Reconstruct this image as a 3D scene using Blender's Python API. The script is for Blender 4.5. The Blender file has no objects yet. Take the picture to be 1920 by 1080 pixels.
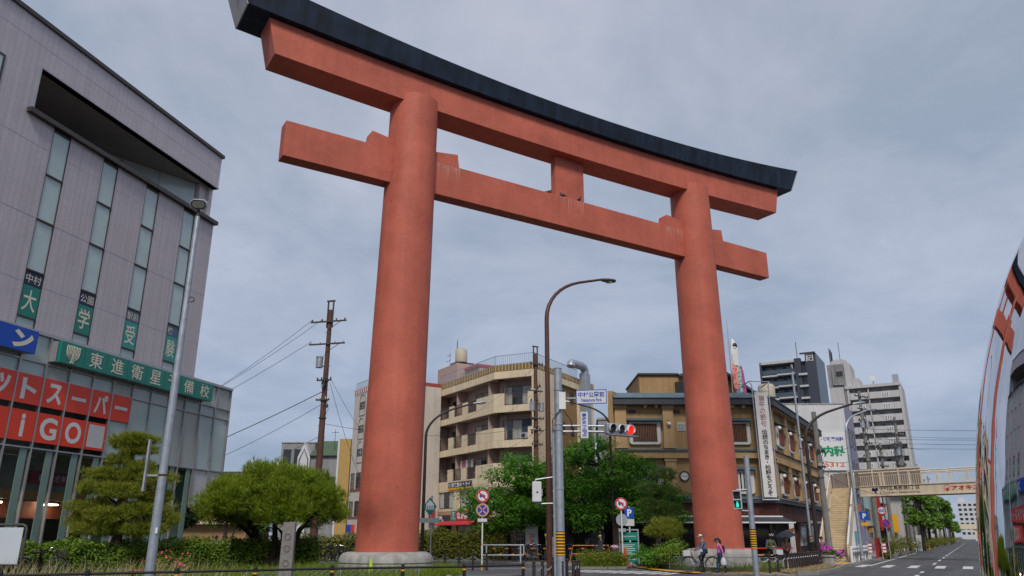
import bpy, bmesh, math, random
import numpy as np
from mathutils import Vector, Matrix
random.seed(7); rng = np.random.default_rng(11)
sc = bpy.context.scene
col = sc.collection

# ---------------------------------------------------------------- camera, sky, sun, exposure
cd = bpy.data.cameras.new('camera'); cam = bpy.data.objects.new('camera', cd); col.objects.link(cam)
cd.sensor_width = 36.0; cd.lens = 1450.0/1920.0*36.0; cd.clip_start = 0.05; cd.clip_end = 6000
PITCH, ROLL = 0.3103, 0.0016
F = Vector((0, math.cos(PITCH), math.sin(PITCH))); U0 = Vector((0, -math.sin(PITCH), math.cos(PITCH))); R0 = Vector((1, 0, 0))
Rr = R0*math.cos(ROLL)+U0*math.sin(ROLL); Uu = U0*math.cos(ROLL)-R0*math.sin(ROLL)
cam.matrix_world = Matrix(((Rr.x, Uu.x, -F.x, 0), (Rr.y, Uu.y, -F.y, 0), (Rr.z, Uu.z, -F.z, 1.65), (0, 0, 0, 1)))
sc.camera = cam
sc.view_settings.view_transform = 'Standard'; sc.view_settings.look = 'None'
sc.view_settings.gamma = 1.0; sc.view_settings.use_curve_mapping = False; sc.view_settings.exposure = 0.78
try:
    sc.cycles.max_bounces = 8; sc.cycles.use_denoising = True
    sc.cycles.caustics_reflective = False; sc.cycles.caustics_refractive = False
except Exception: pass
SUN_EL, SUN_AZ = math.radians(46), math.radians(-178)   # azimuth clockwise from +Y: behind the camera
w = bpy.data.worlds.new('World'); sc.world = w; w.use_nodes = True
nt = w.node_tree; N = nt.nodes; L = nt.links
bg = N['Background']; bg.inputs['Strength'].default_value = 0.1
sky = N.new('ShaderNodeTexSky'); sky.sky_type = 'NISHITA'; sky.sun_disc = False
sky.sun_elevation = SUN_EL; sky.sun_rotation = SUN_AZ; sky.air_density = 1.0; sky.dust_density = 2.0
tc = N.new('ShaderNodeTexCoord')
sx = N.new('ShaderNodeSeparateXYZ'); L.new(tc.outputs['Generated'], sx.inputs[0])
zz = N.new('ShaderNodeMath'); zz.operation = 'ADD'; zz.inputs[1].default_value = 0.28; L.new(sx.outputs['Z'], zz.inputs[0])
zm = N.new('ShaderNodeMath'); zm.operation = 'MAXIMUM'; zm.inputs[1].default_value = 0.12; L.new(zz.outputs[0], zm.inputs[0])
dvx = N.new('ShaderNodeMath'); dvx.operation = 'DIVIDE'; L.new(sx.outputs['X'], dvx.inputs[0]); L.new(zm.outputs[0], dvx.inputs[1])
dvy = N.new('ShaderNodeMath'); dvy.operation = 'DIVIDE'; L.new(sx.outputs['Y'], dvy.inputs[0]); L.new(zm.outputs[0], dvy.inputs[1])
cb = N.new('ShaderNodeCombineXYZ'); L.new(dvx.outputs[0], cb.inputs[0]); L.new(dvy.outputs[0], cb.inputs[1])
n1 = N.new('ShaderNodeTexNoise'); n1.inputs['Scale'].default_value = 1.6; n1.inputs['Detail'].default_value = 7; n1.inputs['Roughness'].default_value = 0.6; n1.inputs['Distortion'].default_value = 0.3
L.new(cb.outputs[0], n1.inputs['Vector'])
cr = N.new('ShaderNodeValToRGB'); e = cr.color_ramp
e.elements[0].position = 0.36; e.elements[0].color = (1.95, 2.30, 2.90, 1)
e.elements[1].position = 0.66; e.elements[1].color = (3.25, 3.38, 3.95, 1)
L.new(n1.outputs['Fac'], cr.inputs[0])
mx = N.new('ShaderNodeMix'); mx.data_type = 'RGBA'; mx.inputs[0].default_value = 0.93
er = N.new('ShaderNodeValToRGB'); er.color_ramp.elements[0].position = 0.0; er.color_ramp.elements[0].color = (.74, .84, .95, 1); er.color_ramp.elements[1].position = 0.5; er.color_ramp.elements[1].color = (1, 1, 1, 1)
L.new(sx.outputs['Z'], er.inputs[0])      # the overcast is thinner and bluer low down
em = N.new('ShaderNodeMix'); em.data_type = 'RGBA'; em.blend_type = 'MULTIPLY'; em.inputs[0].default_value = 1; L.new(cr.outputs[0], em.inputs[6]); L.new(er.outputs[0], em.inputs[7])
L.new(sky.outputs[0], mx.inputs[6]); L.new(em.outputs[2], mx.inputs[7]); L.new(mx.outputs[2], bg.inputs['Color'])
sl = bpy.data.lights.new('sun', 'SUN'); sl.energy = 1.5; sl.angle = math.radians(14); sl.color = (1.0, 0.94, 0.85)
so = bpy.data.objects.new('sun', sl); col.objects.link(so)
sd = Vector((math.sin(SUN_AZ)*math.cos(SUN_EL), math.cos(SUN_AZ)*math.cos(SUN_EL), math.sin(SUN_EL)))
so.rotation_euler = (-sd).to_track_quat('-Z', 'Y').to_euler()

# ---------------------------------------------------------------- materials
def hx(h, k=1.0):
    h = h.lstrip('#'); o = []
    for i in (0, 2, 4):
        c = int(h[i:i+2], 16)/255.0
        o.append(min(1.0, k*(c/12.92 if c <= 0.04045 else ((c+0.055)/1.055)**2.4)))
    return tuple(o)
def mat(name, c, rough=0.65, metal=0.0, var=0.15, scale=2.0, bump=0.0, bscale=30.0, stretch=None, spec=0.4, streak=0.0, coat=0.0, dirt=None):
    if isinstance(c, str): c = hx(c)
    m = bpy.data.materials.new(name); m.use_nodes = True
    t = m.node_tree; b = t.nodes['Principled BSDF']
    b.inputs['Roughness'].default_value = rough; b.inputs['Metallic'].default_value = metal
    b.inputs['Specular IOR Level'].default_value = spec; b.inputs['Coat Weight'].default_value = coat
    tcn = t.nodes.new('ShaderNodeTexCoord'); vec = tcn.outputs['Object']
    if var > 0:
        n = t.nodes.new('ShaderNodeTexNoise'); n.inputs['Scale'].default_value = scale; n.inputs['Detail'].default_value = 6; n.inputs['Roughness'].default_value = 0.65
        if stretch:
            mp = t.nodes.new('ShaderNodeMapping'); mp.inputs['Scale'].default_value = stretch; t.links.new(vec, mp.inputs[0]); t.links.new(mp.outputs[0], n.inputs['Vector'])
        else: t.links.new(vec, n.inputs['Vector'])
        r = t.nodes.new('ShaderNodeValToRGB'); r.color_ramp.elements[0].position = 0.3; r.color_ramp.elements[1].position = 0.72
        lo = [x*(1-var) for x in c]; hi = [min(1, x*(1+var)) for x in c]
        if dirt: lo = [a*0.5+d*0.5 for a, d in zip(lo, dirt)]
        r.color_ramp.elements[0].color = (*lo, 1); r.color_ramp.elements[1].color = (*hi, 1)
        t.links.new(n.outputs['Fac'], r.inputs[0]); out = r.outputs[0]
        if streak > 0:
            n2 = t.nodes.new('ShaderNodeTexNoise'); n2.inputs['Scale'].default_value = 1.0; n2.inputs['Detail'].default_value = 4
            mp2 = t.nodes.new('ShaderNodeMapping'); mp2.inputs['Scale'].default_value = (3.2, 3.2, 0.16); t.links.new(vec, mp2.inputs[0]); t.links.new(mp2.outputs[0], n2.inputs['Vector'])
            r2 = t.nodes.new('ShaderNodeValToRGB'); r2.color_ramp.elements[0].position = 0.35; r2.color_ramp.elements[1].position = 0.6
            r2.color_ramp.elements[0].color = (1-streak,)*3+(1,); r2.color_ramp.elements[1].color = (1, 1, 1, 1)
            t.links.new(n2.outputs['Fac'], r2.inputs[0])
            mm = t.nodes.new('ShaderNodeMix'); mm.data_type = 'RGBA'; mm.blend_type = 'MULTIPLY'; mm.inputs[0].default_value = 1
            t.links.new(out, mm.inputs[6]); t.links.new(r2.outputs[0], mm.inputs[7]); out = mm.outputs[2]
        t.links.new(out, b.inputs['Base Color'])
    else: b.inputs['Base Color'].default_value = (*c, 1)
    if bump > 0:
        nb = t.nodes.new('ShaderNodeTexNoise'); nb.inputs['Scale'].default_value = bscale; nb.inputs['Detail'].default_value = 4; t.links.new(vec, nb.inputs['Vector'])
        bm_ = t.nodes.new('ShaderNodeBump'); bm_.inputs['Strength'].default_value = bump; bm_.inputs['Distance'].default_value = 0.02
        t.links.new(nb.outputs['Fac'], bm_.inputs['Height']); t.links.new(bm_.outputs[0], b.inputs['Normal'])
    return m
def tile_mat(name, c, c2, bw, bh, mortar=0.012, rough=0.55, offset=0.0, rot=(0, 0, 0), var=0.1):
    """fine tiling, too small in the photo to tell apart; axes are taken in the object's own facade frame"""
    m = mat(name, c, rough, var=var, scale=0.6, spec=0.4, streak=0.09); t = m.node_tree; b = t.nodes['Principled BSDF']
    br = t.nodes.new('ShaderNodeTexBrick'); br.offset = offset; br.inputs['Scale'].default_value = 1.0
    br.inputs['Brick Width'].default_value = bw; br.inputs['Row Height'].default_value = bh; br.inputs['Mortar Size'].default_value = mortar
    br.inputs['Color1'].default_value = (1, 1, 1, 1); br.inputs['Color2'].default_value = (0.93, 0.93, 0.93, 1)
    br.inputs['Mortar'].default_value = (*[a/max(1e-4, q) for a, q in zip(c2, hx(c) if isinstance(c, str) else c)], 1)
    tcn = t.nodes.new('ShaderNodeTexCoord'); mp = t.nodes.new('ShaderNodeMapping'); mp.inputs['Rotation'].default_value = rot
    t.links.new(tcn.outputs['Object'], mp.inputs[0]); t.links.new(mp.outputs[0], br.inputs['Vector'])
    old = b.inputs['Base Color'].links[0].from_socket
    mm = t.nodes.new('ShaderNodeMix'); mm.data_type = 'RGBA'; mm.blend_type = 'MULTIPLY'; mm.inputs[0].default_value = 1
    t.links.new(old, mm.inputs[6]); t.links.new(br.outputs['Color'], mm.inputs[7]); t.links.new(mm.outputs[2], b.inputs['Base Color'])
    return m
def leaf_mat(name, c, c2, trans=0.3, rough=0.55):
    m = bpy.data.materials.new(name); m.use_nodes = True; t = m.node_tree; b = t.nodes['Principled BSDF']
    g = t.nodes.new('ShaderNodeNewGeometry'); r = t.nodes.new('ShaderNodeValToRGB')
    r.color_ramp.elements[0].color = (*c, 1); r.color_ramp.elements[1].color = (*c2, 1)
    t.links.new(g.outputs['Random Per Island'], r.inputs[0]); t.links.new(r.outputs[0], b.inputs['Base Color'])
    b.inputs['Roughness'].default_value = rough; b.inputs['Specular IOR Level'].default_value = 0.3
    tr = t.nodes.new('ShaderNodeBsdfTranslucent'); t.links.new(r.outputs[0], tr.inputs['Color'])
    ms = t.nodes.new('ShaderNodeMixShader'); ms.inputs[0].default_value = trans
    t.links.new(b.outputs[0], ms.inputs[1]); t.links.new(tr.outputs[0], ms.inputs[2]); t.links.new(ms.outputs[0], t.nodes['Material Output'].inputs['Surface'])
    return m
def glass_mat(name, tint, through=0.0, rough=0.04):
    m = bpy.data.materials.new(name); m.use_nodes = True; t = m.node_tree; b = t.nodes['Principled BSDF']
    b.inputs['Base Color'].default_value = (*tint, 1); b.inputs['Roughness'].default_value = rough; b.inputs['Specular IOR Level'].default_value = 0.7
    tcn = t.nodes.new('ShaderNodeTexCoord'); nb = t.nodes.new('ShaderNodeTexNoise'); nb.inputs['Scale'].default_value = 0.9
    t.links.new(tcn.outputs['Object'], nb.inputs['Vector']); bu = t.nodes.new('ShaderNodeBump'); bu.inputs['Strength'].default_value = 0.06; bu.inputs['Distance'].default_value = 0.2
    t.links.new(nb.outputs['Fac'], bu.inputs['Height']); t.links.new(bu.outputs[0], b.inputs['Normal'])
    if through > 0:
        tr = t.nodes.new('ShaderNodeBsdfTransparent'); tr.inputs[0].default_value = (0.95, 0.98, 0.98, 1)
        ms = t.nodes.new('ShaderNodeMixShader'); ms.inputs[0].default_value = through
        t.links.new(b.outputs[0], ms.inputs[1]); t.links.new(tr.outputs[0], ms.inputs[2]); t.links.new(ms.outputs[0], t.nodes['Material Output'].inputs['Surface'])
    return m
def emit_mat(name, c, s):
    m = bpy.data.materials.new(name); m.use_nodes = True; b = m.node_tree.nodes['Principled BSDF']
    b.inputs['Base Color'].default_value = (*c, 1); b.inputs['Emission Color'].default_value = (*c, 1); b.inputs['Emission Strength'].default_value = s
    return m

M = {}
M['vermilion'] = mat('vermilion paint', (0.49, 0.122, 0.078), 0.62, var=0.09, scale=0.7, bump=0.12, bscale=14, streak=0.08, spec=0.3)
def weather(m, rings):
    """patchy fading, fine grain and cast joints on painted concrete"""
    t = m.node_tree; b = t.nodes['Principled BSDF']; old = b.inputs['Base Color'].links[0].from_socket; tcn = t.nodes.new('ShaderNodeTexCoord')
    n = t.nodes.new('ShaderNodeTexNoise'); n.inputs['Scale'].default_value = 0.35; n.inputs['Detail'].default_value = 8; n.inputs['Roughness'].default_value = 0.7; t.links.new(tcn.outputs['Object'], n.inputs['Vector'])
    r = t.nodes.new('ShaderNodeValToRGB'); r.color_ramp.elements[0].position = .32; r.color_ramp.elements[1].position = .7; r.color_ramp.elements[0].color = (.87,.85,.87,1); r.color_ramp.elements[1].color = (1.08,1.11,1.10,1); t.links.new(n.outputs['Fac'], r.inputs[0])
    g = t.nodes.new('ShaderNodeTexNoise'); g.inputs['Scale'].default_value = 16; g.inputs['Detail'].default_value = 3; t.links.new(tcn.outputs['Object'], g.inputs['Vector'])
    rg = t.nodes.new('ShaderNodeValToRGB'); rg.color_ramp.elements[0].position = .3; rg.color_ramp.elements[1].position = .7; rg.color_ramp.elements[0].color = (.90,.90,.90,1); rg.color_ramp.elements[1].color = (1.08,1.08,1.08,1); t.links.new(g.outputs['Fac'], rg.inputs[0])
    w_ = t.nodes.new('ShaderNodeTexBrick'); w_.inputs['Scale'].default_value = 1; w_.inputs['Brick Width'].default_value = 40; w_.inputs['Row Height'].default_value = rings; w_.inputs['Mortar Size'].default_value = .012; w_.inputs['Mortar Smooth'].default_value = .6
    w_.inputs['Color1'].default_value = (1,1,1,1); w_.inputs['Color2'].default_value = (.965,.965,.965,1); w_.inputs['Mortar'].default_value = (.86,.84,.84,1)
    mp = t.nodes.new('ShaderNodeMapping'); mp.inputs['Rotation'].default_value = (math.radians(90),0,0); t.links.new(tcn.outputs['Object'], mp.inputs[0]); t.links.new(mp.outputs[0], w_.inputs['Vector'])
    dv = t.nodes.new('ShaderNodeVectorMath'); dv.operation = 'DISTANCE'; dv.inputs[1].default_value = (-10.05, -0.55, 2.2); t.links.new(tcn.outputs['Object'], dv.inputs[0])   # soot stain low on the left pillar
    ad = t.nodes.new('ShaderNodeMath'); ad.operation = 'MULTIPLY_ADD'; ad.inputs[1].default_value = 1.3; t.links.new(n.outputs['Fac'], ad.inputs[0]); t.links.new(dv.outputs['Value'], ad.inputs[2])
    rs = t.nodes.new('ShaderNodeValToRGB'); rs.color_ramp.elements[0].position = .40; rs.color_ramp.elements[0].color = (.58,.54,.54,1); rs.color_ramp.elements[1].position = .88; rs.color_ramp.elements[1].color = (1,1,1,1)
    hf = t.nodes.new('ShaderNodeMath'); hf.operation = 'MULTIPLY'; hf.inputs[1].default_value = .5; t.links.new(ad.outputs[0], hf.inputs[0]); t.links.new(hf.outputs[0], rs.inputs[0])
    for s in (r.outputs[0], rg.outputs[0], w_.outputs['Color'], rs.outputs[0]):
        mm = t.nodes.new('ShaderNodeMix'); mm.data_type = 'RGBA'; mm.blend_type = 'MULTIPLY'; mm.inputs[0].default_value = 1; t.links.new(old, mm.inputs[6]); t.links.new(s, mm.inputs[7]); old = mm.outputs[2]
    t.links.new(old, b.inputs['Base Color'])
weather(M['vermilion'], 1.25)
M['kasagi'] = mat('dark blue copper sheet', (0.009, 0.019, 0.040), 0.6, var=0.5, scale=0.9, streak=0.55, bump=0.05, spec=0.25)
M['guano'] = mat('bird lime', (0.52, 0.27, 0.22), 0.9, var=0.2, scale=6)
M['concrete'] = mat('weathered concrete', (0.34, 0.33, 0.31), 0.85, var=0.25, scale=1.6, bump=0.25, bscale=18, streak=0.25)
M['asphalt'] = mat('asphalt', (0.085, 0.085, 0.092), 0.85, var=0.22, scale=0.35, bump=0.3, bscale=60)
def tracks(m):
    """darker wheel tracks and old seams worn along the avenue"""
    t = m.node_tree; b = t.nodes['Principled BSDF']; old = b.inputs['Base Color'].links[0].from_socket; tcn = t.nodes.new('ShaderNodeTexCoord')
    mr = t.nodes.new('ShaderNodeMapping'); mr.inputs['Rotation'].default_value = (0,0,math.radians(-60.3)); t.links.new(tcn.outputs['Object'], mr.inputs[0])
    ms = t.nodes.new('ShaderNodeMapping'); ms.inputs['Scale'].default_value = (.025,.75,1); t.links.new(mr.outputs[0], ms.inputs[0])
    n = t.nodes.new('ShaderNodeTexNoise'); n.inputs['Scale'].default_value = 1; n.inputs['Detail'].default_value = 6; n.inputs['Roughness'].default_value = .7; t.links.new(ms.outputs[0], n.inputs['Vector'])
    r = t.nodes.new('ShaderNodeValToRGB'); r.color_ramp.elements[0].position = .36; r.color_ramp.elements[1].position = .62; r.color_ramp.elements[0].color = (.72,.72,.73,1); r.color_ramp.elements[1].color = (1.12,1.11,1.10,1); t.links.new(n.outputs['Fac'], r.inputs[0])
    v = t.nodes.new('ShaderNodeTexVoronoi'); v.feature = 'DISTANCE_TO_EDGE'; v.inputs['Scale'].default_value = .22; t.links.new(tcn.outputs['Object'], v.inputs['Vector'])
    rv = t.nodes.new('ShaderNodeValToRGB'); rv.color_ramp.elements[0].position = .0; rv.color_ramp.elements[0].color = (.6,.6,.6,1); rv.color_ramp.elements[1].position = .008; rv.color_ramp.elements[1].color = (1,1,1,1); t.links.new(v.outputs['Distance'], rv.inputs[0])
    for s in (r.outputs[0], rv.outputs[0]):
        mm = t.nodes.new('ShaderNodeMix'); mm.data_type = 'RGBA'; mm.blend_type = 'MULTIPLY'; mm.inputs[0].default_value = 1; t.links.new(old, mm.inputs[6]); t.links.new(s, mm.inputs[7]); old = mm.outputs[2]
    t.links.new(old, b.inputs['Base Color'])
tracks(M['asphalt'])
M['ground'] = mat('city ground', (0.16, 0.155, 0.15), 0.9, var=0.2, scale=0.2)
M['paving'] = tile_mat('stone paving', (0.26, 0.235, 0.21), (0.13, 0.12, 0.11), 0.6, 0.3, 0.015, 0.8, 0.5)
M['kerb'] = mat('kerb stone', (0.22, 0.21, 0.20), 0.85, var=0.25, scale=3, bump=0.2)
M['white_line'] = mat('white road paint', (0.62, 0.62, 0.62), 0.7, var=0.22, scale=5, dirt=(0.2, 0.2, 0.2))
M['yellow_line'] = mat('yellow tactile paving', (0.72, 0.36, 0.02), 0.75, var=0.2, scale=4, bump=0.3)
M['soil'] = mat('garden soil and turf', (0.060, 0.075, 0.025), 0.95, var=0.4, scale=2.5, bump=0.5, bscale=15)
M['tile_wall'] = tile_mat('pale lilac wall tile', (0.60, 0.55, 0.59), (0.36, 0.33, 0.37), 0.30, 0.06, 0.010, 0.5, 0.0, (math.radians(90), 0, 0), 0.06)
M['tile_plain'] = mat('pale lilac cladding', (0.58, 0.53, 0.57), 0.5, var=0.08)
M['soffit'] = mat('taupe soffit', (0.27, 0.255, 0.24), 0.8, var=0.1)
M['alu'] = mat('anodised aluminium', (0.42, 0.41, 0.43), 0.4, metal=0.6, var=0.1)
M['alu_dark'] = mat('bronze aluminium', (0.07, 0.06, 0.058), 0.45, metal=0.4, var=0.1)
M['galv'] = mat('galvanised steel', (0.36, 0.39, 0.43), 0.45, metal=0.55, var=0.2, scale=5)
M['black'] = mat('black paint', (0.012, 0.012, 0.013), 0.45, var=0.2)
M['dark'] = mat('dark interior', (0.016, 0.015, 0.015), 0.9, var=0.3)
M['brown_pole'] = mat('dark brown painted steel', (0.085, 0.032, 0.02), 0.5, var=0.15, scale=3)
M['brown_dark'] = mat('brown black painted steel', (0.028, 0.018, 0.016), 0.5, var=0.2, scale=3)
M['glass_teal'] = mat('frosted teal glass', (0.46, 0.57, 0.58), 0.10, var=0.1, scale=0.5, spec=0.55)
M['glass'] = glass_mat('window glass', (0.02, 0.024, 0.028))
M['glass_blue'] = glass_mat('blue window glass', (0.025, 0.06, 0.09))
M['glass_green'] = glass_mat('green window glass', (0.01, 0.10, 0.075))
M['glass_clear'] = glass_mat('shop glass', (0.03, 0.045, 0.045), 0.92)
M['blind'] = mat('blind with painted reflection', (0.40, 0.43, 0.43), 0.3, var=0.12, scale=0.8, stretch=(6, 6, 0.3), spec=0.6)  # blind tone brightened to carry the glass front's reflection as colour
M['pale_panel'] = mat('pale glass with painted light', (0.58, 0.58, 0.60), 0.2, var=0.06, scale=0.5, spec=0.5)  # white light on the overhang panes is painted into this pale colour
M['curtain'] = mat('drawn curtain', (0.42, 0.44, 0.40), 0.4, var=0.25, scale=3, stretch=(6, 6, 0.2), spec=0.5)
M['fin'] = mat('sea green mullion fin', (0.20, 0.29, 0.265), 0.3, var=0.08, spec=0.5)
M['red_sign'] = mat('red sign sheet', (0.82, 0.048, 0.014), 0.35, var=0.06, spec=0.5)
M['teal_sign'] = mat('teal sign sheet', (0.004, 0.20, 0.155), 0.35, var=0.06, spec=0.5)
M['navy_sign'] = mat('navy sign sheet', (0.008, 0.018, 0.06), 0.35, var=0.06)
M['teal_pale'] = mat('teal sheet with painted reflection', (0.03, 0.30, 0.27), 0.3, var=0.06)  # teal banner sheet with the window's reflection put into its paler colour
M['navy_pale'] = mat('navy sheet with painted reflection', (0.07, 0.12, 0.19), 0.3, var=0.06)  # navy banner sheet, lightened to paint in the reflection over it
M['blue_sign'] = mat('blue sign sheet', (0.005, 0.07, 0.45), 0.35, var=0.05)
M['white'] = mat('white paint', (0.66, 0.66, 0.66), 0.5, var=0.06)
M['offwhite'] = mat('offwhite sign face', (0.58, 0.58, 0.60), 0.45, var=0.06)
M['letter'] = mat('white lettering', (0.72, 0.72, 0.73), 0.5, var=0)
M['letter_cream'] = mat('cream lettering', (0.70, 0.66, 0.55), 0.5, var=0)
M['letter_blue'] = mat('blue lettering', (0.01, 0.05, 0.36), 0.5, var=0)
M['letter_black'] = mat('black lettering', (0.025, 0.022, 0.022), 0.6, var=0)
M['letter_red'] = mat('red lettering', (0.50, 0.012, 0.03), 0.5, var=0)
M['letter_green'] = mat('green lettering', (0.004, 0.26, 0.12), 0.5, var=0)
M['orange_red'] = mat('vermilion lettering', (0.7, 0.06, 0.02), 0.5, var=0)
M['maroon'] = mat('maroon board', (0.34, 0.03, 0.09), 0.5, var=0.1)
M['brown_band'] = mat('brown timber band', (0.50, 0.24, 0.10), 0.6, var=0.2, scale=3)
M['beige'] = mat('beige render', (0.65, 0.54, 0.38), 0.75, var=0.09, scale=0.5, bump=0.1, streak=0.10)
M['beige_rib'] = mat('beige ribbed panel', (0.66, 0.55, 0.39), 0.75, var=0.08, scale=0.6, streak=0.15)
M['gold_rib'] = mat('ochre brown parapet panel', (0.22, 0.135, 0.05), 0.75, var=0.15, scale=0.6, streak=0.2)
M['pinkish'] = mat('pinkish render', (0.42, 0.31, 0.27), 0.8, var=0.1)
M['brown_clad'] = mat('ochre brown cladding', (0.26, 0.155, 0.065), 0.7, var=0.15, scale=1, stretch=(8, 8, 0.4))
M['ochre'] = mat('ochre render', (0.375, 0.238, 0.110), 0.8, var=0.13, scale=0.5, bump=0.15, streak=0.18)
M['ochre_trim'] = mat('pale ochre pilaster', (0.43, 0.285, 0.140), 0.75, var=0.1, scale=0.7, streak=0.12)
M['roof_teal'] = mat('slate teal roof sheet', (0.085, 0.135, 0.16), 0.5, var=0.2, scale=1.2)
M['slate'] = mat('slate grey fascia', (0.045, 0.048, 0.062), 0.6, var=0.15)
M['timber'] = mat('dark red brown timber', (0.080, 0.020, 0.013), 0.6, var=0.45, scale=2.0, stretch=(9, 9, 0.3), bump=0.2)
M['slat'] = mat('weathered brown slat', (0.15, 0.068, 0.038), 0.7, var=0.35, scale=4)
M['slat_red'] = mat('red brown slat', (0.17, 0.045, 0.02), 0.7, var=0.35, scale=4)
M['white_frame'] = mat('white window frame', (0.56, 0.56, 0.56), 0.6, var=0.08)
M['lilac_wall'] = mat('lilac grey wall', (0.25, 0.24, 0.33), 0.75, var=0.08)
M['white_wall'] = mat('white wall', (0.56, 0.56, 0.58), 0.75, var=0.06, scale=0.4, streak=0.1)
M['condo'] = mat('pale grey condo wall', (0.47, 0.46, 0.46), 0.8, var=0.07, scale=0.3, streak=0.12)
M['tower'] = mat('charcoal tower tile', (0.040, 0.046, 0.066), 0.6, var=0.12, scale=0.4)
M['tower_glass'] = mat('tower side cladding', (0.055, 0.085, 0.115), 0.35, var=0.2, scale=0.4)
M['grey_wall'] = mat('grey wall', (0.26, 0.26, 0.27), 0.8, var=0.12, scale=0.4, streak=0.2)
M['green_roof'] = mat('green metal roof', (0.06, 0.105, 0.055), 0.6, var=0.15)
M['yellow_wall'] = mat('ochre yellow wall', (0.42, 0.27, 0.09), 0.8, var=0.1)
M['mint'] = mat('mint wall', (0.36, 0.52, 0.50), 0.7, var=0.08)
M['cream_steel'] = mat('cream painted steel', (0.68, 0.57, 0.42), 0.55, var=0.10, scale=1.5, streak=0.14)
M['tread'] = mat('cream brown stair', (0.52, 0.42, 0.27), 0.8, var=0.2, scale=2)
M['screen'] = mat('brown grey screen panel', (0.20, 0.165, 0.145), 0.7, var=0.12)
M['pole_conc'] = mat('grey concrete pole', (0.20, 0.19, 0.175), 0.85, var=0.2, scale=2, streak=0.2)
M['pole_brown'] = mat('brown utility pole', (0.105, 0.048, 0.036), 0.75, var=0.2, scale=2)
M['iron'] = mat('dark galvanised iron', (0.075, 0.07, 0.068), 0.6, metal=0.3, var=0.2)
M['bark'] = mat('grey brown bark', (0.055, 0.040, 0.030), 0.95, var=0.4, scale=5, bump=0.7, bscale=18)
M['bark_dark'] = mat('dark bark', (0.025, 0.018, 0.014), 0.95, var=0.4, scale=5, bump=0.6, bscale=18)
M['yellow'] = mat('safety yellow', (0.75, 0.36, 0.01), 0.5, var=0.08)
M['orange'] = mat('orange plastic', (0.75, 0.25, 0.02), 0.5, var=0.1)
M['cone_red'] = mat('faded red plastic', (0.55, 0.05, 0.025), 0.5, var=0.15)
M['lime'] = mat('lime plastic', (0.42, 0.62, 0.03), 0.5, var=0.1)
M['stone'] = mat('grey granite slab', (0.20, 0.185, 0.178), 0.7, var=0.2, scale=8, bump=0.15, bscale=60)
M['mirror'] = mat('mirror polished steel', (0.66, 0.66, 0.69), 0.03, metal=1.0, var=0)
M['red_lamp'] = emit_mat('lit red signal', (1.0, 0.006, 0.004), 1.0)
M['green_lamp'] = emit_mat('lit green signal', (0.02, 0.75, 0.5), 0.8)
M['tube_lamp'] = emit_mat('lit shop lamp', (1.0, 0.92, 0.7), 22.0)
M['tyre'] = mat('black rubber', (0.014, 0.014, 0.015), 0.8, var=0.1)
M['chrome'] = mat('dull chrome', (0.5, 0.5, 0.5), 0.25, metal=1.0, var=0.1)
M['leaf_cherry'] = leaf_mat('broad leaf', (0.035, 0.135, 0.012), (0.17, 0.38, 0.03), 0.4)
M['leaf_pine'] = leaf_mat('pine needle', (0.085, 0.125, 0.014), (0.40, 0.43, 0.05), 0.32)
M['leaf_pine2'] = leaf_mat('bright pine shoot', (0.045, 0.125, 0.010), (0.38, 0.46, 0.03), 0.36)
M['leaf_hedge'] = leaf_mat('hedge leaf', (0.045, 0.11, 0.012), (0.22, 0.33, 0.028))
M['leaf_hedge2'] = leaf_mat('yellow green hedge leaf', (0.07, 0.095, 0.012), (0.24, 0.245, 0.026))
M['leaf_pine3'] = leaf_mat('dark pine needle', (0.03, 0.07, 0.012), (0.12, 0.19, 0.03), 0.25)
M['leaf_street'] = leaf_mat('ginkgo leaf', (0.07, 0.17, 0.02), (0.22, 0.38, 0.05), 0.4)
M['grass'] = leaf_mat('grass blade', (0.08, 0.16, 0.015), (0.28, 0.34, 0.04), 0.4)
M['straw'] = leaf_mat('dry grass stalk', (0.26, 0.20, 0.10), (0.48, 0.40, 0.24), 0.2)
M['azalea'] = leaf_mat('pink azalea flower', (0.55, 0.04, 0.10), (0.75, 0.14, 0.22), 0.2)
M['petunia'] = leaf_mat('magenta flower', (0.5, 0.01, 0.45), (0.7, 0.06, 0.6), 0.2)
M['skin'] = mat('skin', (0.42, 0.24, 0.16), 0.6, var=0.05)
M['hair'] = mat('dark hair', (0.02, 0.014, 0.012), 0.6, var=0.2)
def cloth(n, c): 
    if 'cl_'+n not in M: M['cl_'+n] = mat(n+' cloth', c, 0.85, var=0.22, scale=9, bump=0.3, bscale=40)
    return M['cl_'+n]

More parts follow.
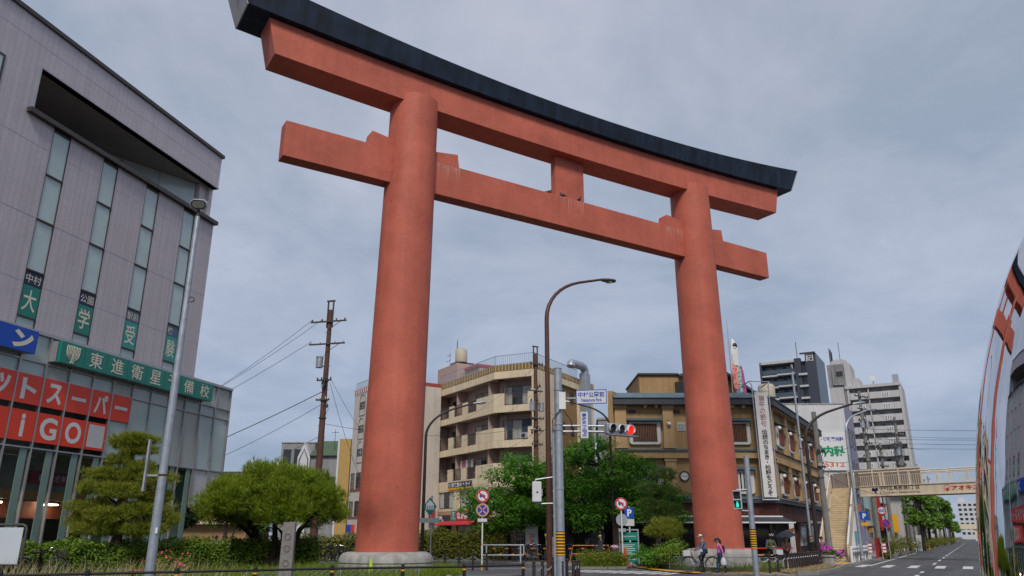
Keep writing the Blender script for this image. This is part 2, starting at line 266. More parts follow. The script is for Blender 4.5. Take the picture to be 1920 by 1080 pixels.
# ---------------------------------------------------------------- mesh helpers
class Fr:
    """facade frame: s runs along azimuth az, d goes into the building, z up"""
    def __init__(s, p, az):
        a = math.radians(az); s.p = (p[0], p[1]); s.D = (math.sin(a), math.cos(a)); s.I = (-math.cos(a), math.sin(a)); s.rz = math.radians(90-az); s.az = az
    def w(s, x, d, z): return (s.p[0]+s.D[0]*x+s.I[0]*d, s.p[1]+s.D[1]*x+s.I[1]*d, z)
WORLD = Fr((0, 0), 90)
def wloc(o):
    v = Vector((0, 0, 0))
    while o is not None: v = v+o.location; o = o.parent
    return v
class MB:
    """collects shapes given in the frame fr; the linked object keeps the frame's own axes"""
    def __init__(s, fr=None): s.v = []; s.f = []; s.fr = fr
    def add(s, vs, fs):
        k = len(s.v); s.v += [tuple(p) for p in vs]; s.f += [tuple(i+k for i in f) for f in fs]; return s
    def box(s, x0, x1, y0, y1, z0, z1):
        return s.add([(x0,y0,z0),(x1,y0,z0),(x1,y1,z0),(x0,y1,z0),(x0,y0,z1),(x1,y0,z1),(x1,y1,z1),(x0,y1,z1)],
                     [(0,3,2,1),(4,5,6,7),(0,1,5,4),(1,2,6,5),(2,3,7,6),(3,0,4,7)])
    def prism(s, poly, z0, z1):
        """extrude an x,y polygon from z0 to z1"""
        n = len(poly); a = sum(poly[i][0]*poly[(i+1)%n][1]-poly[(i+1)%n][0]*poly[i][1] for i in range(n))
        if a < 0: poly = poly[::-1]
        return s.add([(x,y,z0) for x,y in poly]+[(x,y,z1) for x,y in poly],
                     [tuple(range(n-1,-1,-1)), tuple(range(n,2*n))]+[(i,(i+1)%n,n+(i+1)%n,n+i) for i in range(n)])
    def sprism(s, poly, y0, y1):
        """extrude an x,z outline from depth y0 to y1"""
        n = len(poly); a = sum(poly[i][0]*poly[(i+1)%n][1]-poly[(i+1)%n][0]*poly[i][1] for i in range(n))
        if a < 0: poly = poly[::-1]
        return s.add([(x,y0,z) for x,z in poly]+[(x,y1,z) for x,z in poly],
                     [tuple(range(n)), tuple(range(2*n-1,n-1,-1))]+[(i,n+i,n+(i+1)%n,(i+1)%n) for i in range(n)])
    def tube(s, pts, r, n=8, cap=True):
        pts = [Vector(p) for p in pts]; k = len(pts)
        rs = [r]*k if isinstance(r, (int, float)) else list(r)
        base = len(s.v); up = None
        for i in range(k):
            t = (pts[min(i+1,k-1)]-pts[max(i-1,0)]); t = t.normalized() if t.length > 1e-9 else Vector((0,0,1))
            if up is None:
                up = Vector((0,0,1)) if abs(t.z) < 0.9 else Vector((1,0,0))
            x = up.cross(t); x = x.normalized() if x.length > 1e-6 else t.orthogonal().normalized()
            y = t.cross(x); up = y
            for j in range(n):
                a = 2*math.pi*j/n; s.v.append(tuple(pts[i]+x*(rs[i]*math.cos(a))+y*(rs[i]*math.sin(a))))
        for i in range(k-1):
            for j in range(n):
                a = base+i*n+j; b = base+i*n+(j+1)%n; s.f.append((a, b, b+n, a+n))
        if cap:
            s.f.append(tuple(base+j for j in range(n-1,-1,-1))); s.f.append(tuple(base+(k-1)*n+j for j in range(n)))
        return s
    def lathe(s, prof, c=(0,0,0), n=24, cap=True):
        base = len(s.v); k = len(prof)
        for r, z in prof:
            for j in range(n):
                a = 2*math.pi*j/n; s.v.append((c[0]+r*math.cos(a), c[1]+r*math.sin(a), c[2]+z))
        for i in range(k-1):
            for j in range(n):
                a = base+i*n+j; b = base+i*n+(j+1)%n; s.f.append((a, b, b+n, a+n))
        if cap:
            s.f.append(tuple(base+j for j in range(n-1,-1,-1))); s.f.append(tuple(base+(k-1)*n+j for j in range(n)))
        return s
    def sphere(s, c, r, n=10, m=6):
        rx, ry, rz = r if isinstance(r, tuple) else (r, r, r)
        base = len(s.v)
        for i in range(m+1):
            t = math.pi*i/m
            for j in range(n):
                a = 2*math.pi*j/n; s.v.append((c[0]+rx*math.sin(t)*math.cos(a), c[1]+ry*math.sin(t)*math.sin(a), c[2]-rz*math.cos(t)))
        for i in range(m):
            for j in range(n):
                a = base+i*n+j; b = base+i*n+(j+1)%n; s.f.append((a, b, b+n, a+n))
        return s
    def disc(s, c, r, d0, d1, n=24):
        """round plate standing in the x,z plane between depths d0 and d1"""
        return s.sprism([(c[0]+r*math.cos(2*math.pi*i/n), c[1]+r*math.sin(2*math.pi*i/n)) for i in range(n)], d0, d1)
    def ring(s, c, r0, r1, d0, d1, n=28):
        base = len(s.v)
        for i in range(n):
            a = 2*math.pi*i/n; ca, sa = math.cos(a), math.sin(a)
            for r, d in ((r0,d0),(r1,d0),(r1,d1),(r0,d1)): s.v.append((c[0]+r*ca, d, c[1]+r*sa))
        for i in range(n):
            a = base+4*i; b = base+4*((i+1)%n)
            for q in range(4): s.f.append((a+q, b+q, b+(q+1)%4, a+(q+1)%4))
        return s
    def build(s, name, m, parent=None, smooth=False, bevel=0.0, kind=None, label=None):
        me = bpy.data.meshes.new(name); me.from_pydata(s.v, [], s.f)
        if m is not None: me.materials.append(m if not isinstance(m, str) else M[m])
        if smooth:
            me.polygons.foreach_set('use_smooth', [True]*len(me.polygons))
            try: me.set_sharp_from_angle(angle=math.radians(40))
            except Exception: pass
        me.update()
        o = bpy.data.objects.new(name, me); col.objects.link(o)
        fr = s.fr
        pz = parent['_rz'] if (parent is not None and '_rz' in parent) else 0.0
        if fr is None: pos = Vector((0,0,0)); rz = 0.0        # already in the parent's own axes
        else:
            pos = Vector((fr.p[0], fr.p[1], 0)); rz = fr.rz
            if parent is not None:
                pl = WL[parent.name]; pos = pos-pl[0]; c, q = math.cos(-pl[1]), math.sin(-pl[1])
                pos = Vector((pos.x*c-pos.y*q, pos.x*q+pos.y*c, pos.z)); rz = rz-pl[1]
        o.location = pos; o.rotation_euler = (0, 0, rz); o.parent = parent
        base = WL[parent.name] if parent is not None else (Vector((0,0,0)), 0.0)
        c, q = math.cos(base[1]), math.sin(base[1])
        WL[o.name] = (base[0]+Vector((pos.x*c-pos.y*q, pos.x*q+pos.y*c, pos.z)), base[1]+rz)
        if bevel > 0:
            b = o.modifiers.new('bevel', 'BEVEL'); b.width = bevel; b.segments = 2; b.limit_method = 'ANGLE'
        if kind: o['kind'] = kind
        if label: o['label'] = label
        return o
WL = {}
def tag(o, label=None, cat=None, group=None, kind=None):
    if label: o['label'] = label
    if cat: o['category'] = cat
    if group: o['group'] = group
    if kind: o['kind'] = kind
    return o
def thing(name, label, cat, loc=(0,0,0), rz=0.0, group=None):
    o = bpy.data.objects.new(name, None); col.objects.link(o); o.empty_display_size = 0.2
    o.location = loc; o.rotation_euler = (0, 0, rz); WL[o.name] = (Vector(loc), rz)
    return tag(o, label, cat, group)
def clone(o, loc=None, rz=None, label=None, parent=None):
    c = o.copy(); col.objects.link(c)
    if parent is not None: c.parent = parent; c.matrix_parent_inverse = Matrix()
    for ch in o.children: clone(ch, parent=c)
    if loc is not None: c.location = loc
    if rz is not None: c.rotation_euler = (0, 0, rz)
    if label: c['label'] = label
    WL[c.name] = (Vector(c.location), c.rotation_euler[2])
    return c
def structure(name, mb, m, **k):
    o = mb.build(name, m, **k); o['kind'] = 'structure'; return o
def text_mesh(body, bold=0.0, line=1.0, res=2):
    c = bpy.data.curves.new('lettering', 'FONT'); c.body = body; c.align_x = 'CENTER'; c.resolution_u = res; c.offset = bold; c.space_line = line; c.fill_mode = 'FRONT'
    o = bpy.data.objects.new('lettering', c); col.objects.link(o)
    dg = bpy.context.evaluated_depsgraph_get(); dg.update()
    me = bpy.data.meshes.new_from_object(o.evaluated_get(dg))
    vs = np.array([tuple(v.co) for v in me.vertices]); fs = [tuple(p.vertices) for p in me.polygons]
    bpy.data.objects.remove(o); bpy.data.meshes.remove(me); bpy.data.curves.remove(c)
    return vs, fs
TX = {}
def text(body, s0, s1, z0, z1, d, m, parent, fr=None, bold=0.015, vertical=False, name='lettering', shear=0.0):
    """flat print stretched to fill the rectangle s0..s1, z0..z1 at depth d of the frame"""
    key = (body, bold, vertical)
    if key not in TX: TX[key] = text_mesh('\n'.join(body) if vertical else body, bold, 0.95 if vertical else 1.0, 6 if len(body) == 1 else 2)
    v, f = TX[key]
    lo = v.min(0); hi = v.max(0); u = (v-lo)/np.maximum(hi-lo, 1e-6)
    b = MB(fr); b.add([(s0+(s1-s0)*p[0]+shear*p[1], d, z0+(z1-z0)*p[1]) for p in u], f)
    return b.build(name, m, parent)
def window(fr, s0, s1, z0, z1, d, parent, frame='alu_dark', glass='glass', t=0.06, cols=2, rows=1, proud=0.03):
    b = MB(fr)
    b.box(s0, s1, d-proud, d+0.05, z0, z0+t); b.box(s0, s1, d-proud, d+0.05, z1-t, z1)
    b.box(s0, s0+t, d-proud, d+0.05, z0+t, z1-t); b.box(s1-t, s1, d-proud, d+0.05, z0+t, z1-t)
    for i in range(1, cols):
        x = s0+(s1-s0)*i/cols; b.box(x-t*0.5, x+t*0.5, d-proud*0.8, d+0.04, z0+t, z1-t)
    w = b.build('window', frame, parent)
    gl = glass if isinstance(glass, (list, tuple)) else [glass]
    for i in range(cols):
        a0 = s0+t+(s1-s0-2*t)*i/cols; a1 = s0+t+(s1-s0-2*t)*(i+1)/cols
        MB(fr).box(a0+0.002, a1-0.002, d+0.0, d+0.03, z0+t+0.002, z1-t-0.002).build('pane', gl[i % len(gl)], w)
    return w

# ---------------------------------------------------------------- foliage helpers
def mesh_np(name, V, Fq, m, parent=None, kind=None):
    """V (n,3) world points, Fq (k,4) or (k,3) int"""
    me = bpy.data.meshes.new(name); k, q = Fq.shape
    me.vertices.add(len(V)); me.vertices.foreach_set('co', V.astype(np.float32).ravel())
    me.loops.add(k*q); me.loops.foreach_set('vertex_index', Fq.astype(np.int32).ravel())
    me.polygons.add(k); me.polygons.foreach_set('loop_start', np.arange(0, k*q, q, dtype=np.int32))
    try: me.polygons.foreach_set('loop_total', np.full(k, q, dtype=np.int32))
    except Exception: pass
    me.materials.append(M[m]); me.update(); me.validate()
    o = bpy.data.objects.new(name, me); col.objects.link(o)
    if parent is not None:
        o.parent = parent; o.location = -WL[parent.name][0]
    WL[o.name] = (Vector((0,0,0)), 0.0)
    if kind: o['kind'] = kind
    return o
def unit(a): return a/np.maximum(np.linalg.norm(a, axis=1, keepdims=True), 1e-9)
def leaves(P, Nrm, size, aspect=0.55, jitter=0.35):
    """diamond leaves at P facing roughly Nrm"""
    n = len(P); Nn = unit(Nrm+rng.normal(0, jitter, (n, 3)))
    T = unit(np.cross(Nn, rng.normal(0, 1, (n, 3)))); B = np.cross(Nn, T)
    sz = (size*rng.uniform(0.65, 1.35, n))[:, None]
    V = np.stack([P-T*sz*0.5, P+B*sz*0.5*aspect+Nn*sz*0.08, P+T*sz*0.5, P-B*sz*0.5*aspect+Nn*sz*0.08], 1).reshape(-1, 3)
    return V, np.arange(4*n).reshape(-1, 4)
def blades(P, Dr, length, width):
    """narrow triangles from P along Dr"""
    n = len(P); Dn = unit(Dr); S = unit(np.cross(Dn, rng.normal(0, 1, (n, 3))))
    ln = (length*rng.uniform(0.6, 1.3, n))[:, None]; wd = width*0.5
    V = np.stack([P-S*wd, P+S*wd, P+Dn*ln], 1).reshape(-1, 3)
    return V, np.arange(3*n).reshape(-1, 3)
def shell(blobs, n, inner=0.55, top=0.0):
    """n points with outward normals spread through the outer part of the ellipsoids (x,y,z,rx,ry,rz)"""
    bl = np.array(blobs, float); a = bl[:, 3]*bl[:, 4]+bl[:, 3]*bl[:, 5]; idx = rng.choice(len(bl), n, p=a/a.sum())
    d = unit(rng.normal(0, 1, (n, 3))); 
    if top: d[:, 2] = np.where(rng.random(n) < top, np.abs(d[:, 2]), d[:, 2])
    r = rng.uniform(inner, 1.05, n)**0.7
    ph = rng.uniform(0, 6.28, 3)
    lump = 1+0.16*np.sin(5*d[:, 0]+ph[0]+idx)+0.16*np.sin(6*d[:, 1]+ph[1]+2*idx)+0.12*np.sin(7*d[:, 2]+ph[2])
    P = bl[idx, :3]+d*bl[idx, 3:6]*(r*lump)[:, None]
    return P, d, idx
def limb(b, p0, p1, r0, r1, wob=0.12, n=5, k=6):
    p0 = Vector(p0); p1 = Vector(p1); pts = []; ln = (p1-p0).length
    for i in range(n+1):
        t = i/n; q = p0.lerp(p1, t)
        if 0 < i < n: q = q+Vector((random.uniform(-1,1), random.uniform(-1,1), random.uniform(-.5,.5)))*wob*ln*0.3
        pts.append(q)
    b.tube(pts, [r0+(r1-r0)*i/n for i in range(n+1)], k); return pts
def tree(name, label, loc, trunk, blobs, nleaf, size, leaf, bark='bark', group=None, needles=False, flow=0.0, forks=None, cat='tree'):
    """trunk: list of (x,y,z,r) world; blobs world ellipsoids"""
    t = thing(name, label, cat, loc, 0, group); L0 = Vector(loc)
    b = MB(); b.tube([Vector(p[:3])-L0 for p in trunk], [p[3] for p in trunk], 10)
    for fk in (forks or []): b.tube([Vector(p[:3])-L0 for p in fk], [p[3] for p in fk], 8)
    b.build('trunk', bark, t, smooth=True)
    br = MB(); tops = [Vector(p[:3]) for p in trunk[len(trunk)//2:]]
    for fk in (forks or []): tops += [Vector(p[:3]) for p in fk[len(fk)//2:]]
    for q in blobs:
        c = Vector(q[:3]); s = min(tops, key=lambda a: (a-c).length+max(0, a.z-c.z)*2)
        limb(br, s-L0, c-L0-Vector((0,0,q[5]*0.4)), 0.055+0.012*(c-s).length, 0.02)
    if blobs: br.build('branch', bark, t, kind='stuff')
    P, d, idx = shell(blobs, nleaf, 0.45)
    if needles:
        k = 7; Pb = np.repeat(P, k, 0); Db = np.repeat(d*0.7+np.array([0, 0, flow]), k, 0)+rng.normal(0, 0.55, (nleaf*k, 3))
        V, Fq = blades(Pb, Db, size, size*0.085)
    else: V, Fq = leaves(P, d*0.6+np.array([0, 0, 0.75]), size)
    mesh_np('crown', V, Fq, leaf, t)
    return t
def hedge(name, label, path, width, z0, z1, n, size, leaf, cat='hedge', group=None):
    """clipped hedge following a ground path"""
    t = thing(name, label, cat, (path[0][0], path[0][1], z0), 0, group)
    pts = np.array(path, float); seg = np.diff(pts, axis=0); ln = np.hypot(seg[:, 0], seg[:, 1]); i = rng.choice(len(seg), n, p=ln/ln.sum())
    u = rng.random(n); base = pts[i]+seg[i]*u[:, None]; nr = np.stack([-seg[i, 1], seg[i, 0]], 1)/ln[i][:, None]
    th = rng.uniform(-0.15, math.pi+0.15, n); rr = rng.uniform(0.72, 1.04, n)
    cx = np.sign(np.cos(th))*np.abs(np.cos(th))**0.45*rr; cz = np.sign(np.sin(th))*np.abs(np.sin(th))**0.45*rr
    lump = 1+0.07*np.sin(base[:, 0]*2.3+base[:, 1]*1.7)+0.06*np.sin(base[:, 0]*5.1-base[:, 1]*3.7)+0.05*np.sin(7*th+base[:, 0]*4)
    x = cx*width*0.5*lump; z = z0+(z1-z0)*np.clip(cz, 0, 2)*lump*0.97
    lowp = rng.random(n) < 0.3; z = np.where(lowp, z0+(z-z0)*rng.random(n), z)
    P = np.stack([base[:, 0]+nr[:, 0]*x, base[:, 1]+nr[:, 1]*x, z], 1)
    D = np.stack([nr[:, 0]*cx, nr[:, 1]*cx, cz+0.25], 1)
    V, Fq = leaves(P, D, size, 0.6, 0.5)
    mesh_np('foliage', V, Fq, leaf, t)
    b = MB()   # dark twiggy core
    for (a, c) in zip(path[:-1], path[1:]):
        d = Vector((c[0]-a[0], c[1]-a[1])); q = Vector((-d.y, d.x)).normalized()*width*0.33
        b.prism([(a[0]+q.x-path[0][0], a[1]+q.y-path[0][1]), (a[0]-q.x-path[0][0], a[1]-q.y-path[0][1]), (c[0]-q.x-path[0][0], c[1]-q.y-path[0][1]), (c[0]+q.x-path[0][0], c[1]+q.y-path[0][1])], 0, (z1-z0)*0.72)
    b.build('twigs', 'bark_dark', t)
    return t
def shrub(name, label, blobs, n, size, leaf, group=None, cat='shrub', flowers=None, fcount=0, fsize=0.08):
    t = thing(name, label, cat, (blobs[0][0], blobs[0][1], 0), 0, group)
    P, d, i = shell(blobs, n, 0.35, 0.6); P[:, 2] = np.maximum(P[:, 2], 0.03); V, Fq = leaves(P, d+np.array([0, 0, 0.4]), size, 0.5, 0.5); mesh_np('foliage', V, Fq, leaf, t)
    if flowers:
        P, d, i = shell(blobs, fcount, 0.85, 0.9); P[:, 2] = np.maximum(P[:, 2], 0.03); V, Fq = leaves(P+d*0.05, d, fsize, 0.9, 0.4); mesh_np('flowers', V, Fq, flowers, t)
    b = MB()
    for q in blobs: limb(b, (q[0]-blobs[0][0], q[1]-blobs[0][1], 0), (q[0]-blobs[0][0]+0.1, q[1]-blobs[0][1], q[2]), 0.03, 0.012)
    b.build('stem', 'bark', t)
    return t
def inside(poly, P):
    x, y = P[:, 0], P[:, 1]; r = np.zeros(len(P), bool); n = len(poly)
    for i in range(n):
        x0, y0 = poly[i]; x1, y1 = poly[(i+1) % n]
        c = ((y0 > y) != (y1 > y)) & (x < (x1-x0)*(y-y0)/(y1-y0+1e-12)+x0); r ^= c
    return r
def scatter(poly, n):
    a = np.array(poly); lo, hi = a.min(0), a.max(0); out = np.zeros((0, 2))
    while len(out) < n:
        p = lo+(hi-lo)*rng.random((n*2, 2)); out = np.vstack([out, p[inside(poly, p)]])
    return out[:n]
def cable(p0, p1, sag, label, r=0.016, group='overhead wires', n=12):
    p0 = Vector(p0); p1 = Vector(p1); b = MB()
    pts = [p0.lerp(p1, i/n)-Vector((0, 0, sag*4*(i/n)*(1-i/n)))-p0 for i in range(n+1)]
    b.tube(pts, r*.75, 4); o = b.build('overhead_wire', 'black'); o.location = p0
    return tag(o, label, 'wire', group)
ORD = ['first','second','third','fourth','fifth','sixth','seventh','eighth','ninth','tenth','eleventh','twelfth','thirteenth','fourteenth','fifteenth','sixteenth','seventeenth','eighteenth','nineteenth','twentieth']

# ---------------------------------------------------------------- ground, roads, pavements
structure('ground', MB().box(-1500, 1800, -300, 3000, -0.6, -0.03), 'ground')
RD = (math.sin(math.radians(29.7)), math.cos(math.radians(29.7)))
def road_pt(along, off, o=(21.0, 48.5)): return (o[0]+RD[0]*along+RD[1]*off, o[1]+RD[1]*along-RD[0]*off)
structure('road', MB().add([(-120,-60,0),(140,-60,0),(140,40,0),(road_pt(900,30))+(0,),(road_pt(900,-1.2))+(0,),(road_pt(20,-1.2))+(0,),(-2,58,0),(-70,150,0),(-82,144,0),(-40,80,0),(-70,60,0),(-120,60,0)], [tuple(range(12))]), 'asphalt')
GARDEN = [(-34,13),(-20,15.6),(-12.1,19.3),(-8.8,21.4),(-5.2,23.7),(-2.3,24.9),(-2.1,27),(-2.5,33.5),(-5.0,37.5),(-11,41.5),(-20,46),(-34,46)]
structure('garden_bed', MB().prism(GARDEN, -0.2, 0.26), 'soil')
def kerb(name, pts, wdt=0.16, z0=-0.05, z1=0.15):
    b = MB(); n = 0
    for (a, c) in zip(pts[:-1], pts[1:]):
        d = Vector((c[0]-a[0], c[1]-a[1])); ln = d.length; d.normalize(); q = Vector((-d.y, d.x))*wdt*0.5; k = max(1, int(ln/0.9))
        for i in range(k):
            u0, u1 = ln*i/k+0.008, ln*(i+1)/k-0.008
            p = [(a[0]+d.x*u+q.x*sg, a[1]+d.y*u+q.y*sg) for u, sg in ((u0,1),(u0,-1),(u1,-1),(u1,1))]
            b.prism(p, z0, z1+random.uniform(-.006,.006))
    return structure(name, b, 'kerb')
kerb('kerb', GARDEN[0:9], 0.18, -0.1, 0.30)
MID = [(-14,60),(-9,54.5),(-5,52.4),(-0.5,50.6),(2.0,46.5),(3.4,43.4),(5.0,42.9),(6.0,43.4),(6.6,45.2),(6.4,50),(8,54),(18,55.6),(18,70),(-14,84)]
structure('pavement', MB().prism(MID, -0.2, 0.11), 'paving'); kerb('kerb', MID[0:9], 0.16, -0.1, 0.125)
COR = [(6.9,45.6),(7.2,42.2),(7.8,39.6),(9.2,37.7),(11.3,36.7),(12.6,36.4),(13.7,36.9),(15.0,38.9),(16.4,41.3),(18.8,46.2),road_pt(0,-0.6),road_pt(420,-0.6),road_pt(420,-9),road_pt(12,-9),(18.4,55.8),(8.4,54.6),(6.7,50)]
structure('pavement', MB().prism(COR, -0.2, 0.05), 'paving'); kerb('kerb', COR[5:11]+[road_pt(10,-0.6)], 0.17, -0.1, 0.17)
kerb('kerb', [road_pt(13,-0.55),road_pt(60,-0.55)], 0.17, -0.1, 0.16)
structure('grass_verge', MB().prism([(12.4,36.7),(13.5,37.2),(14.7,39.3),(16.1,41.7),(18.3,46.2),(17.7,46.5),(15.2,42.0),(13.6,39.4),(12.5,38.2)], 0.0, 0.10), mat('dry verge turf', (0.16,0.12,0.05), 0.95, var=0.35, scale=4, bump=0.5))
RG = [(7.3,46.5),(7.6,43.6),(8.0,41.2),(8.8,39.7),(10.2,38.75),(12.0,38.35),(13.2,39.8),(13.5,42.2),(12.4,44.0),(10,46.5),(8.5,48)]
structure('garden_bed', MB().prism(RG, 0.0, 0.24), 'soil')
def strip(pts, wdt, z, m, name):
    b = MB()
    for (a, c) in zip(pts[:-1], pts[1:]):
        d = Vector((c[0]-a[0], c[1]-a[1])).normalized(); q = Vector((-d.y, d.x))*wdt*0.5
        b.add([(a[0]-q.x,a[1]-q.y,z),(c[0]-q.x,c[1]-q.y,z),(c[0]+q.x,c[1]+q.y,z),(a[0]+q.x,a[1]+q.y,z)], [(0,1,2,3)])
    return structure(name, b, m)
strip([(6.9,45.2),(7.3,41.9),(7.7,39.6),(8.6,37.6)], 0.5, 0.058, 'yellow_line', 'tactile_paving')
strip([(8.0,38.7),(10.2,38.35),(12.6,38.1)], 0.45, 0.062, 'yellow_line', 'tactile_paving')
strip([(14.2,42.0),(16.0,45.2),(17.5,48.5)], 0.6, 0.060, 'yellow_line', 'tactile_paving')
structure('tactile_paving', MB().box(19.6,21.6,50.6,52.6,0.05,0.064), 'yellow_line')
strip([(-3.2,25.8),(-1.6,27.2),(-0.6,28.2)], 0.3, 0.004, 'yellow_line', 'tactile_paving')
# painted lines
strip([road_pt(0,0.15),road_pt(13,0.15),road_pt(43,0.15)], 0.16, 0.004, 'white_line', 'edge_line')
strip([road_pt(58,0.15),road_pt(400,0.15)], 0.16, 0.004, 'white_line', 'edge_line')
for k in range(26):
    a = -13+k*8.6 if k > 1 else -13+k*4.2
    strip([road_pt(a,3.3),road_pt(a+(4.2 if k > 1 else 1.9),3.3)], 0.16, 0.004, 'white_line', 'lane_dash')
for k in range(12): strip([road_pt(-2.2,-0.2+1.35*k),road_pt(2.0,-0.2+1.35*k)], 0.5, 0.004, 'white_line', 'crossing_stripe')
strip([(-5.6,45.4),(-2.4,43.6),(-0.9,42.9)], 0.16, 0.004, 'white_line', 'edge_line')
strip([(-8,49.5),(-1.8,46.8)], 0.16, 0.004, 'white_line', 'edge_line')
strip([(-1.4,44.5),(2.6,41.9)], 0.18, 0.004, 'white_line', 'edge_line')
for k in range(9): strip([(2.4+0.55*k,39.9-0.35*k),(4.0+0.55*k,42.0-0.28*k)], 0.38, 0.004, 'white_line', 'crossing_stripe')
strip([(-2.0,28.2),(0.6,31.0),(3.2,33.2)], 0.4, 0.004, 'white_line', 'stop_line')

# ---------------------------------------------------------------- the torii gate
TF = Fr((2.8307, 36.0706), 57.737)
torii = thing('torii_gate', 'giant vermilion torii gate with dark blue curved top beam spanning the street', 'gate', (2.8307, 36.0706, 0), 0)
for sg in (-1, 1):
    b = MB(TF); pl = []
    for i in range(25):
        k = i/24; z = 1.0+(20.62-1.0)*k; r = 1.2038+(1.0849-1.2038)*k
        pl.append((r, z, sg*(9-0.3234*k)))
    base = 0
    for r, z, s in pl:
        for j in range(48):
            a = 2*math.pi*j/48; b.v.append((s+r*math.cos(a), r*math.sin(a), z))
    for i in range(24):
        for j in range(48): b.f.append((i*48+j, i*48+(j+1)%48, (i+1)*48+(j+1)%48, (i+1)*48+j))
    b.build('pillar', 'vermilion', torii, smooth=True)
    c = (sg*9.0, 0, 0)
    MB(TF).lathe([(1.3,0.0),(1.80,0.0),(1.80,0.60),(1.78,0.66)], c, 48).build('footing', 'concrete', torii, smooth=True)
    q = MB(TF).lathe([(1.75,0.655),(1.80,0.70),(1.79,0.80),(1.74,0.92),(1.64,1.02),(1.50,1.064),(1.15,1.07)], c, 48, cap=False).build('plinth', 'concrete', torii, smooth=True)
def beam(name, prof, n, m, bev=0.02):
    """prof(t in -1..1) -> list of (s, d, z) corner points going round the section"""
    b = MB(TF); k = None
    for i in range(n+1):
        p = prof(-1+2*i/n); k = len(p); b.v += p
    for i in range(n):
        for j in range(k): b.f.append((i*k+j, i*k+(j+1)%k, (i+1)*k+(j+1)%k, (i+1)*k+j))
    b.f.append(tuple(range(k-1,-1,-1))); b.f.append(tuple(n*k+j for j in range(k)))
    return b.build(name, m, torii, bevel=bev)
shb = lambda t: 20.10+0.40*t*t
kab = lambda t: 21.60+0.60*t*t
kat = lambda t: 22.50+1.20*t*t
beam('shimagi_beam', lambda t: [(15.32*t,-.707,shb(t)),(15.32*t,.707,shb(t)),(15.70*t,.707,kab(t*.94)-.004),(15.70*t,-.707,kab(t*.94)-.004)], 32, 'vermilion')
beam('kasagi_beam', lambda t: [(16.62*t,-1.0,kab(t)),(16.62*t,1.0,kab(t)),(17.05*t,1.16,kab(t)+.95*(kat(t)-kab(t))),(17.2*t,0,kat(t)+.12),(17.3*t,-1.12,kat(t))], 40, 'kasagi', 0.03)
for sg in (-1,1):
    b = MB(TF); k_ = [(sg*16.625,-1.0,kab(1)),(sg*16.625,1.0,kab(1)),(sg*17.055,1.16,kab(1)+.95*(kat(1)-kab(1))),(sg*17.205,0,kat(1)+.12),(sg*17.305,-1.12,kat(1))]
    b.add(k_+[(s+sg*.05,d,z) for s,d,z in k_], [tuple(range(5)),tuple(range(9,4,-1))]+[(i,5+i,5+(i+1)%5,(i+1)%5) for i in range(5)]); b.build('end_cap', mat('pale grey end cap',(.34,.33,.34),.7,var=.15), torii)
beam('nuki_beam', lambda t: [(14.49*t,-.34,16.255),(14.49*t,.34,16.255),(14.49*t,.34,17.85),(14.49*t,-.34,17.85)], 6, 'vermilion')
MB(TF).box(-.893,.893,-.20,.20,17.853,20.16).build('centre_strut', 'vermilion', torii, bevel=0.015)
for s0, s1 in ((-10.85,-9.55),(-6.45,-7.75),(6.42,7.75),(10.83,9.55)):
    MB(TF).sprism([(s0,17.853),(s0+(0.09 if s1>s0 else -0.09),18.50),(s1,18.33),(s1,17.853)], -.325, .325).build('wedge', 'vermilion', torii, bevel=0.01)
b = MB(TF)
for sA, sB, ztop, n in ((-7.7,-6.4,17.84,60),(-0.85,0.85,17.84,26),(6.4,7.6,17.84,40)):
    for i in range(n):
        s = random.uniform(sA, sB); l = random.uniform(0.15,0.95)*random.random()**0.4; wd = random.uniform(.004,.016); z = ztop-random.random()*0.06
        b.add([(s-wd,-.3435,z),(s+wd,-.3435,z),(s+wd*.3,-.3435,z-l),(s-wd*.3,-.3435,z-l)], [(0,3,2,1)])
b.build('bird_dropping_streaks', 'guano', torii, kind='stuff')

# ---------------------------------------------------------------- supermarket building, left
LF = Fr((-17.9, 43.0), 14.6)
sup = thing('supermarket_building', 'pale lilac tiled supermarket block with narrow window strips and glass lower floors', 'building', (-17.9, 43.0, 0), 0)
WC = [(-11.95,-10.95),(-8.88,-7.88),(-5.82,-4.82),(-2.74,-1.74)]
b = MB(LF); edges = [-26.0]
for a, c in WC: edges += [a, c]
edges.append(0.0)
for i in range(0, len(edges), 2): b.box(edges[i], edges[i+1], 0.0, 0.35, 9.95, 19.35)
b.box(-26,0,0,.35,21.70,23.80); b.box(-26,-13.36,0,.35,19.35,21.70)
b.box(-26,-.003,.36,.6,9.9,19.3)
b.build('tiled_wall', 'tile_wall', sup)
MB(LF).box(-0.3,0,.35,14,9.95,23.8).box(-26,-.3,13.7,14,9.95,23.8).box(-26,-.3,.36,13.7,23.3,23.75).build('rear_wall', 'tile_plain', sup)
b = MB(LF)
for z in (21.72, 19.33): pass
for z in (18.15, 14.9, 12.0, 22.75):
    for (a, c) in zip(edges[0::2], edges[1::2]): 
        if z < 19: b.box(a+.01, c-.01, -.004, .01, z, z+.03)
    if z > 19: b.box(-26, -.01, -.004, .01, z, z+.03)
b.build('cladding_joint', 'alu', sup)
MB(LF).box(-26.2,.12,-.12,.45,23.80,24.0).build('parapet_coping', 'alu_dark', sup)
MB(LF).box(-13.5,.1,-.25,.4,19.36,19.58).build('ledge_trim', 'alu_dark', sup)
MB(LF).box(-13.36,-13.22,-.06,.36,19.585,21.70).box(-13.36,-.02,-.06,.34,21.70,21.78).build('opening_frame', 'alu', sup)
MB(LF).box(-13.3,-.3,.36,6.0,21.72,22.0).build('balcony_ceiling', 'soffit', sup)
MB(LF).box(-13.3,-.3,.62,6.0,19.2,19.55).build('balcony_floor', 'soffit', sup)
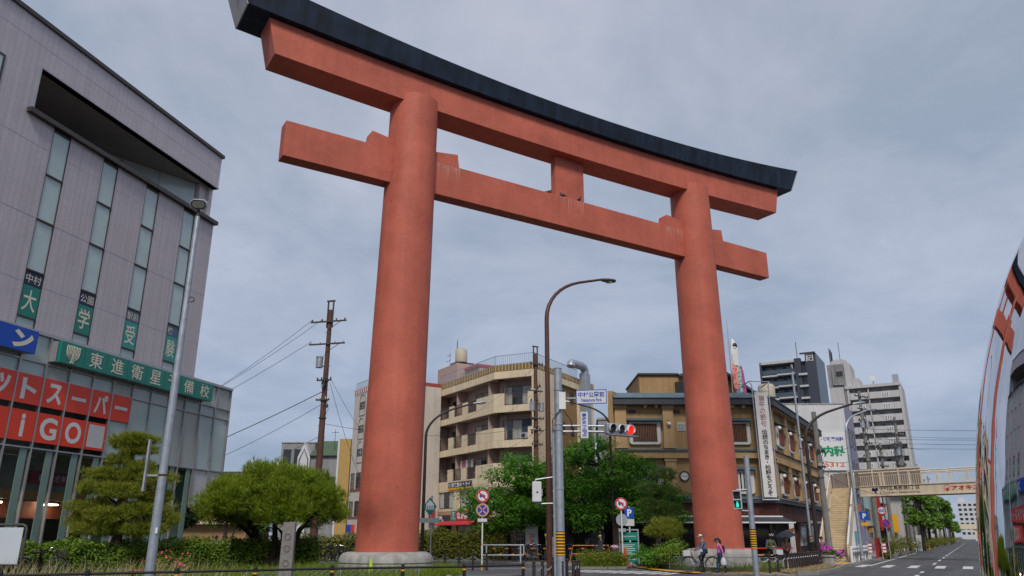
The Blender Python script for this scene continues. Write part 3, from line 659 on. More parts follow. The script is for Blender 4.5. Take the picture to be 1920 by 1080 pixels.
MB(LF).box(-13.3,-6.9,5.6,6.0,19.55,21.71).build('balcony_back_wall', 'soffit', sup); MB(LF).box(-.95,-.02,.55,.9,19.58,21.71).build('balcony_pier', 'tile_plain', sup)
BK = Fr(LF.w(-6.9,3.7,0)[:2], 14.6+math.degrees(math.atan2(2.9,5.9)))
MB(LF).box(-12.55,-12.43,1.2,1.3,19.56,21.71).build('drain_pipe', 'black', sup)
for i in range(3):
    f = MB(BK).box(i*2.18,i*2.18+.07,-.03,.05,19.56,21.71).build('window', 'alu', sup); MB(BK).box(i*2.18+.072,i*2.18+2.178,.0,.03,19.57,21.70).build('pane', 'glass_teal', f)
zm = [19.30, 17.09, 14.93, 12.58]
BN = [('中村','大'),('公園','学'),('駅前','受'),('校','験')]
for i, (a, c) in enumerate(WC):
    b = MB(LF)
    b.box(a,a+.035,.0,.2,9.96,19.3); b.box(c-.035,c,.0,.2,9.96,19.3)
    for z in (19.22,17.04,14.88,12.55,10.50,9.97): b.box(a+.035,c-.035,-.03,.2,z,z+.07)
    wn = b.build('window_strip', 'alu_dark', sup)
    for z0, z1 in ((17.11,19.22),(14.95,17.04),(12.62,14.88),(10.04,10.50),(10.57,12.55)):
        MB(LF).box(a+.037,c-.037,.045,.09,z0,z1).build('pane', 'glass_teal', wn)
    pale = i >= 2
    top, bot = BN[i]
    t = thing('window_banner', ['navy and green window banner with a big 大, leftmost of the four','navy and green window banner with the character 学','teal window banner paled by painted reflection with the character 受','teal window banner paled by painted reflection with the character 験, nearest the building corner'][i], 'banner', LF.w(a,0,10.6), 0, 'school banners in the window strips')
    MB(LF).box(a+.037,c-.037,.02,.035,11.92,12.56).build('name_panel', 'navy_pale' if pale else 'navy_sign', t)
    MB(LF).box(a+.037,c-.037,.02,.035,10.58,11.915).build('character_panel', 'teal_pale' if pale else 'teal_sign', t)
    text(top, a+.10, c-.10 if len(top) > 1 else a+.5, 12.04, 12.44, .012, 'letter_cream', t, LF, 0.005); text(bot, a+.16, c-.16, 10.8, 11.75, .012, 'letter_cream', t, LF, 0.01)
f = MB(LF).box(-16.3,-15.0,-.03,.1,19.7,19.8).box(-16.3,-15.0,-.03,.1,21.1,21.2).box(-16.3,-16.2,-.03,.1,19.8,21.1).box(-15.1,-15.0,-.03,.1,19.8,21.1).build('window', 'alu_dark', sup)
MB(LF).box(-16.2,-15.1,-.012,.05,19.8,21.1).build('pane', 'glass_teal', f)
# glazed lower block
m0 = [-15.8,-14.42,-13.05,-11.69,-10.33,-8.99,-7.59,-6.29,-4.97,-3.62,-2.23,-0.92,0.40,1.74,3.10]
rows = {0:(8.72,9.80),1:(8.14,8.66),2:(6.90,8.08),3:(5.16,6.84)}
DG = -.32
b = MB(LF)
for s in m0: b.box(s-.035,s+.035,DG-.10,DG+.06,(0.1 if s < .3 else 3.2) ,9.86)
b.box(-18,3.14,DG-.15,DG+.3,9.86,10.0)
for z in (8.66,8.08,6.84 if False else 5.10): b.box(-18,3.10,DG-.085,DG+.05,z,z+.06)
b.box(.40,3.13,DG-.1,DG+.06,3.12,3.22)
b.box(3.07,3.135,DG-.1,DG+.05,3.2,9.86)
b.build('curtain_wall_frame', 'alu', sup, bevel=0)
for i in range(len(m0)-1):
    a, c = m0[i]+.037, m0[i+1]-.037
    for z0, z1 in ((8.725,9.855),(8.145,8.655),(5.165,8.075)):
        g = 'glass_clear' if (i < 12 and z0 < 6) else ('glass_teal' if (i+int(z0)) % 3 else 'blind')  # pale teal and blind colours paint the reflection in the upper panes
        if z0 == 5.165 and i in (7,8): g = 'glass_teal'
        if z0 == 5.165 and i >= 9: g = ['glass_teal','blind','blind','glass_teal','glass_teal'][i-9]
        MB(LF).box(a,c,DG,DG+.03,z0,z1).build('pane', g, sup)
    if m0[i+1] < .5: MB(LF).box(a,c,DG,DG+.03,.1,5.095).build('pane', 'glass_clear', sup); MB(LF).box(m0[i+1]-.50,m0[i+1]-.14,DG-.03,DG-.004,.1,5.09).build('fin', 'fin', sup)
    else: MB(LF).box(a,c,DG,DG+.03,3.225,5.095).build('pane', 'pale_panel', sup)
MB(LF).box(3.10,3.13,DG+.05,9,3.2,9.9).build('end_glazing', 'glass', sup)
MB(LF).box(-18,3.1,DG+.3,.0,9.9,9.98).box(0,3.1,0,9,9.9,9.98).build('lower_roof', 'alu_dark', sup)
MB(LF).box(-18,3.08,.9,1.0,5.2,9.9).build('upper_room_wall', 'soffit', sup)
MB(LF).box(-18,3.1,DG+.06,9,5.02,5.09).build('first_floor_slab', 'soffit', sup)
MB(LF).box(.45,3.1,DG+.06,9,3.12,3.18).build('overhang_soffit', 'soffit', sup)
MB(LF).box(.38,.44,DG+.08,9,.1,5.0).build('shop_end_wall', 'fin', sup)
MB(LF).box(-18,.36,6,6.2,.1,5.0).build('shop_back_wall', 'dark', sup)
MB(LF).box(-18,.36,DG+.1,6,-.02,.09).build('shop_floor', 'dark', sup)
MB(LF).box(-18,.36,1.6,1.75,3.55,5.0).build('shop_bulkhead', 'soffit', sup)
MB(LF).box(-18,.36,1.55,1.78,3.16,3.54).build('timber_band', 'brown_band', sup)
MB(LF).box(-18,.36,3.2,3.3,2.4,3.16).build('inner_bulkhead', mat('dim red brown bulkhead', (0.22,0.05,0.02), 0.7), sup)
t = thing('shop_sign', 'maroon supermarket name board inside the shop glass', 'sign', LF.w(-8.2,1.5,3.85))
MB(LF).box(-8.3,-4.6,1.5,1.54,3.85,4.42).build('board', 'maroon', t); text('アオキスーパー', -7.3, -4.75, 3.97, 4.30, 1.49, 'offwhite', t, LF, 0.02)
MB(LF).disc((-7.65,4.13),.17,1.485,1.5).build('emblem', 'offwhite', t)
t = thing('hours_banner', 'white opening hours banner with red lettering in the shop window', 'banner', LF.w(-5.9,1.4,2.06))
MB(LF).box(-5.95,-3.6,DG+.16,DG+.18,2.05,2.50).build('board', mat('cream banner', (0.5,0.47,0.38), 0.7), t); text('夜21時まで', -5.9, -3.65, 2.09, 2.46, DG+.155, 'letter_red', t, LF, 0.03)
for i, (s, d, z) in enumerate(((-9.2,2.2,3.0),(-5.9,2.4,3.0),(-12.6,2.3,3.0))):
    o = MB(LF).box(s,s+.07,d,d+2.2,z,z+.05).box(s+.3,s+.37,d,d+2.2,z,z+.05).build('shop_tube_light', 'tube_lamp'); tag(o, ['twin tube light over the shop floor, middle of the three','twin tube light above the opening hours banner','twin tube light farthest left in the shop'][i], 'lamp', 'shop ceiling lights')
b = MB(LF)
for i in range(26):
    s = random.uniform(-15,0); d = random.uniform(2,5.2); b.box(s,s+random.uniform(.4,1.0),d,d+.4,.1,random.uniform(.9,1.7))
b.build('shop_shelves', mat('shop goods', (0.10,0.07,0.05), 0.8, var=0.8, scale=6), sup, kind='stuff')
# signs on the front
t = thing('red_shop_sign', 'big red sign of square panels with white katakana and letters on the glass front', 'sign', LF.w(-11.69,DG,5.38))
for i, ch in enumerate('ネットスーパー'):
    a, c = m0[i+1]+.05, m0[i+2]-.05
    MB(LF).box(a,c,DG-.09,DG-.05,6.88,8.11).build('panel', 'red_sign', t)
    w_, h_ = (.40, .44) if ch != 'ー' else (.42, .08); mc = (a+c)/2
    text(ch, mc-w_, mc+w_, 7.5-h_, 7.5+h_, DG-.095, 'letter', t, LF, 0.035)
for i, ch in ((2,'X'),(3,'i'),(4,'G'),(5,'O'),(6,'')):
    a, c = m0[i]+.05, m0[i+1]-.05
    MB(LF).box(a,c,DG-.09,DG-.05,5.38,6.62).build('panel', 'red_sign', t)
    mc = (a+c)/2
    if ch and ch != 'X': w_ = .10 if ch == 'i' else .45; text(ch, mc-w_, mc+w_, 5.53, 6.47, DG-.095, 'letter', t, LF, 0.03)
    if not ch: MB(LF).box(a+.12,c-.12,DG-.10,DG-.092,5.49,6.51).build('blank_panel', 'offwhite', t)
t = thing('school_sign', 'long teal cram school sign with cream characters above the glass front', 'sign', LF.w(-10.25,-.7,8.8))
xs = [-10.27,-8.93,-7.53,-6.20,-4.88,-3.53,-2.2,-.92,.56]
for i, ch in enumerate(' 東進衛星予備校'):
    MB(LF).box(xs[i]+.012,xs[i+1]-.012,DG-.62,DG-.46,8.80,9.74).build('panel', 'teal_sign', t)
    mc = (xs[i]+xs[i+1])/2
    if ch != ' ': text(ch, mc-.40, mc+.40, 8.92, 9.62, DG-.635, 'letter_cream', t, LF, 0.008)
b = MB(LF); c0 = -9.6
for k in range(4):
    r = .10+.085*k; p = [(c0-r, DG-.63, 9.62)]+[(c0-r*math.cos(a), DG-.63, 9.32-r*0.9*math.sin(a)) for a in [i*math.pi/10 for i in range(11)]]+[(c0+r, DG-.63, 9.62)]
    b.tube(p, .018, 5)
b.box(c0-.03,c0+.03,DG-.645,DG-.62,8.86,9.64).sprism([(c0-.10,8.86),(c0+.10,8.86),(c0+.03,9.1),(c0-.03,9.1)], DG-.645, DG-.62)
b.build('emblem', 'letter_cream', t)
MB(LF).box(-10.3,.58,DG-.44,DG-.10,8.82,9.72).build('sign_box', 'alu', t)
t = thing('blue_shop_sign', 'blue sign with a white katakana stroke at the left edge', 'sign', LF.w(-12.9,-.7,8.84))
MB(LF).box(-15.6,-11.55,DG-.62,DG-.46,8.84,9.79).build('panel', 'blue_sign', t); MB(LF).box(-15.6,-11.57,DG-.45,DG-.10,8.86,9.77).build('sign_box', 'alu', t)
text('ン', -12.75, -11.75, 8.95, 9.68, DG-.627, 'letter_cream', t, LF, 0.06)

for i,(p,rz,a,c) in enumerate((((15.6,31),-29.7,2.6,5.5),((22.5,43.5),-29.7,1.6,3.2),((27.5,62),-29.7,2.2,9),((5.2,36.5),20,1.4,4.2),((-1.0,36),35,2.4,1.8),((33.5,66),-29.7,1.2,14))):
    fr = Fr(p, 90+rz*-1 if False else 90-rz); structure('asphalt_patch', MB(fr).add([(-a/2,-c/2,.003),(a/2,-c/2,.003),(a/2,c/2,.003),(-a/2,c/2,.003)],[(0,1,2,3)]), mat('newer asphalt',(.060,.060,.064) if i % 2 else (.12,.118,.115),.85,var=.2,scale=.8,bump=.3,bscale=70))
for p in ((19.0,37.5),(24.5,52.0)):
    o = structure('manhole_cover', MB(Fr(p,90)).lathe([(.33,.002),(.33,.008),(.30,.009)],n=24), 'iron')

# ---------------------------------------------------------------- beige apartment block with curved balconies
BL = Fr((-8.21, 82.75), 148.44); BM = Fr((-1.68, 72.10), 116.34); BS = Fr((2.08, 70.24), 30.2)
apt = thing('apartment_block', 'beige five storey apartment block with bent ribbed balconies above street level shops', 'building', (-2, 72, 0), 0)
def ribband(fr, s0, s1, z0, z1, d0, m, step=0.33):
    b = MB(fr).box(s0, s1, d0, d0+.18, z0, z1); k = int((s1-s0)/step)
    for i in range(k): x = s0+(i+.5)*(s1-s0)/k; b.box(x-.022, x+.022, d0-.025, d0-.001, z0+.02, z1-.01)
    return b.build('ribbed_band', m, apt)
def railing(fr, s0, s1, d, z0, z1, m='alu_dark', par=None, panel=None, step=0.13):
    b = MB(fr).box(s0, s1, d, d+.04, z1-.05, z1).box(s0, s1, d, d+.04, z0+.06, z0+.10); k = max(2, int((s1-s0)/step))
    for i in range(k+1): x = s0+.012+(s1-s0-.024)*i/k; b.box(x-.011, x+.011, d+.008, d+.032, z0, z1-.051)
    o = b.build('railing', m, par or apt)
    if panel: MB(fr).box(s0+.02, s1-.02, d+.05, d+.06, z0+.1, z1-.06).build('privacy_screen', panel, o)
    return o
for fr, ln, z0, z1 in ((BL, 12.5, 0, 0), (BM, 4.2, 0, 0)):
    MB(fr).box(-.0, ln, -.02, .2, 16.42, 17.0).build('parapet', 'gold_rib', apt); 
    b = MB(fr); k = int(ln/.33)
    for i in range(k): x = (i+.5)*ln/k; b.box(x-.022, x+.022, -.045, -.021, 16.44, 16.98)
    b.build('parapet_rib', 'beige', apt, kind='stuff')
    for a, c in ((15.72,16.40),(12.55,13.16),(9.33,9.98),(5.95,6.82)): ribband(fr, 0, ln, a, c, 0.0, 'beige_rib')
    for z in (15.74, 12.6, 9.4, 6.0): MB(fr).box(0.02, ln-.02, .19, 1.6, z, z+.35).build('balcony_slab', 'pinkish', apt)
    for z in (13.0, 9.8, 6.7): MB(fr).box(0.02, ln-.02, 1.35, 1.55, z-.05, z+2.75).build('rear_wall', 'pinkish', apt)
gl4 = {13.17: ('glass_green','glass','glass'), 9.99: ('glass_green','curtain','glass_blue'), 6.83: ('glass','glass','glass')}
for z in (13.17, 9.99, 6.83):
    for a, c in ((0,.92),(3.3,4.4),(6.2,7.3),(9.1,12.5)): MB(BL).box(a, c, .0, .16, z, z+1.14).build('balcony_parapet', 'beige', apt)
    for a, c in ((0,1.1),(3.5,4.2)): MB(BM).box(a, c, .0, .16, z, z+1.14).build('balcony_parapet', 'beige', apt)
    for i, (a, c) in enumerate(((.93,3.29),(4.41,6.19),(7.31,9.09))): railing(BL, a, c, .03, z, z+1.12, panel=('screen_green' if (i == 1 and z > 12) or (i == 0 and 9 < z < 12) else None))  if False else railing(BL, a, c, .03, z, z+1.12)
    railing(BM, 1.11, 3.49, .03, z, z+1.12)
    for s in (4.5, 11.0): MB(BL).box(s, s+.12, .25, 1.34, z, z+2.55).build('partition', 'pinkish', apt)
    g = gl4[z]
    window(BL, 1.7, 4.3, z, z+2.0, 1.30, apt, 'alu_dark', ['glass','curtain'] if z != 9.99 else 'glass_green', cols=2)
    window(BL, 6.7, 10.6, z, z+2.0, 1.30, apt, 'alu_dark', ['curtain','glass','glass'] if z < 13 else ['glass_green']*3, cols=3)
    window(BM, .3, 3.35, z, z+2.0, 1.28, apt, 'alu_dark', ['curtain','glass','curtain','glass'] if z > 10 else ['glass_blue','curtain','glass_blue'], cols=3)
    MB(BL).box(.05, .5, .2, 1.3, z, z+2.55).build('end_pier', 'pinkish', apt)
for fr, s, z in ((BM, 2.6, 10.0), (BL, 2.3, 6.84), (BL, 5.3, 6.84), (BL, 8.2, 6.84), (BL, 2.4, 13.2), (BL, 8.3, 10.0)):
    o = MB(fr).box(s, s+.75, .35, .62, z+.1, z+.65).build('air_conditioner', 'offwhite', apt); MB(fr).disc((s+.27, z+.37), .2, .335, .345, 16).build('fan_grille', 'iron', o)
# laundry on the third floor
for i, c in enumerate(((.6,.5,.45),(.5,.12,.12),(.6,.6,.62),(.15,.2,.3),(.6,.45,.4))):
    MB(BL).box(5.0+i*.55, 5.4+i*.55, .55, .58, 7.95, 8.75).build('laundry', cloth('laundry%d' % i, c), apt)
# second floor and shops
MB(BL).box(0, 12.5, .0, .18, 5.0, 5.94).build('wall', 'beige', apt) if False else None
for a, c in ((0,1.45),(4.75,5.85),(9.75,12.5)): MB(BL).box(a, c, .0, .3, 3.95, 5.945).build('wall', 'beige', apt)
for a, c in ((1.45,4.75),(5.85,9.75)): MB(BL).box(a, c, .0, .3, 3.95, 4.2).build('wall', 'beige', apt); MB(BL).box(a, c, .0, .3, 5.82, 5.945).build('wall', 'beige', apt)
window(BL, 1.5, 4.7, 4.22, 5.80, .12, apt, 'alu_dark', ['curtain','glass','curtain'], cols=3); window(BL, 5.9, 9.7, 4.22, 5.80, .2, apt, 'alu_dark', ['curtain','curtain','glass'], cols=3)
MB(BL).box(0, 12.5, .02, .3, 3.1, 3.945).build('shop_fascia', mat('salmon fascia', (0.47,0.27,0.17), 0.7), apt)
for a, c in ((0,.6),(4.3,5.2),(9.3,12.5)): MB(BL).box(a, c, .1, .3, 0, 3.09).build('shop_pier', mat('orange brown pier', (0.42,0.24,0.11), 0.7), apt)
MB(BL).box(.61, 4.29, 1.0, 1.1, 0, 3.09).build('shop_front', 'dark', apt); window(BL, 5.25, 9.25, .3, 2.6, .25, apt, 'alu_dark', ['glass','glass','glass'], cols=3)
b = MB(BL).sprism([(0,0),(1,0),(1,1)], 0, .01); 
MB(BL).add([(2.5,-.9,2.72),(9.8,-.9,2.72),(9.8,.0,3.08),(2.5,.0,3.08),(2.5,-.9,2.60),(9.8,-.9,2.60),(9.8,.0,2.98),(2.5,.0,2.98)], [(0,1,2,3),(4,7,6,5),(0,4,5,1),(1,5,6,2),(0,3,7,4)]).build('awning', mat('red awning', (0.45,0.03,0.035), 0.6), apt)
MB(BM).box(0, 4.2, .0, .3, 3.3, 5.945).build('wall', 'beige', apt); MB(BM).box(0, 4.2, .4, .5, 0, 3.29).build('shop_front', 'dark', apt)
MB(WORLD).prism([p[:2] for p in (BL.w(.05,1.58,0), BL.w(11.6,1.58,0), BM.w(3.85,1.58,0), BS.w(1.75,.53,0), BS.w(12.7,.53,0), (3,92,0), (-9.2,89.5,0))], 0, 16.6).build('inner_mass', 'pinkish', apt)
MB(WORLD).prism([p[:2] for p in (BL.w(.1,.22,0), BL.w(12.5,.22,0), BM.w(4.1,.22,0), BS.w(.1,.32,0), BS.w(12.9,.32,0), (3,92,0), (-9.2,89.5,0))], 16.62, 16.8).build('flat_roof', 'concrete', apt)
# side wall
b = MB(BS).box(0, 4.62, 0, .3, 0, 16.5).box(9.52, 13.0, 0, .3, 0, 16.5).box(4.62, 9.52, 0, .3, 15.85, 16.5); b.build('side_wall', 'beige', apt)
MB(BS).box(-.02, 13.1, -.03, .3, 16.5, 17.0).build('parapet', 'gold_rib', apt)
b = MB(BS)
for i in range(40): x = .1+i*.325; b.box(x-.022, x+.022, -.055, -.031, 16.52, 16.98)
b.build('parapet_rib', 'beige', apt, kind='stuff')
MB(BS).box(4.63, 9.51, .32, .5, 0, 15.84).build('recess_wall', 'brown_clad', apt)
for z in (14.4, 11.2, 8.1): window(BS, 4.95, 6.6, z, z+1.0, .30, apt, 'alu_dark', 'glass', cols=2, proud=.06); window(BS, 8.0, 8.7, z, z+1.0, .30, apt, 'alu_dark', 'glass', cols=1, proud=.06)
MB(BS).box(9.6, 10.75, -.75, -.02, 3, 17.6).build('duct', 'galv', apt, bevel=.03)
b = MB(BS); b.tube([(10.2,-.38,17.6),(10.2,-.38,17.95),(9.9,-.38,18.25),(9.4,-.38,18.3),(7.6,-.2,18.3),(7.4,-.2,18.2),(7.3,-.2,17.9)], .42, 12); b.build('duct_elbow', 'galv', apt, smooth=True)
for fr, s0, s1, d in ((BL, 1.2, 12.5, .15), (BM, 0, 4.2, .15), (BS, 0, 9.5, .15)): railing(fr, s0, s1, d, 17.0, 17.98, 'galv', step=.22)
# roof huts and tank
ph = MB(BL).box(-4.5, .2, 2.4, 6.5, 16.81, 19.85).build('roof_hut', 'pinkish', apt); MB(BL).box(.25, 4.2, 3.0, 6.5, 16.81, 18.75).build('roof_hut', 'pinkish', apt)
MB(BL).box(1.2, 4.3, 2.8, 6.6, 18.76, 19.05).build('hut_eave', mat('red eave', (0.33,0.025,0.03), 0.6), apt)
b = MB(BL); b.lathe([(.66,0),(.68,.08),(.68,1.35),(.58,1.5),(.2,1.58),(.2,1.66)], (-.35,3.2,20.05), 20); tk = b.build('water_tank', mat('cream tank', (0.45,0.40,0.30), 0.6, var=.1), apt, smooth=True)
MB(BL).box(-1.5, .1, 2.45, 4.6, 19.86, 20.04).build('tank_stand', 'iron', apt)
b = MB(BL); b.tube([(-1.05,3.0,20.0),(-1.05,3.0,22.6)], .025, 5).tube([(-.5,2.8,21.6),(-.5,2.8,22.7)], .025, 5).tube([(-1.9,2.6,19.8),(-1.9,2.6,21.4)], .022, 5).box(-2.6,-1.7,2.58,2.62,21.1,21.14).box(-2.9,-1.8,2.58,2.62,20.5,20.54)
b.build('antenna', 'iron', apt)
t = thing('tutor_sign', 'navy and yellow tutoring school sign with white characters on the beige block', 'sign', BL.w(3.8,0,6))
MB(BL).box(3.83, 8.51, -.14, -.04, 6.14, 6.68).build('board', 'navy_sign', t); MB(BL).box(3.83, 8.51, -.15, -.04, 5.97, 6.135).build('stripe', 'yellow', t)
text('個別教室のトライ', 3.95, 8.4, 6.2, 6.62, -.145, 'letter', t, BL, 0.03)
t = thing('restaurant_sign', 'red restaurant sign with white brush characters and teal end panels above the awning', 'sign', BL.w(4.7,0,3))
MB(BL).box(5.75, 8.35, -.2, -.02, 3.02, 3.98).build('board', 'red_sign' if False else mat('dark red sign', (0.42,0.012,0.02), 0.4), t)
e = MB(BL).box(4.68, 5.73, -.19, -.02, 3.02, 3.98).build('end_panel', 'teal_sign', t); MB(BL).box(8.37, 9.6, -.19, -.02, 3.02, 3.98).build('end_panel', 'teal_sign', t)
text('なか卯', 5.95, 8.1, 3.15, 3.85, -.205, 'letter', t, BL, 0.04); text('うどん', 4.85, 5.55, 3.15, 3.45, -.195, 'letter', t, BL, 0.02); text('丼', 4.95, 5.45, 3.5, 3.9, -.195, 'letter', t, BL, 0.02)
t = thing('noodle_shop_sign', 'black sign board with white brush characters at the left end of the beige block', 'sign', BL.w(1.1,0,3))
MB(BL).box(1.1, 4.2, -.12, -.01, 2.95, 3.6).build('board', 'slate', t); text('玉壱。', 1.35, 2.9, 3.0, 3.55, -.125, 'letter', t, BL, 0.05)

# ---------------------------------------------------------------- tan confectionery building
T1 = Fr((18.54, 56.0), 90); T2 = Fr((18.54, 56.0), 29.7)
tan = thing('confectionery_building', 'ochre Japanese confectionery building with white framed lattice windows and slate blue eaves', 'building', (18.54, 56.0, 0), 0)
p0 = T1.w(-11.55,.25,0); p1 = T1.w(-.02,.25,0); p2 = T2.w(21.5,.25,0); p3 = (p2[0]-11.5,p2[1],0)
MB(WORLD).prism([p[:2] for p in (p0,p1,T2.w(.2,.25,0),p2,p3)], 2.8, 10.7).build('wall', 'ochre', tan)
MB(WORLD).prism([T1.w(-11.55,.1,0)[:2], T1.w(-11.2,.1,0)[:2], (p0[0]+3,p0[1]+4.5), (p0[0]+2.6,p0[1]+4.5)], .05, 11.75).build('end_pier', 'ochre', tan)
for fr, s0, s1 in ((T1, -11.2, .0), (T2, 0.0, 21.5)):
    x0 = s0; x1 = s1
    MB(fr).box(x0, x1+(.0), -.42, .5, 10.70, 11.14).build('eave_fascia', 'slate', tan)
    b = MB(fr); n = max(2, int((x1-x0)/1.9))
    for i in range(n):   # roof sheets laid one by one
        a = x0+(x1-x0)*i/n+.008; c = x0+(x1-x0)*(i+1)/n-.008
        MB(fr).add([(a,-.50,11.15),(c,-.50,11.15),(c,.9,11.70),(a,.9,11.70),(a,-.50,11.21),(c,-.50,11.21),(c,.9,11.76),(a,.9,11.76)], [(0,1,5,4),(4,5,6,7),(0,3,2,1),(1,2,6,5),(0,4,7,3)]).build('roof_sheet', 'roof_teal', tan)
    MB(fr).box(x0, x1, .9, 1.2, 10.9, 11.74).build('roof_kerb', 'slate', tan)
    b = MB(fr).sprism([(0,0),(1,0),(1,1)],0,.001) if False else MB(fr)
    b.box(x0, x1, -.16, .26, 6.93, 7.42); MBb = b.build('string_course', 'ochre_trim', tan)
    MB(fr).add([(x0,-.30,7.43),(x1,-.30,7.43),(x1,.25,7.58),(x0,.25,7.58),(x0,-.30,7.46),(x1,-.30,7.46),(x1,.25,7.62),(x0,.25,7.62)], [(0,1,5,4),(4,5,6,7),(0,3,2,1),(1,2,6,5),(0,4,7,3)]).build('course_flashing', 'roof_teal', tan)
    MB(fr).box(x0, x1, -.30, .26, 3.86, 4.10).build('canopy_fascia', 'slate', tan)
    MB(fr).add([(x0,-.34,4.11),(x1,-.34,4.11),(x1,.25,4.30),(x0,.25,4.30),(x0,-.34,4.14),(x1,-.34,4.14),(x1,.25,4.34),(x0,.25,4.34)], [(0,1,5,4),(4,5,6,7),(0,3,2,1),(1,2,6,5),(0,4,7,3)]).build('canopy_flashing', 'roof_teal', tan)
MB(WORLD).prism([(p0[0]+1,p0[1]+1),(p1[0]-.4,p1[1]+1),T2.w(21,1.2,0)[:2],(p3[0]+1,p3[1]-.5)], 11.4, 11.6).build('flat_roof', 'slate', tan)
def pilaster(fr, a, c):
    for z0, z1 in ((7.62, 10.69), (4.35, 6.92)):
        MB(fr).box(a, c, -.02, .25, z0+.3, z1-.22).box(a-.06, c+.06, -.08, .25, z1-.215, z1).box(a-.05, c+.05, -.06, .25, z0, z0+.295).build('pilaster', 'ochre_trim', tan)
for a, c in ((-11.1,-10.28),(-7.64,-6.88),(-4.3,-3.55),(-.75,-.03)): pilaster(T1, a, c)
for a, c in ((.03,1.5),(5.75,6.65),(9.95,10.85),(14.5,15.4),(20.3,21.2)): pilaster(T2, a, c)
def lattice(fr, s0, s1, z0, z1, slm='slat', hood=True, white=False, n=None, ch=.14):
    """chamfered white frame, slats, hood"""
    sw = .26
    out = [(s0+ch,z0),(s1-ch,z0),(s1,z0+ch),(s1,z1),(s0,z1),(s0,z0+ch)]
    b = MB(fr); b.sprism(out, .05, .24)
    w = b.build('window', 'white_frame', tan, bevel=.015)
    b = MB(fr).box(s0+sw, s1-sw, .035, .05, z0+sw*.8, z1-sw*.55); b.build('opening', 'dark', w)
    n = n or max(5, int((s1-s0-2*sw)/.11))
    for i in range(n):
        x = s0+sw+(s1-s0-2*sw)*(i+.5)/n; q = (s1-s0-2*sw)/n*.30
        MB(fr).box(x-q, x+q, -.03, .03, z0+sw*.8+.02, z1-sw*.55-.02).build('slat', 'white_frame' if white else slm, w)
    if hood:
        MB(fr).add([(s0-.16,-.35,z1+.03),(s1+.16,-.35,z1+.03),(s1+.16,.24,z1+.2),(s0-.16,.24,z1+.2),(s0-.16,-.35,z1+.07),(s1+.16,-.35,z1+.07),(s1+.16,.24,z1+.3),(s0-.16,.24,z1+.3)], [(0,1,5,4),(4,5,6,7),(0,3,2,1),(1,2,6,5),(0,4,7,3)]).build('window_hood', 'roof_teal', tan)
def globe(fr, s, z):
    b = MB(fr).tube([(s,.24,z+.12),(s,-.12,z+.16),(s,-.16,z+.06)], .03, 6); o = b.build('wall_lamp', 'black', tan); MB(fr).sphere((s,-.16,z-.08), .15, 12, 8).build('globe', 'white', o, smooth=True)
lattice(T1, -10.1, -7.84, 7.90, 9.52); lattice(T1, -3.62, -1.40, 7.90, 9.52)
lattice(T1, -10.1, -7.84, 4.48, 6.10, white=True, n=9); lattice(T1, -3.62, -1.42, 4.48, 6.10, white=True, n=7)
for s0, s1 in ((3.1,5.15),(7.25,9.3),(11.7,13.75),(16.2,18.3)):
    lattice(T2, s0, s1, 8.0, 9.62, 'slat_red', n=8); lattice(T2, s0, s1, 4.5, 6.12, 'slat_red', n=8); globe(T2, s0-.42, 9.45); globe(T2, s0-.42, 5.95)
globe(T1, -7.25, 9.42); globe(T1, -7.25, 5.95)
b = MB(T1).box(-6.6,-6.02,.20,.245,8.88,9.48); gv = b.build('grille', 'white_frame', tan)
for i in range(5):
    for j in range(5): MB(T1).box(-6.56+i*.105,-6.50+i*.105,.185,.199,8.92+j*.105,8.98+j*.105).build('grille_hole', 'black', gv)
for s in (-9.8,-6.6): MB(T1).box(s-.25,s+.25,.2,.245,10.15,10.38).build('vent', 'slate', tan)
for s in (-8.9,-8.1,-5.9,-5.2,-2.6,-1.8): MB(T1).box(s-.12,s+.12,-.2,.24,10.5,10.68).build('bracket', 'ochre_trim', tan)
for i in range(24): s = .9+.86*i; MB(T2).box(s-.09,s+.09,-.3,.24,10.52,10.68).build('bracket', 'ochre_trim', tan); MB(T2).box(s-.07,s+.07,-.25,.24,6.72,6.91).build('bracket', 'ochre_trim', tan)
ck = thing('wall_clock', 'round white wall clock with dark rim on the ochre front beside the red pillar', 'clock', T1.w(-6.31,0,5.7))
MB(T1).ring((-6.31,5.7),.29,.36,.12,.24).build('rim', 'black', ck, smooth=False); MB(T1).disc((-6.31,5.7),.295,.17,.24,28).build('face', 'white', ck)
for a in range(12): x, z = math.sin(a*math.pi/6)*.24, math.cos(a*math.pi/6)*.24; MB(T1).box(-6.31+x-.012,-6.31+x+.012,.16,.169,5.7+z-.02,5.7+z+.02).build('hour_mark', 'black', ck)
MB(T1).tube([(-6.31,.155,5.7),(-6.12,.155,5.65)],.012,4).build('hour_hand', 'black', ck); MB(T1).tube([(-6.31,.15,5.7),(-6.55,.15,5.75)],.009,4).build('minute_hand', 'black', ck)
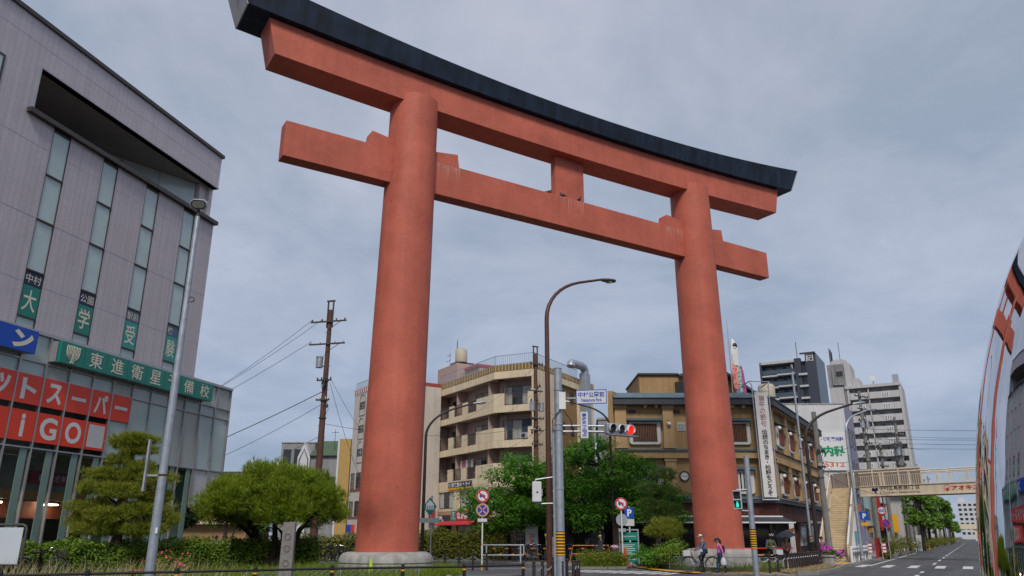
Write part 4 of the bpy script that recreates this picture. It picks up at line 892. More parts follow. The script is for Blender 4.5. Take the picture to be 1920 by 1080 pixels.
# timber ground floor
b = MB(T1); 
MB(T1).box(-11.2, 0.0, .02, .26, 2.9, 3.855).build('timber_band', 'timber', tan)
for i in range(58):
    a = .0+i*.37; MB(T2).box(a+.006, a+.364, .0+random.uniform(0,.02), .26, (2.75 if i < 21 or i > 44 else 2.75), 3.855).build('plank', 'timber', tan)
for i in range(40): a = 6.6+i*.37; MB(T2).box(a+.006, a+.364, .0+random.uniform(0,.02), .26, .05, (.95 if 7.3 < a+.2 < 16.2 else 2.745)).build('plank', 'timber', tan)
f = MB(T2).box(7.3,16.2,-.1,.2,.96,1.16).box(7.3,16.2,-.1,.2,2.5,2.66).box(7.3,7.7,-.1,.2,1.165,2.495).box(11.3,12.4,-.1,.2,1.165,2.495).box(15.8,16.2,-.1,.2,1.165,2.495).build('window', 'white_frame', tan)
MB(T2).box(7.71,11.29,.05,.1,1.165,2.495).build('pane', 'glass', f); MB(T2).box(12.41,15.79,.05,.1,1.165,2.495).build('pane', 'glass', f)
MB(T2).box(6.0,17.5,-1.1,.0,2.68,2.74).build('canopy_blind', 'slate', tan); MB(T2).box(6.0,17.5,-1.16,-1.1,2.62,2.78).build('canopy_edge', 'white_frame', tan)
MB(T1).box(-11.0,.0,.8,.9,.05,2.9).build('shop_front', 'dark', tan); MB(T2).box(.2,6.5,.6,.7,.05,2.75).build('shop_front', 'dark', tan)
for z, d, s1 in ((2.92,-.5,.13),(2.50,-1.5,.62)):
    MB(T1).box(-10.6,s1,d-.04,d,z,z+.09).build('awning_rail', 'white', tan)
MB(T1).add([(-10.6,-.5,2.93),(.13,-.5,2.93),(.62,-1.5,2.55),(-10.6,-1.5,2.55),(-10.6,-.5,2.90),(.13,-.5,2.90),(.62,-1.5,2.52),(-10.6,-1.5,2.52)], [(0,3,2,1),(4,5,6,7),(3,7,6,2),(1,2,6,5)]).build('awning', 'slate', tan)
b = MB(T1).box(-6.2,.6,-.6,-.56,.85,.92); tag(b.build('red_rail', mat('red ribbon', (0.7,0.02,0.02), 0.5)), 'red ribbon barrier stretched along the dark shop front', 'barrier')
o = thing('bench', 'brown wooden bench in front of the dark shop entrance', 'bench', T1.w(-2.2,-.8,0))
MB(T1).box(-3.5,-.6,-1.1,-.6,.42,.50).build('seat', 'brown_band', o)
for s in (-3.3,-.8): MB(T1).box(s-.05,s+.05,-1.05,-.65,.05,.415).build('leg', 'timber', o)
for s in (-8.3,-4.9,-3.2,-1.6): MB(T1).box(s,s+.12,.72,.79,.05,2.9).build('shop_mullion', 'timber', tan)
o = thing('hanging_board', 'tilted wooden notice board hanging at the shop corner', 'sign', T1.w(.1,-1.8,2)); b = MB(Fr(T1.w(-1.15,-.8,0)[:2],90)).add([(.9,-1.0,1.75),(1.6,-1.0,1.98),(1.53,-1.0,2.22),(.83,-1.0,1.99),(.9,-.95,1.75),(1.6,-.95,1.98),(1.53,-.95,2.22),(.83,-.95,1.99)], [(0,1,2,3),(7,6,5,4),(0,4,5,1),(1,5,6,2),(2,6,7,3),(3,7,4,0)]); b.build('board', 'slat', o)
MB(T1).tube([(-.05,-1.77,2.05),(0,-1.7,2.5)],.012,4).build('cord', 'black', o)
# upper part of the tan building
MB(T1).box(-8.65,-2.5,3.4,10,11.5,13.6).build('roof_storey', 'ochre', tan); MB(T1).box(-8.75,-5.6,3.2,10.1,13.6,13.72).build('roof_coping', 'slate', tan)
MB(T1).sprism([(-5.6,13.6),(-2.6,14.3),(0.3,12.2),(.3,12.0),(-2.6,14.05),(-5.6,13.4)], 3.0, 9.5).build('gable_roof', 'slate', tan)
MB(T1).sprism([(-2.5,11.5),(-2.5,13.95),(-.2,12.3),(-.2,11.5)], 3.6, 9).build('gable_wall', 'brown_clad', tan)
MB(T1).box(-5.9,-5.3,3.0,3.39,11.8,13.0).build('window', 'black', tan)
b = MB(T1).lathe([(.62,0),(.62,.85),(.5,1.0)], (.9,2.6,11.7), 16); b.build('roof_tank', mat('cream tank', (0.45,0.40,0.30), 0.6), tan, smooth=True)
# banner
bn = thing('hanging_banner', 'tall white cloth banner of vertical characters hung down the ochre building corner', 'banner', T1.w(-.7,-.8,4.1))
nb = 14; b = MB(T1)
for i in range(nb+1):
    z = 11.53-(11.53-4.22)*i/nb
    for j in range(5): b.v.append((-1.14+.9*j/4, -.86+.02*math.sin(i*.9+j*.7), z))
for i in range(nb):
    for j in range(4): a = i*5+j; b.f.append((a, a+5, a+6, a+1))
b.build('cloth', mat('white banner cloth', (0.60,0.59,0.58), 0.85, var=.08, scale=1.5, bump=.25, bscale=6), bn, smooth=True)
b = MB(T1).tube([(-1.5,1.0,12.2),(-1.46,-.9,12.3),(-1.30,-.92,12.0),(-1.25,-.9,4.0)],.04,8).tube([(-.02,1.0,12.2),(-.02,-.9,12.25),(-.12,-.92,12.0),(-.14,-.9,4.0)],.04,8).tube([(-1.46,-.9,12.3),(-.02,-.9,12.25)],.035,6).tube([(-1.28,-.9,4.05),(-.1,-.9,4.05)],.05,6).tube([(-1.3,-.9,11.6),(-.1,-.9,11.6)],.03,6)
b.build('pipe_frame', 'galv', bn)
text('端午の節句', -.88, -.48, 9.05, 11.3, -.895, mat('dusty rose print', (0.33,0.13,0.17), 0.7, var=0), bn, T1, 0.0, vertical=True); text('伝統のちまき・柏餅をどうぞ', -.88, -.48, 4.35, 8.85, -.895, 'letter_black', bn, T1, 0.012, vertical=True)
# carp streamers
kp = thing('carp_streamer', 'carp streamers hanging limp in red green purple and blue on a roof pole', 'streamer', T1.w(-1.9,2,11.7))
b = MB(T1).tube([(-1.85,2.0,11.7),(-1.85,2.0,17.6)],[.05,.02],8); b.build('pole', 'alu', kp)
def streamer(nm, m, s0, z0, z1, r, ph):
    b = MB(T1); n = 18; k = 10
    for i in range(n+1):
        u = i/n; z = z0+(z1-z0)*u; rr = r*(0.35+1.0*math.sin(min(1,u*1.5)*math.pi*.62))*(1-.25*u)
        for j in range(k):
            a = 2*math.pi*j/k; b.v.append((s0+.34+.12*u+rr*math.cos(a)*(1+.2*math.sin(a*3+ph+u*5)), 1.8+rr*.6*math.sin(a), z))
    for i in range(n):
        for j in range(k): a = i*k+j; c = i*k+(j+1)%k; b.f.append((a, c, c+k, a+k))
    return b.build(nm, m, kp, smooth=True)
def scale_mat(n, c, c2): 
    m = mat(n, c, 0.8, var=0.0); t = m.node_tree; v = t.nodes.new('ShaderNodeTexVoronoi'); v.inputs['Scale'].default_value = 7; tcn = t.nodes.new('ShaderNodeTexCoord'); t.links.new(tcn.outputs['Object'], v.inputs['Vector'])
    r = t.nodes.new('ShaderNodeValToRGB'); r.color_ramp.elements[0].position = .25; r.color_ramp.elements[1].position = .5; r.color_ramp.elements[0].color = (*c, 1); r.color_ramp.elements[1].color = (*c2, 1)
    t.links.new(v.outputs['Distance'], r.inputs[0]); t.links.new(r.outputs[0], t.nodes['Principled BSDF'].inputs['Base Color']); return m
streamer('white_carp', 'white', -1.95, 16.1, 14.0, .24, 0)
b = MB(T1).sphere((-1.52,1.8,15.55),(.255,.17,.26),12,8); b.build('carp_head', 'black', kp, smooth=True); MB(T1).box(-1.64,-1.42,1.6,1.64,15.35,15.45).build('carp_eye', 'white', kp)
streamer('red_carp', scale_mat('red carp cloth', (.62,.03,.03), (.66,.3,.26)), -2.0, 14.4, 12.2, .20, 1); streamer('green_carp', scale_mat('green carp cloth', (.01,.22,.14), (.35,.5,.45)), -1.72, 14.2, 11.85, .19, 2)
streamer('purple_carp', scale_mat('purple carp cloth', (.12,.02,.22), (.5,.08,.25)), -1.48, 14.0, 11.9, .15, 3); streamer('blue_carp', scale_mat('blue carp cloth', (.02,.05,.3), (.2,.3,.5)), -1.95, 13.2, 11.9, .15, 4)

# ---------------------------------------------------------------- buildings further off
AR = Fr((-17.45, 85.61), 146.5); A2 = Fr((-8.32, 84.0), 100)
ar = thing('arched_apartment_block', 'white five storey block with arched window heads and red parapet behind the left pillar', 'building', (-17.45, 85.6, 0))
MB(AR).box(0, 9, 0, 6, 0, 16.6).build('wall', 'white_wall' if False else mat('creamy white wall', (0.55,0.49,0.43), 0.75, var=.08, scale=.5, streak=.12), ar)
MB(AR).box(-.05, 9, -.08, 6, 16.61, 17.0).build('parapet', mat('dull red parapet', (0.34,0.06,0.05), 0.7, var=.15), ar)
b = MB(AR)
for i in range(18): x = .1+i*.5; b.box(x-.05,x+.05,-.14,-.081,16.45,16.95)
b.build('parapet_tooth', 'white', ar, kind='stuff')
for z in (14.72, 12.2, 9.72):
    w = window(AR, 1.65, 3.05, z, z+.75, .0, ar, 'alu_dark', 'glass', cols=2)
    b = MB(AR); pts = [(1.6,-.03,z-.7),(1.6,-.03,z+.9)]+[(2.35-.75*math.cos(a),-.03,z+.9+.65*math.sin(a)) for a in [i*math.pi/10 for i in range(1,10)]]+[(3.1,-.03,z+.9),(3.1,-.03,z-.7),(1.6,-.03,z-.7)]
    b.tube(pts, .035, 5); b.build('arch_moulding', 'grey_wall', ar)
for z0, z1 in ((6.36,8.0),(3.6,5.1)):
    window(AR, .35, 1.3, z0, z1, .0, ar, 'alu_dark', 'glass', cols=1); window(AR, 1.8, 2.95, z0, z1, .0, ar, 'alu_dark', 'glass', cols=2)
    MB(AR).box(.3,3.0,-.1,.0,z0-.18,z0-.06).build('sill', mat('dull red parapet', (0.34,0.06,0.05), 0.7), ar)
MB(AR).box(1.3, 3.8, 1, 3.5, 17.6, 20.1).build('roof_tank', 'grey_wall', ar); MB(AR).box(1.5,1.6,1.1,3.4,17,17.6).box(3.5,3.6,1.1,3.4,17,17.6).build('tank_leg','iron',ar)
for z in (17.01,): 
    b = MB(AR)
    for i in range(30): x = .1+i*.3; b.box(x-.02,x+.02,.1,.13,17.0,17.75)
    b.box(0,9,.1,.13,17.75,17.82); b.build('roof_railing', 'galv', ar)
MB(A2).box(-8, 0, .9, 6, 0, 17.0).build('rear_wall', 'beige', ar); MB(A2).box(-8, .02, -.05, 6, 16.5, 17.0).build('parapet', mat('dull red parapet', (0.34,0.06,0.05), 0.7), ar)
for z in (13.2, 10.2, 7.2, 4.4): 
    MB(A2).box(-8, 0, -.1, .9, z+.02, z+.22).build('balcony_slab', 'beige', ar); b = MB(A2).box(-8,0,-.1,-.06,z+1.1,z+1.16)
    for i in range(34): x = -7.9+i*.235; b.box(x-.015,x+.015,-.1,-.06,z+.22,z+1.1)
    b.build('railing', 'iron', ar); window(A2, -2.4, -.3, z+.25, z+2.3, .85, ar, 'alu_dark', 'glass_green' if z > 12 else 'glass', cols=2)
t = thing('shop_sign', 'small blue and red shop sign low on the white arched block', 'sign', AR.w(.7,0,2.4)); MB(AR).box(.3,1.5,-.14,-.02,1.95,2.75).build('board','blue_sign',t); MB(AR).box(1.52,2.2,-.14,-.02,1.95,2.75).build('end_panel','red_sign',t)
t = thing('projecting_sign', 'tall narrow yellow edged projecting sign between the white and beige blocks', 'sign', (-8.4,82,5)); MB().box(-.12,.12,-.25,.25,0,5.0).build('panel','white',t); MB().box(-.16,-.125,-.2,.2,.2,4.8).build('edge','yellow',t)
t = thing('projecting_sign', 'dark red projecting sign with white brush marks above the noodle shop', 'sign', (-8.0,80.5,2.9)); MB().box(-.3,.3,-.1,.1,0,1.9).build('panel',mat('dark red sign', (0.30,0.01,0.015),.5),t); text('らーめん', -.1,.1,.2,1.7,-.105,'letter',t,None,.02,True)

# left background houses
g = thing('grey_house', 'low grey concrete building left of the pole above the broad pine', 'house', (-29,100,0))
HG = Fr((-29.3,100),92); MB(HG).box(0,4.3,0,8,0,12.9).build('wall','grey_wall',g); window(HG,.3,1.3,10.3,12.1,-.03,g,'alu_dark','glass',cols=1); window(HG,1.7,2.6,10.3,12.1,-.03,g,'alu_dark','glass',cols=1); MB(HG).box(-.1,4.4,-.1,8.1,12.9,13.0).build('coping','concrete',g)
g = thing('green_roofed_house', 'grey house with green sloping roof behind the brown utility pole', 'house', (-25,100,0))
HR = Fr((-25.2,99),94); MB(HR).box(.0,4.2,.0,8,0,11.4).build('wall','grey_wall',g)
MB(HR).add([(-.1,-.4,11.2),(4.3,-.4,11.2),(4.3,3.2,13.4),(-.1,3.2,13.4),(4.3,8.1,11.2),(-.1,8.1,11.2)],[(0,1,2,3),(3,2,4,5),(0,3,5),(1,4,2),(0,5,4,1)]).build('roof','green_roof',g)
MB(HR).sprism([(-1.6,0),(-1.6,11.0),(-.8,12.9),(-.02,11.0),(-.02,0)],-.4,5).build('gable_wall','white_wall',g); b=MB(HR).tube([(-1.35,-.42,9),(-1.35,-.42,10.7),(-.8,-.42,12.0),(-.25,-.42,10.7),(-.25,-.42,9)],.06,5); b.build('gable_trim','black',g)
window(HR,2.0,4.0,7.0,8.6,-.03,g,'alu_dark','glass',cols=2); MB(HR).tube([(2.6,1,12),(2.6,1,14.6)],.03,4).box(2.1,3.1,.98,1.02,14.2,14.25).build('antenna','iron',g)
g = thing('ochre_house', 'narrow ochre walled building beside the white arched block', 'house', (-21.4,98,0)); HO = Fr((-21.45,98),92); MB(HO).box(0,1.35,0,8,0,13.2).build('wall','yellow_wall',g); MB(HO).box(1.36,2.6,.6,8,0,12.5).build('side_wing','grey_wall',g); MB(HO).box(-.25,-.01,-.05,8,0,13.25).build('edge_trim','white_wall',g)
g = thing('tan_low_house', 'brown low house seen between the glass corner and the broad pine', 'house', (-36,95,0)); HB = Fr((-41,95),92); MB(HB).box(0,10,0,8,0,8.5).build('wall','brown_clad',g); MB(HB).box(-.3,10.3,-.4,8.3,8.5,8.9).build('roof','iron',g); window(HB,2,4,5,6.6,-.03,g,cols=2); window(HB,6,8,5,6.6,-.03,g,cols=2)
MB(HB).box(0.2,9.8,-1.0,0,2.9,3.2).build('awning',mat('cream awning',(0.5,0.42,0.3),.7),g)
# clinic
CL = Fr((36.5,85.0),92); C2 = Fr((36.5,85.0),31)
c = thing('clinic_building', 'white clinic building with lavender side wall behind the ochre building', 'building', (36.5,85,0))
MB(WORLD).prism([CL.w(-10,0,0)[:2],CL.w(-.01,0,0)[:2],C2.w(6,.05,0)[:2],(CL.w(-10,0,0)[0]+3,CL.w(-10,0,0)[1]+5)],0,15.5).build('wall','white_wall',c); MB(C2).box(.0,6,-.02,.3,0,15.52).build('side_wall','lilac_wall',c)
for z in (12.2,8.6,5.2):
    for s in (1.2,3.6): window(C2,s,s+1.2,z-1.2,z+.8,-.05,c,'alu_dark','glass',cols=1)
MB(CL).box(-10,0.05,-.05,.2,15.5,15.65).build('coping','concrete',c)
t = thing('clinic_sign', 'large white clinic sign with blue green and red characters', 'sign', CL.w(-3.8,-.2,9)); MB(CL).box(-6.2,-.02,-.22,-.06,8.4,12.42).build('board','white',t)
text('循環器内科・呼吸器内科', -5.3,-.55,11.45,11.95,-.225,'letter_blue',t,CL,.04); text('木村内科', -5.2,-.55,9.85,11.0,-.225,'letter_green',t,CL,.05); text('482-5312', -4.9,-.75,8.75,9.25,-.225,'orange_red',t,CL,.02)
# charcoal tower
W1 = Fr((60.11,150),119.7); W2 = Fr((60.11,150),29.7)
c = thing('charcoal_tower', 'charcoal apartment tower with pale balcony edges and a square emblem', 'building', (60.11,150,0))
MB(W1).box(-2.0,0,0,12,0,36.5).box(-4.1,-2.9,-.2,1,0,35.6).box(-10.9,-10.5,-.3,1,0,35.4).build('pier','tower',c)
MB(W1).box(-10.9,-2.0,1.3,12,0,35.2).build('rear_wall','tower',c); MB(W2).box(0.02,11.7,-.03,.4,0,36.3).build('side_wall','tower_glass',c)
MB(W1).box(-10.9,-4.1,-.3,1.3,34.9,35.4).build('roof_slab','condo',c); MB(W1).box(-2.9,-.0,-.3,.0,36.3,36.6).build('roof_slab','tower',c)
for k in range(11):
    z = 32.6-2.36*k
    MB(W1).box(-10.5,-7.6,-.4,1.3,z-.30,z).build('balcony_slab','condo',c); MB(W1).box(-7.6,-4.1,-.25,1.3,z-.12,z+.18).build('balcony_slab','condo',c); MB(W1).box(-10.45,-4.12,-.2,-.12,z+.2,z+1.05).build('balcony_glass','tower_glass',c)
    MB(W1).box(-3.4,-1.8,-.6,.8,z-.55,z-.15).build('balcony_slab','condo',c); MB(W1).box(-2.89,-2.01,.4,.5,z,z+1.6).build('pane','glass',c)
    for s in (-9.9,-8.0,-6.0): MB(W1).box(s,s+1.3,1.2,1.29,z+.3,z+1.75).build('pane','glass',c)
t = thing('tower_emblem', 'square white line emblem at the top of the charcoal tower', 'emblem', W1.w(-1.1,0,35.5)); b = MB(W1); z0,z1,s0,s1 = 34.75,36.25,-1.75,-.45
b.box(s0,s1,-.12,-.02,z1-.12,z1).box(s0,s0+.12,-.12,-.02,z0,z1-.12).box(s1-.12,s1,-.12,-.02,z0+.0,z1-.12).box(s0+.25,s1-.25,-.12,-.02,z1-.45,z1-.33).box(s0+.25,s0+.37,-.12,-.02,z0+.1,z1-.45).box(s0+.5,s1-.2,-.12,-.02,z1-.8,z1-.68).box(s0+.5,s0+.62,-.12,-.02,z0+.1,z1-.8).box(s0+.8,s1-.2,-.12,-.02,z0+.1,z0+.25)
b.build('emblem','white',t)
MB(W1).tube([(-3.6,1,35.5),(-3.6,1,39.2)],.07,5).build('antenna','iron',c)
# pale condo
D1 = Fr((55.82,110),119.7); D2 = Fr((55.82,110),29.7)
c = thing('pale_condominium', 'pale grey condominium tower with rows of white balconies and a stair core', 'building', (55.82,110,0))
MB(D1).box(-7.1,-.15,.9,8,0,22.6).build('rear_wall','condo',c); MB(D1).box(-7.2,-6.9,-.1,.9,0,22.6).box(-.28,-.05,-.1,.9,0,22.6).box(-4.4,-4.25,-.02,.9,0,22.6).build('fin_wall','condo',c)
MB(D1).box(-7.4,0,-.25,8,22.4,22.8).build('roof_slab','condo',c); MB(D2).box(.02,8,-.04,.3,0,22.75).build('side_wall','condo',c)
for k in range(9):
    z = 20.75-1.66*k
    MB(D1).box(-6.85,-4.42,-.18,-.05,z,z+.95).build('balcony_parapet','condo',c); MB(D1).box(-4.24,-.30,-.18,-.05,z,z+.95).build('balcony_parapet','condo',c); MB(D1).box(-6.88,-.30,-.05,.9,z-.02,z+.12).build('balcony_slab','condo',c)
    for s in (-6.2,-3.2,-1.3): MB(D1).box(s,s+.5,.84,.89,z+.6,z+1.35).build('pane','glass',c)
    for s in (-5.9,-2.6):
        f = MB(D1).box(s,s+.95,-.20,-.181,z+.15,z+.8).build('balcony_panel','white',c)
        for q in range(3): MB(D1).box(s+.08+.3*q,s+.25+.3*q,-.215,-.201,z+.22,z+.73).build('panel_slot','grey_wall',f)
MB(D1).box(-9.6,-7.2,.2,6,0,26.3).box(-9.6,-6.4,.2,6,22.8,26.3).build('stair_core','condo',c)
MB(D1).sprism([(-9.2,26.3)]+[(-7.9-1.3*math.cos(a),26.3+.75*math.sin(a)) for a in [i*math.pi/8 for i in range(1,8)]]+[(-6.6,26.3)],.2,6).build('core_top','condo',c)
MB(D1).box(-6.38,-5.4,.5,5,22.81,24.0).build('roof_hut','condo',c); window(D1,-8.4,-7.5,24.5,25.2,.15,c,'alu_dark','glass',cols=2)
b = MB(D1).tube([(-8.9,.1,25.4),(-8.9,.1,23.2),(-7.4,.1,23.1),(-7.4,.1,18.5)],.14,6); b.build('drain_pipe','grey_wall',c)
b = MB(D1).tube([(-9.2,2,26),(-9.2,2,29.2)],.08,5).tube([(-8.9,2,26),(-8.9,2,28.6)],.08,5).tube([(-9.05,2.2,26),(-9.05,2.2,29.0)],.08,5); b.build('mast','iron',c); MB(D1).tube([(-7.8,2,26.8),(-7.8,2,30)],.04,5).build('antenna','iron',c)
b = MB(D1).disc((-3.6,23.9),.42,1.0,1.08,16); b.build('dish','white',c); MB(D1).tube([(-3.6,1.1,23.8),(-3.6,1.1,22.8)],.05,5).build('dish_mast','iron',c); MB(D1).box(-1.0,-.2,1,1.8,22.8,24.2).build('roof_cage','galv',c)
# row of shop houses along the avenue
ROW = [('mint_shop','mint green two storey shop just beyond the footbridge stairs',2.5,8.5,6.6,'mint'),('grey_shop','grey shop with a tall red vertical sign along the avenue',12.3,6.0,7.2,'grey_wall'),('dark_shop','dark grey shop house with white balconies along the avenue',18.6,6.5,8.2,'slate'),
 ('brown_shop','brown shop house behind the first street tree',26,8,6.8,'brown_clad'),('cream_shop','cream shop house half hidden by the second street tree',35,9,7.6,'beige'),('white_shop','white shop house farther along the avenue',45,12,9.5,'white_wall'),('grey_office','grey office block behind the row of poles',58,14,11,'grey_wall'),('white_office','white office block far along the avenue',74,20,14,'white_wall'),('beige_office','beige office block far along the avenue',97,26,12,'beige'),('pale_block','pale block near the far end of the avenue',128,40,15,'condo')]
RF = Fr(road_pt(47,-5.2), 29.7)
for nm, lb, s0, ln, h, m in ROW:
    t = thing(nm, lb, 'building', RF.w(s0,0,0)); MB(RF).box(s0,s0+ln-.15,0,9,0,h).build('wall',m,t); MB(RF).box(s0,s0+ln-.15,-.12,9,h,h+.2).build('coping','concrete',t)
    MB(RF).box(s0+.3,s0+ln-.5,-.9,0,2.7,2.85).build('awning','iron',t); MB(RF).box(s0+.4,s0+ln-.6,-.04,.0,.1,2.6).build('shop_front','glass',t)
    k = max(2,int(ln/2.6)); z = 3.6
    while z < h-1.5:
        for i in range(k): a = s0+.4+(ln-.9)*i/k; window(RF,a,a+(ln-.9)/k-.6,z,z+1.3,-.03,t,'alu_dark','glass',cols=2)
        z += 2.8
    # gable side towards the camera
    if s0 < 30: window(Fr(RF.w(s0,0,0)[:2],119.7),-4.5,-3.0,4,5.4,-.03,t,'alu_dark','glass',cols=2)
    if nm == 'dark_shop':
        for z in (3.3,6.0): MB(RF).box(s0+.2,s0+ln-.3,-.9,-.05,z,z+1.0).build('balcony','white_wall',t)
def vsign(lb, s, d, z0, z1, wd, m, txt=None, tm='letter', nm='projecting_sign'):
    t = thing(nm, lb, 'sign', RF.w(s,d,z0)); f2 = Fr(RF.w(s,d,0)[:2],119.7)
    MB(f2).box(-wd/2,wd/2,-.08,.08,z0,z1).build('panel',m,t)
    if txt: text(txt,-wd*.3,wd*.3,z0+.1,z1-.1,-.085,tm,t,f2,.03,len(txt)>1)
    return t
vsign('tall red vertical sign on the grey shop', 13,-.9,2.4,7.0,.42,mat('deep red sign',(.35,.02,.015),.5)); vsign('yellow vertical shop sign beside the street tree',24,-1.6,2.2,4.6,.9,'yellow'); vsign('orange projecting sign in the avenue shade',34,-1.2,2.6,4.6,.7,'orange'); vsign('small red shop sign low on the avenue',40,-1.6,2.4,3.4,.9,'red_sign')
# far end of the avenue
for i,(lb,p,wd,h,m) in enumerate((('white tower block closing the far end of the avenue',road_pt(560,5),13,24,'white_wall'),('long white block far down the avenue',road_pt(380,-20),26,20,'condo'),('pale distant block left of the avenue end',road_pt(240,-34),18,22,'condo'),('grey distant block behind the far street trees',road_pt(205,-30),14,18,'grey_wall'))):
    t = thing('distant_block', lb, 'building', (p[0],p[1],0)); fr = Fr(p,119.7); MB(fr).box(-wd/2,wd/2,0,18,0,h).build('wall',m,t); MB(fr).box(-wd/2+1,-wd/2+5,2,9,h,h+2.5).build('roof_hut',m,t)
    z = 3
    while z < h-2:
        for k in range(int(wd/3)): a = -wd/2+.6+3*k; MB(fr).box(a,a+1.8,-.06,-.005,z,z+1.5).build('window','glass',t)
        z += 3
t = thing('far_footbridge', 'small pale footbridge far down the avenue', 'bridge', road_pt(330,8)+(0,)); fr = Fr(road_pt(330,-3),119.7); MB(fr).box(0,24,-1,1,4.6,6.6).box(1,2,-.5,.5,0,4.6).box(9,10,-.5,.5,0,4.6).build('deck','cream_steel',t)

# ---------------------------------------------------------------- footbridge with stairs
fb = thing('footbridge', 'cream steel footbridge with a stair flight crossing the avenue', 'bridge', (27.25,62.36,0))
GB = Fr((27.25,62.36),138.08)
MB(GB).box(-.05,30,0,.12,4.60,5.39).build('girder','cream_steel',fb,bevel=.01); MB(GB).box(-.05,30,1.9,2.02,4.60,5.39).build('girder','cream_steel',fb); MB(GB).box(-1.9,30,.125,1.895,5.25,5.33).build('deck','concrete',fb); MB(GB).box(-.05,30,-.06,-.003,4.60,4.66).box(-.05,30,-.06,-.003,5.34,5.39).build('girder_flange','cream_steel',fb)
for s in (1.62,1.86,3.8,5.8,7.8,9.8,11.8,13.8): MB(GB).box(s-.06,s+.06,.02,.10,5.39,6.36).build('railing_post','cream_steel',fb)
MB(GB).tube([(-.0,.06,6.36),(30,.06,6.36)],.05,8).build('handrail','cream_steel',fb); MB(GB).tube([(0,.06,6.12),(30,.06,6.12)],.025,6).build('handrail','cream_steel',fb)
b = MB(GB)
for i in range(150): s = .1+i*.16; b.box(s-.012,s+.012,.05,.07,5.39,6.1)
b.build('baluster','cream_steel',fb,kind='stuff')
for s0, s1 in ((-1.75,.18),(.28,2.2),(2.3,3.9)): MB(GB).box(s0,s1,1.95,2.0,5.42,6.68).build('screen_panel','screen',fb)
for s in (-1.8,.2,2.22,3.92): MB(GB).box(s,s+.09,1.90,2.05,5.39,6.80).build('screen_post','cream_steel',fb)
MB(GB).box(-1.8,4.0,1.93,2.03,6.69,6.79).build('screen_rail','cream_steel',fb)
for s in (5.9,7.9,9.9,11.9): MB(GB).box(s-.05,s+.05,1.9,2.0,5.39,6.35).build('railing_post','cream_steel',fb)
MB(GB).tube([(4,1.95,6.36),(30,1.95,6.36)],.05,8).build('handrail','cream_steel',fb)
t = thing('district_sign', 'black district name lettering and blue leaf emblem on the footbridge girder', 'lettering', GB.w(2.9,0,5)); 
text('中村区鳥居通5丁目',1.5,4.42,5.02,5.335,-.012,'letter_black',t,GB,.006); text('5 Torii-dori, Nakamura-ku',1.5,4.42,4.74,4.92,-.012,'letter_black',t,GB,.004)
b = MB(GB).disc((1.02,5.10),.13,-.01,-.005,14).disc((1.27,5.12),.12,-.01,-.005,14).sprism([(.88,4.98),(1.05,5.0),(1.2,4.78),(1.25,4.80),(1.22,4.98),(1.38,5.02),(1.25,5.1),(1.0,5.12)],-.013,-.011); b.build('emblem','navy_sign',t)
t = thing('sponsor_lettering', 'red supermarket lettering with a round mark on the footbridge girder', 'lettering', GB.w(6.3,0,5)); text('アオキスーパー',6.63,9.9,4.83,5.17,-.008,'letter_red',t,GB,.04); MB(GB).ring((6.33,5.02),.19,.22,-.012,-.004).build('mark','letter_red',t); MB(GB).disc((6.35,4.95),.1,-.012,-.004,12).build('mark','letter_red',t)
# stairs
ST = Fr((21.4,54.2),28.4)
n = 32; rise = 5.28/n; L1 = 10.2
MB(ST).add([(0,-.85,-.2),(L1,-.85,4.98),(L1,.85,4.98),(0,.85,-.2),(0,-.85,-.3),(L1,-.85,4.85),(L1,.85,4.85),(0,.85,-.3)],[(0,1,2,3),(7,6,5,4),(0,4,5,1),(3,2,6,7),(1,5,6,2)]).build('stair_slab','tread',fb)
for i in range(n): s = L1*i/n; MB(ST).box(s,s+L1/n+.02,-.78,.78,rise*(i+1)-.16,rise*(i+1)-.03).build('riser','tread',fb); MB(ST).box(s-.03,s+L1/n,-.79,.79,rise*(i+1)-.029,rise*(i+1)).build('tread','cream_steel',fb)
MB(ST).box(L1,L1+2.4,-.9,2.0,5.0,5.30).build('landing','cream_steel',fb); MB(ST).tube([(L1+1.2,.5,0),(L1+1.2,.5,5.0)],.25,12).build('column','cream_steel',fb,smooth=True)
for d0, d1 in ((-.92,-.84),(.84,.92)):
    for a, c in ((0,.48),(.52,1.0)):
        k0, k1 = L1*a, L1*c; z0, z1 = 5.28*a, 5.28*c
        MB(ST).sprism([(k0,z0+.12),(k1,z1+.12),(k1,z1+1.05),(k0,z0+1.05)],d0,d1).build('stair_side_panel','cream_steel',fb)
        MB(ST).tube([(k0,(d0+d1)/2,z0+1.12),(k1,(d0+d1)/2,z1+1.12)],.07,8).build('handrail','white' if d0 < 0 else 'cream_steel',fb)
    for q in (0.0,.25,.5,.75,1.0): MB(ST).box(L1*q-.05,L1*q+.05,d0-.01,d1+.01,5.28*q,5.28*q+1.1).build('railing_post','cream_steel',fb)
MB(ST).box(L1,L1+2.4,.93,1.0,5.31,6.5).box(L1+2.3,L1+2.4,-.9,.9,5.31,6.6).build('landing_screen','screen',fb)

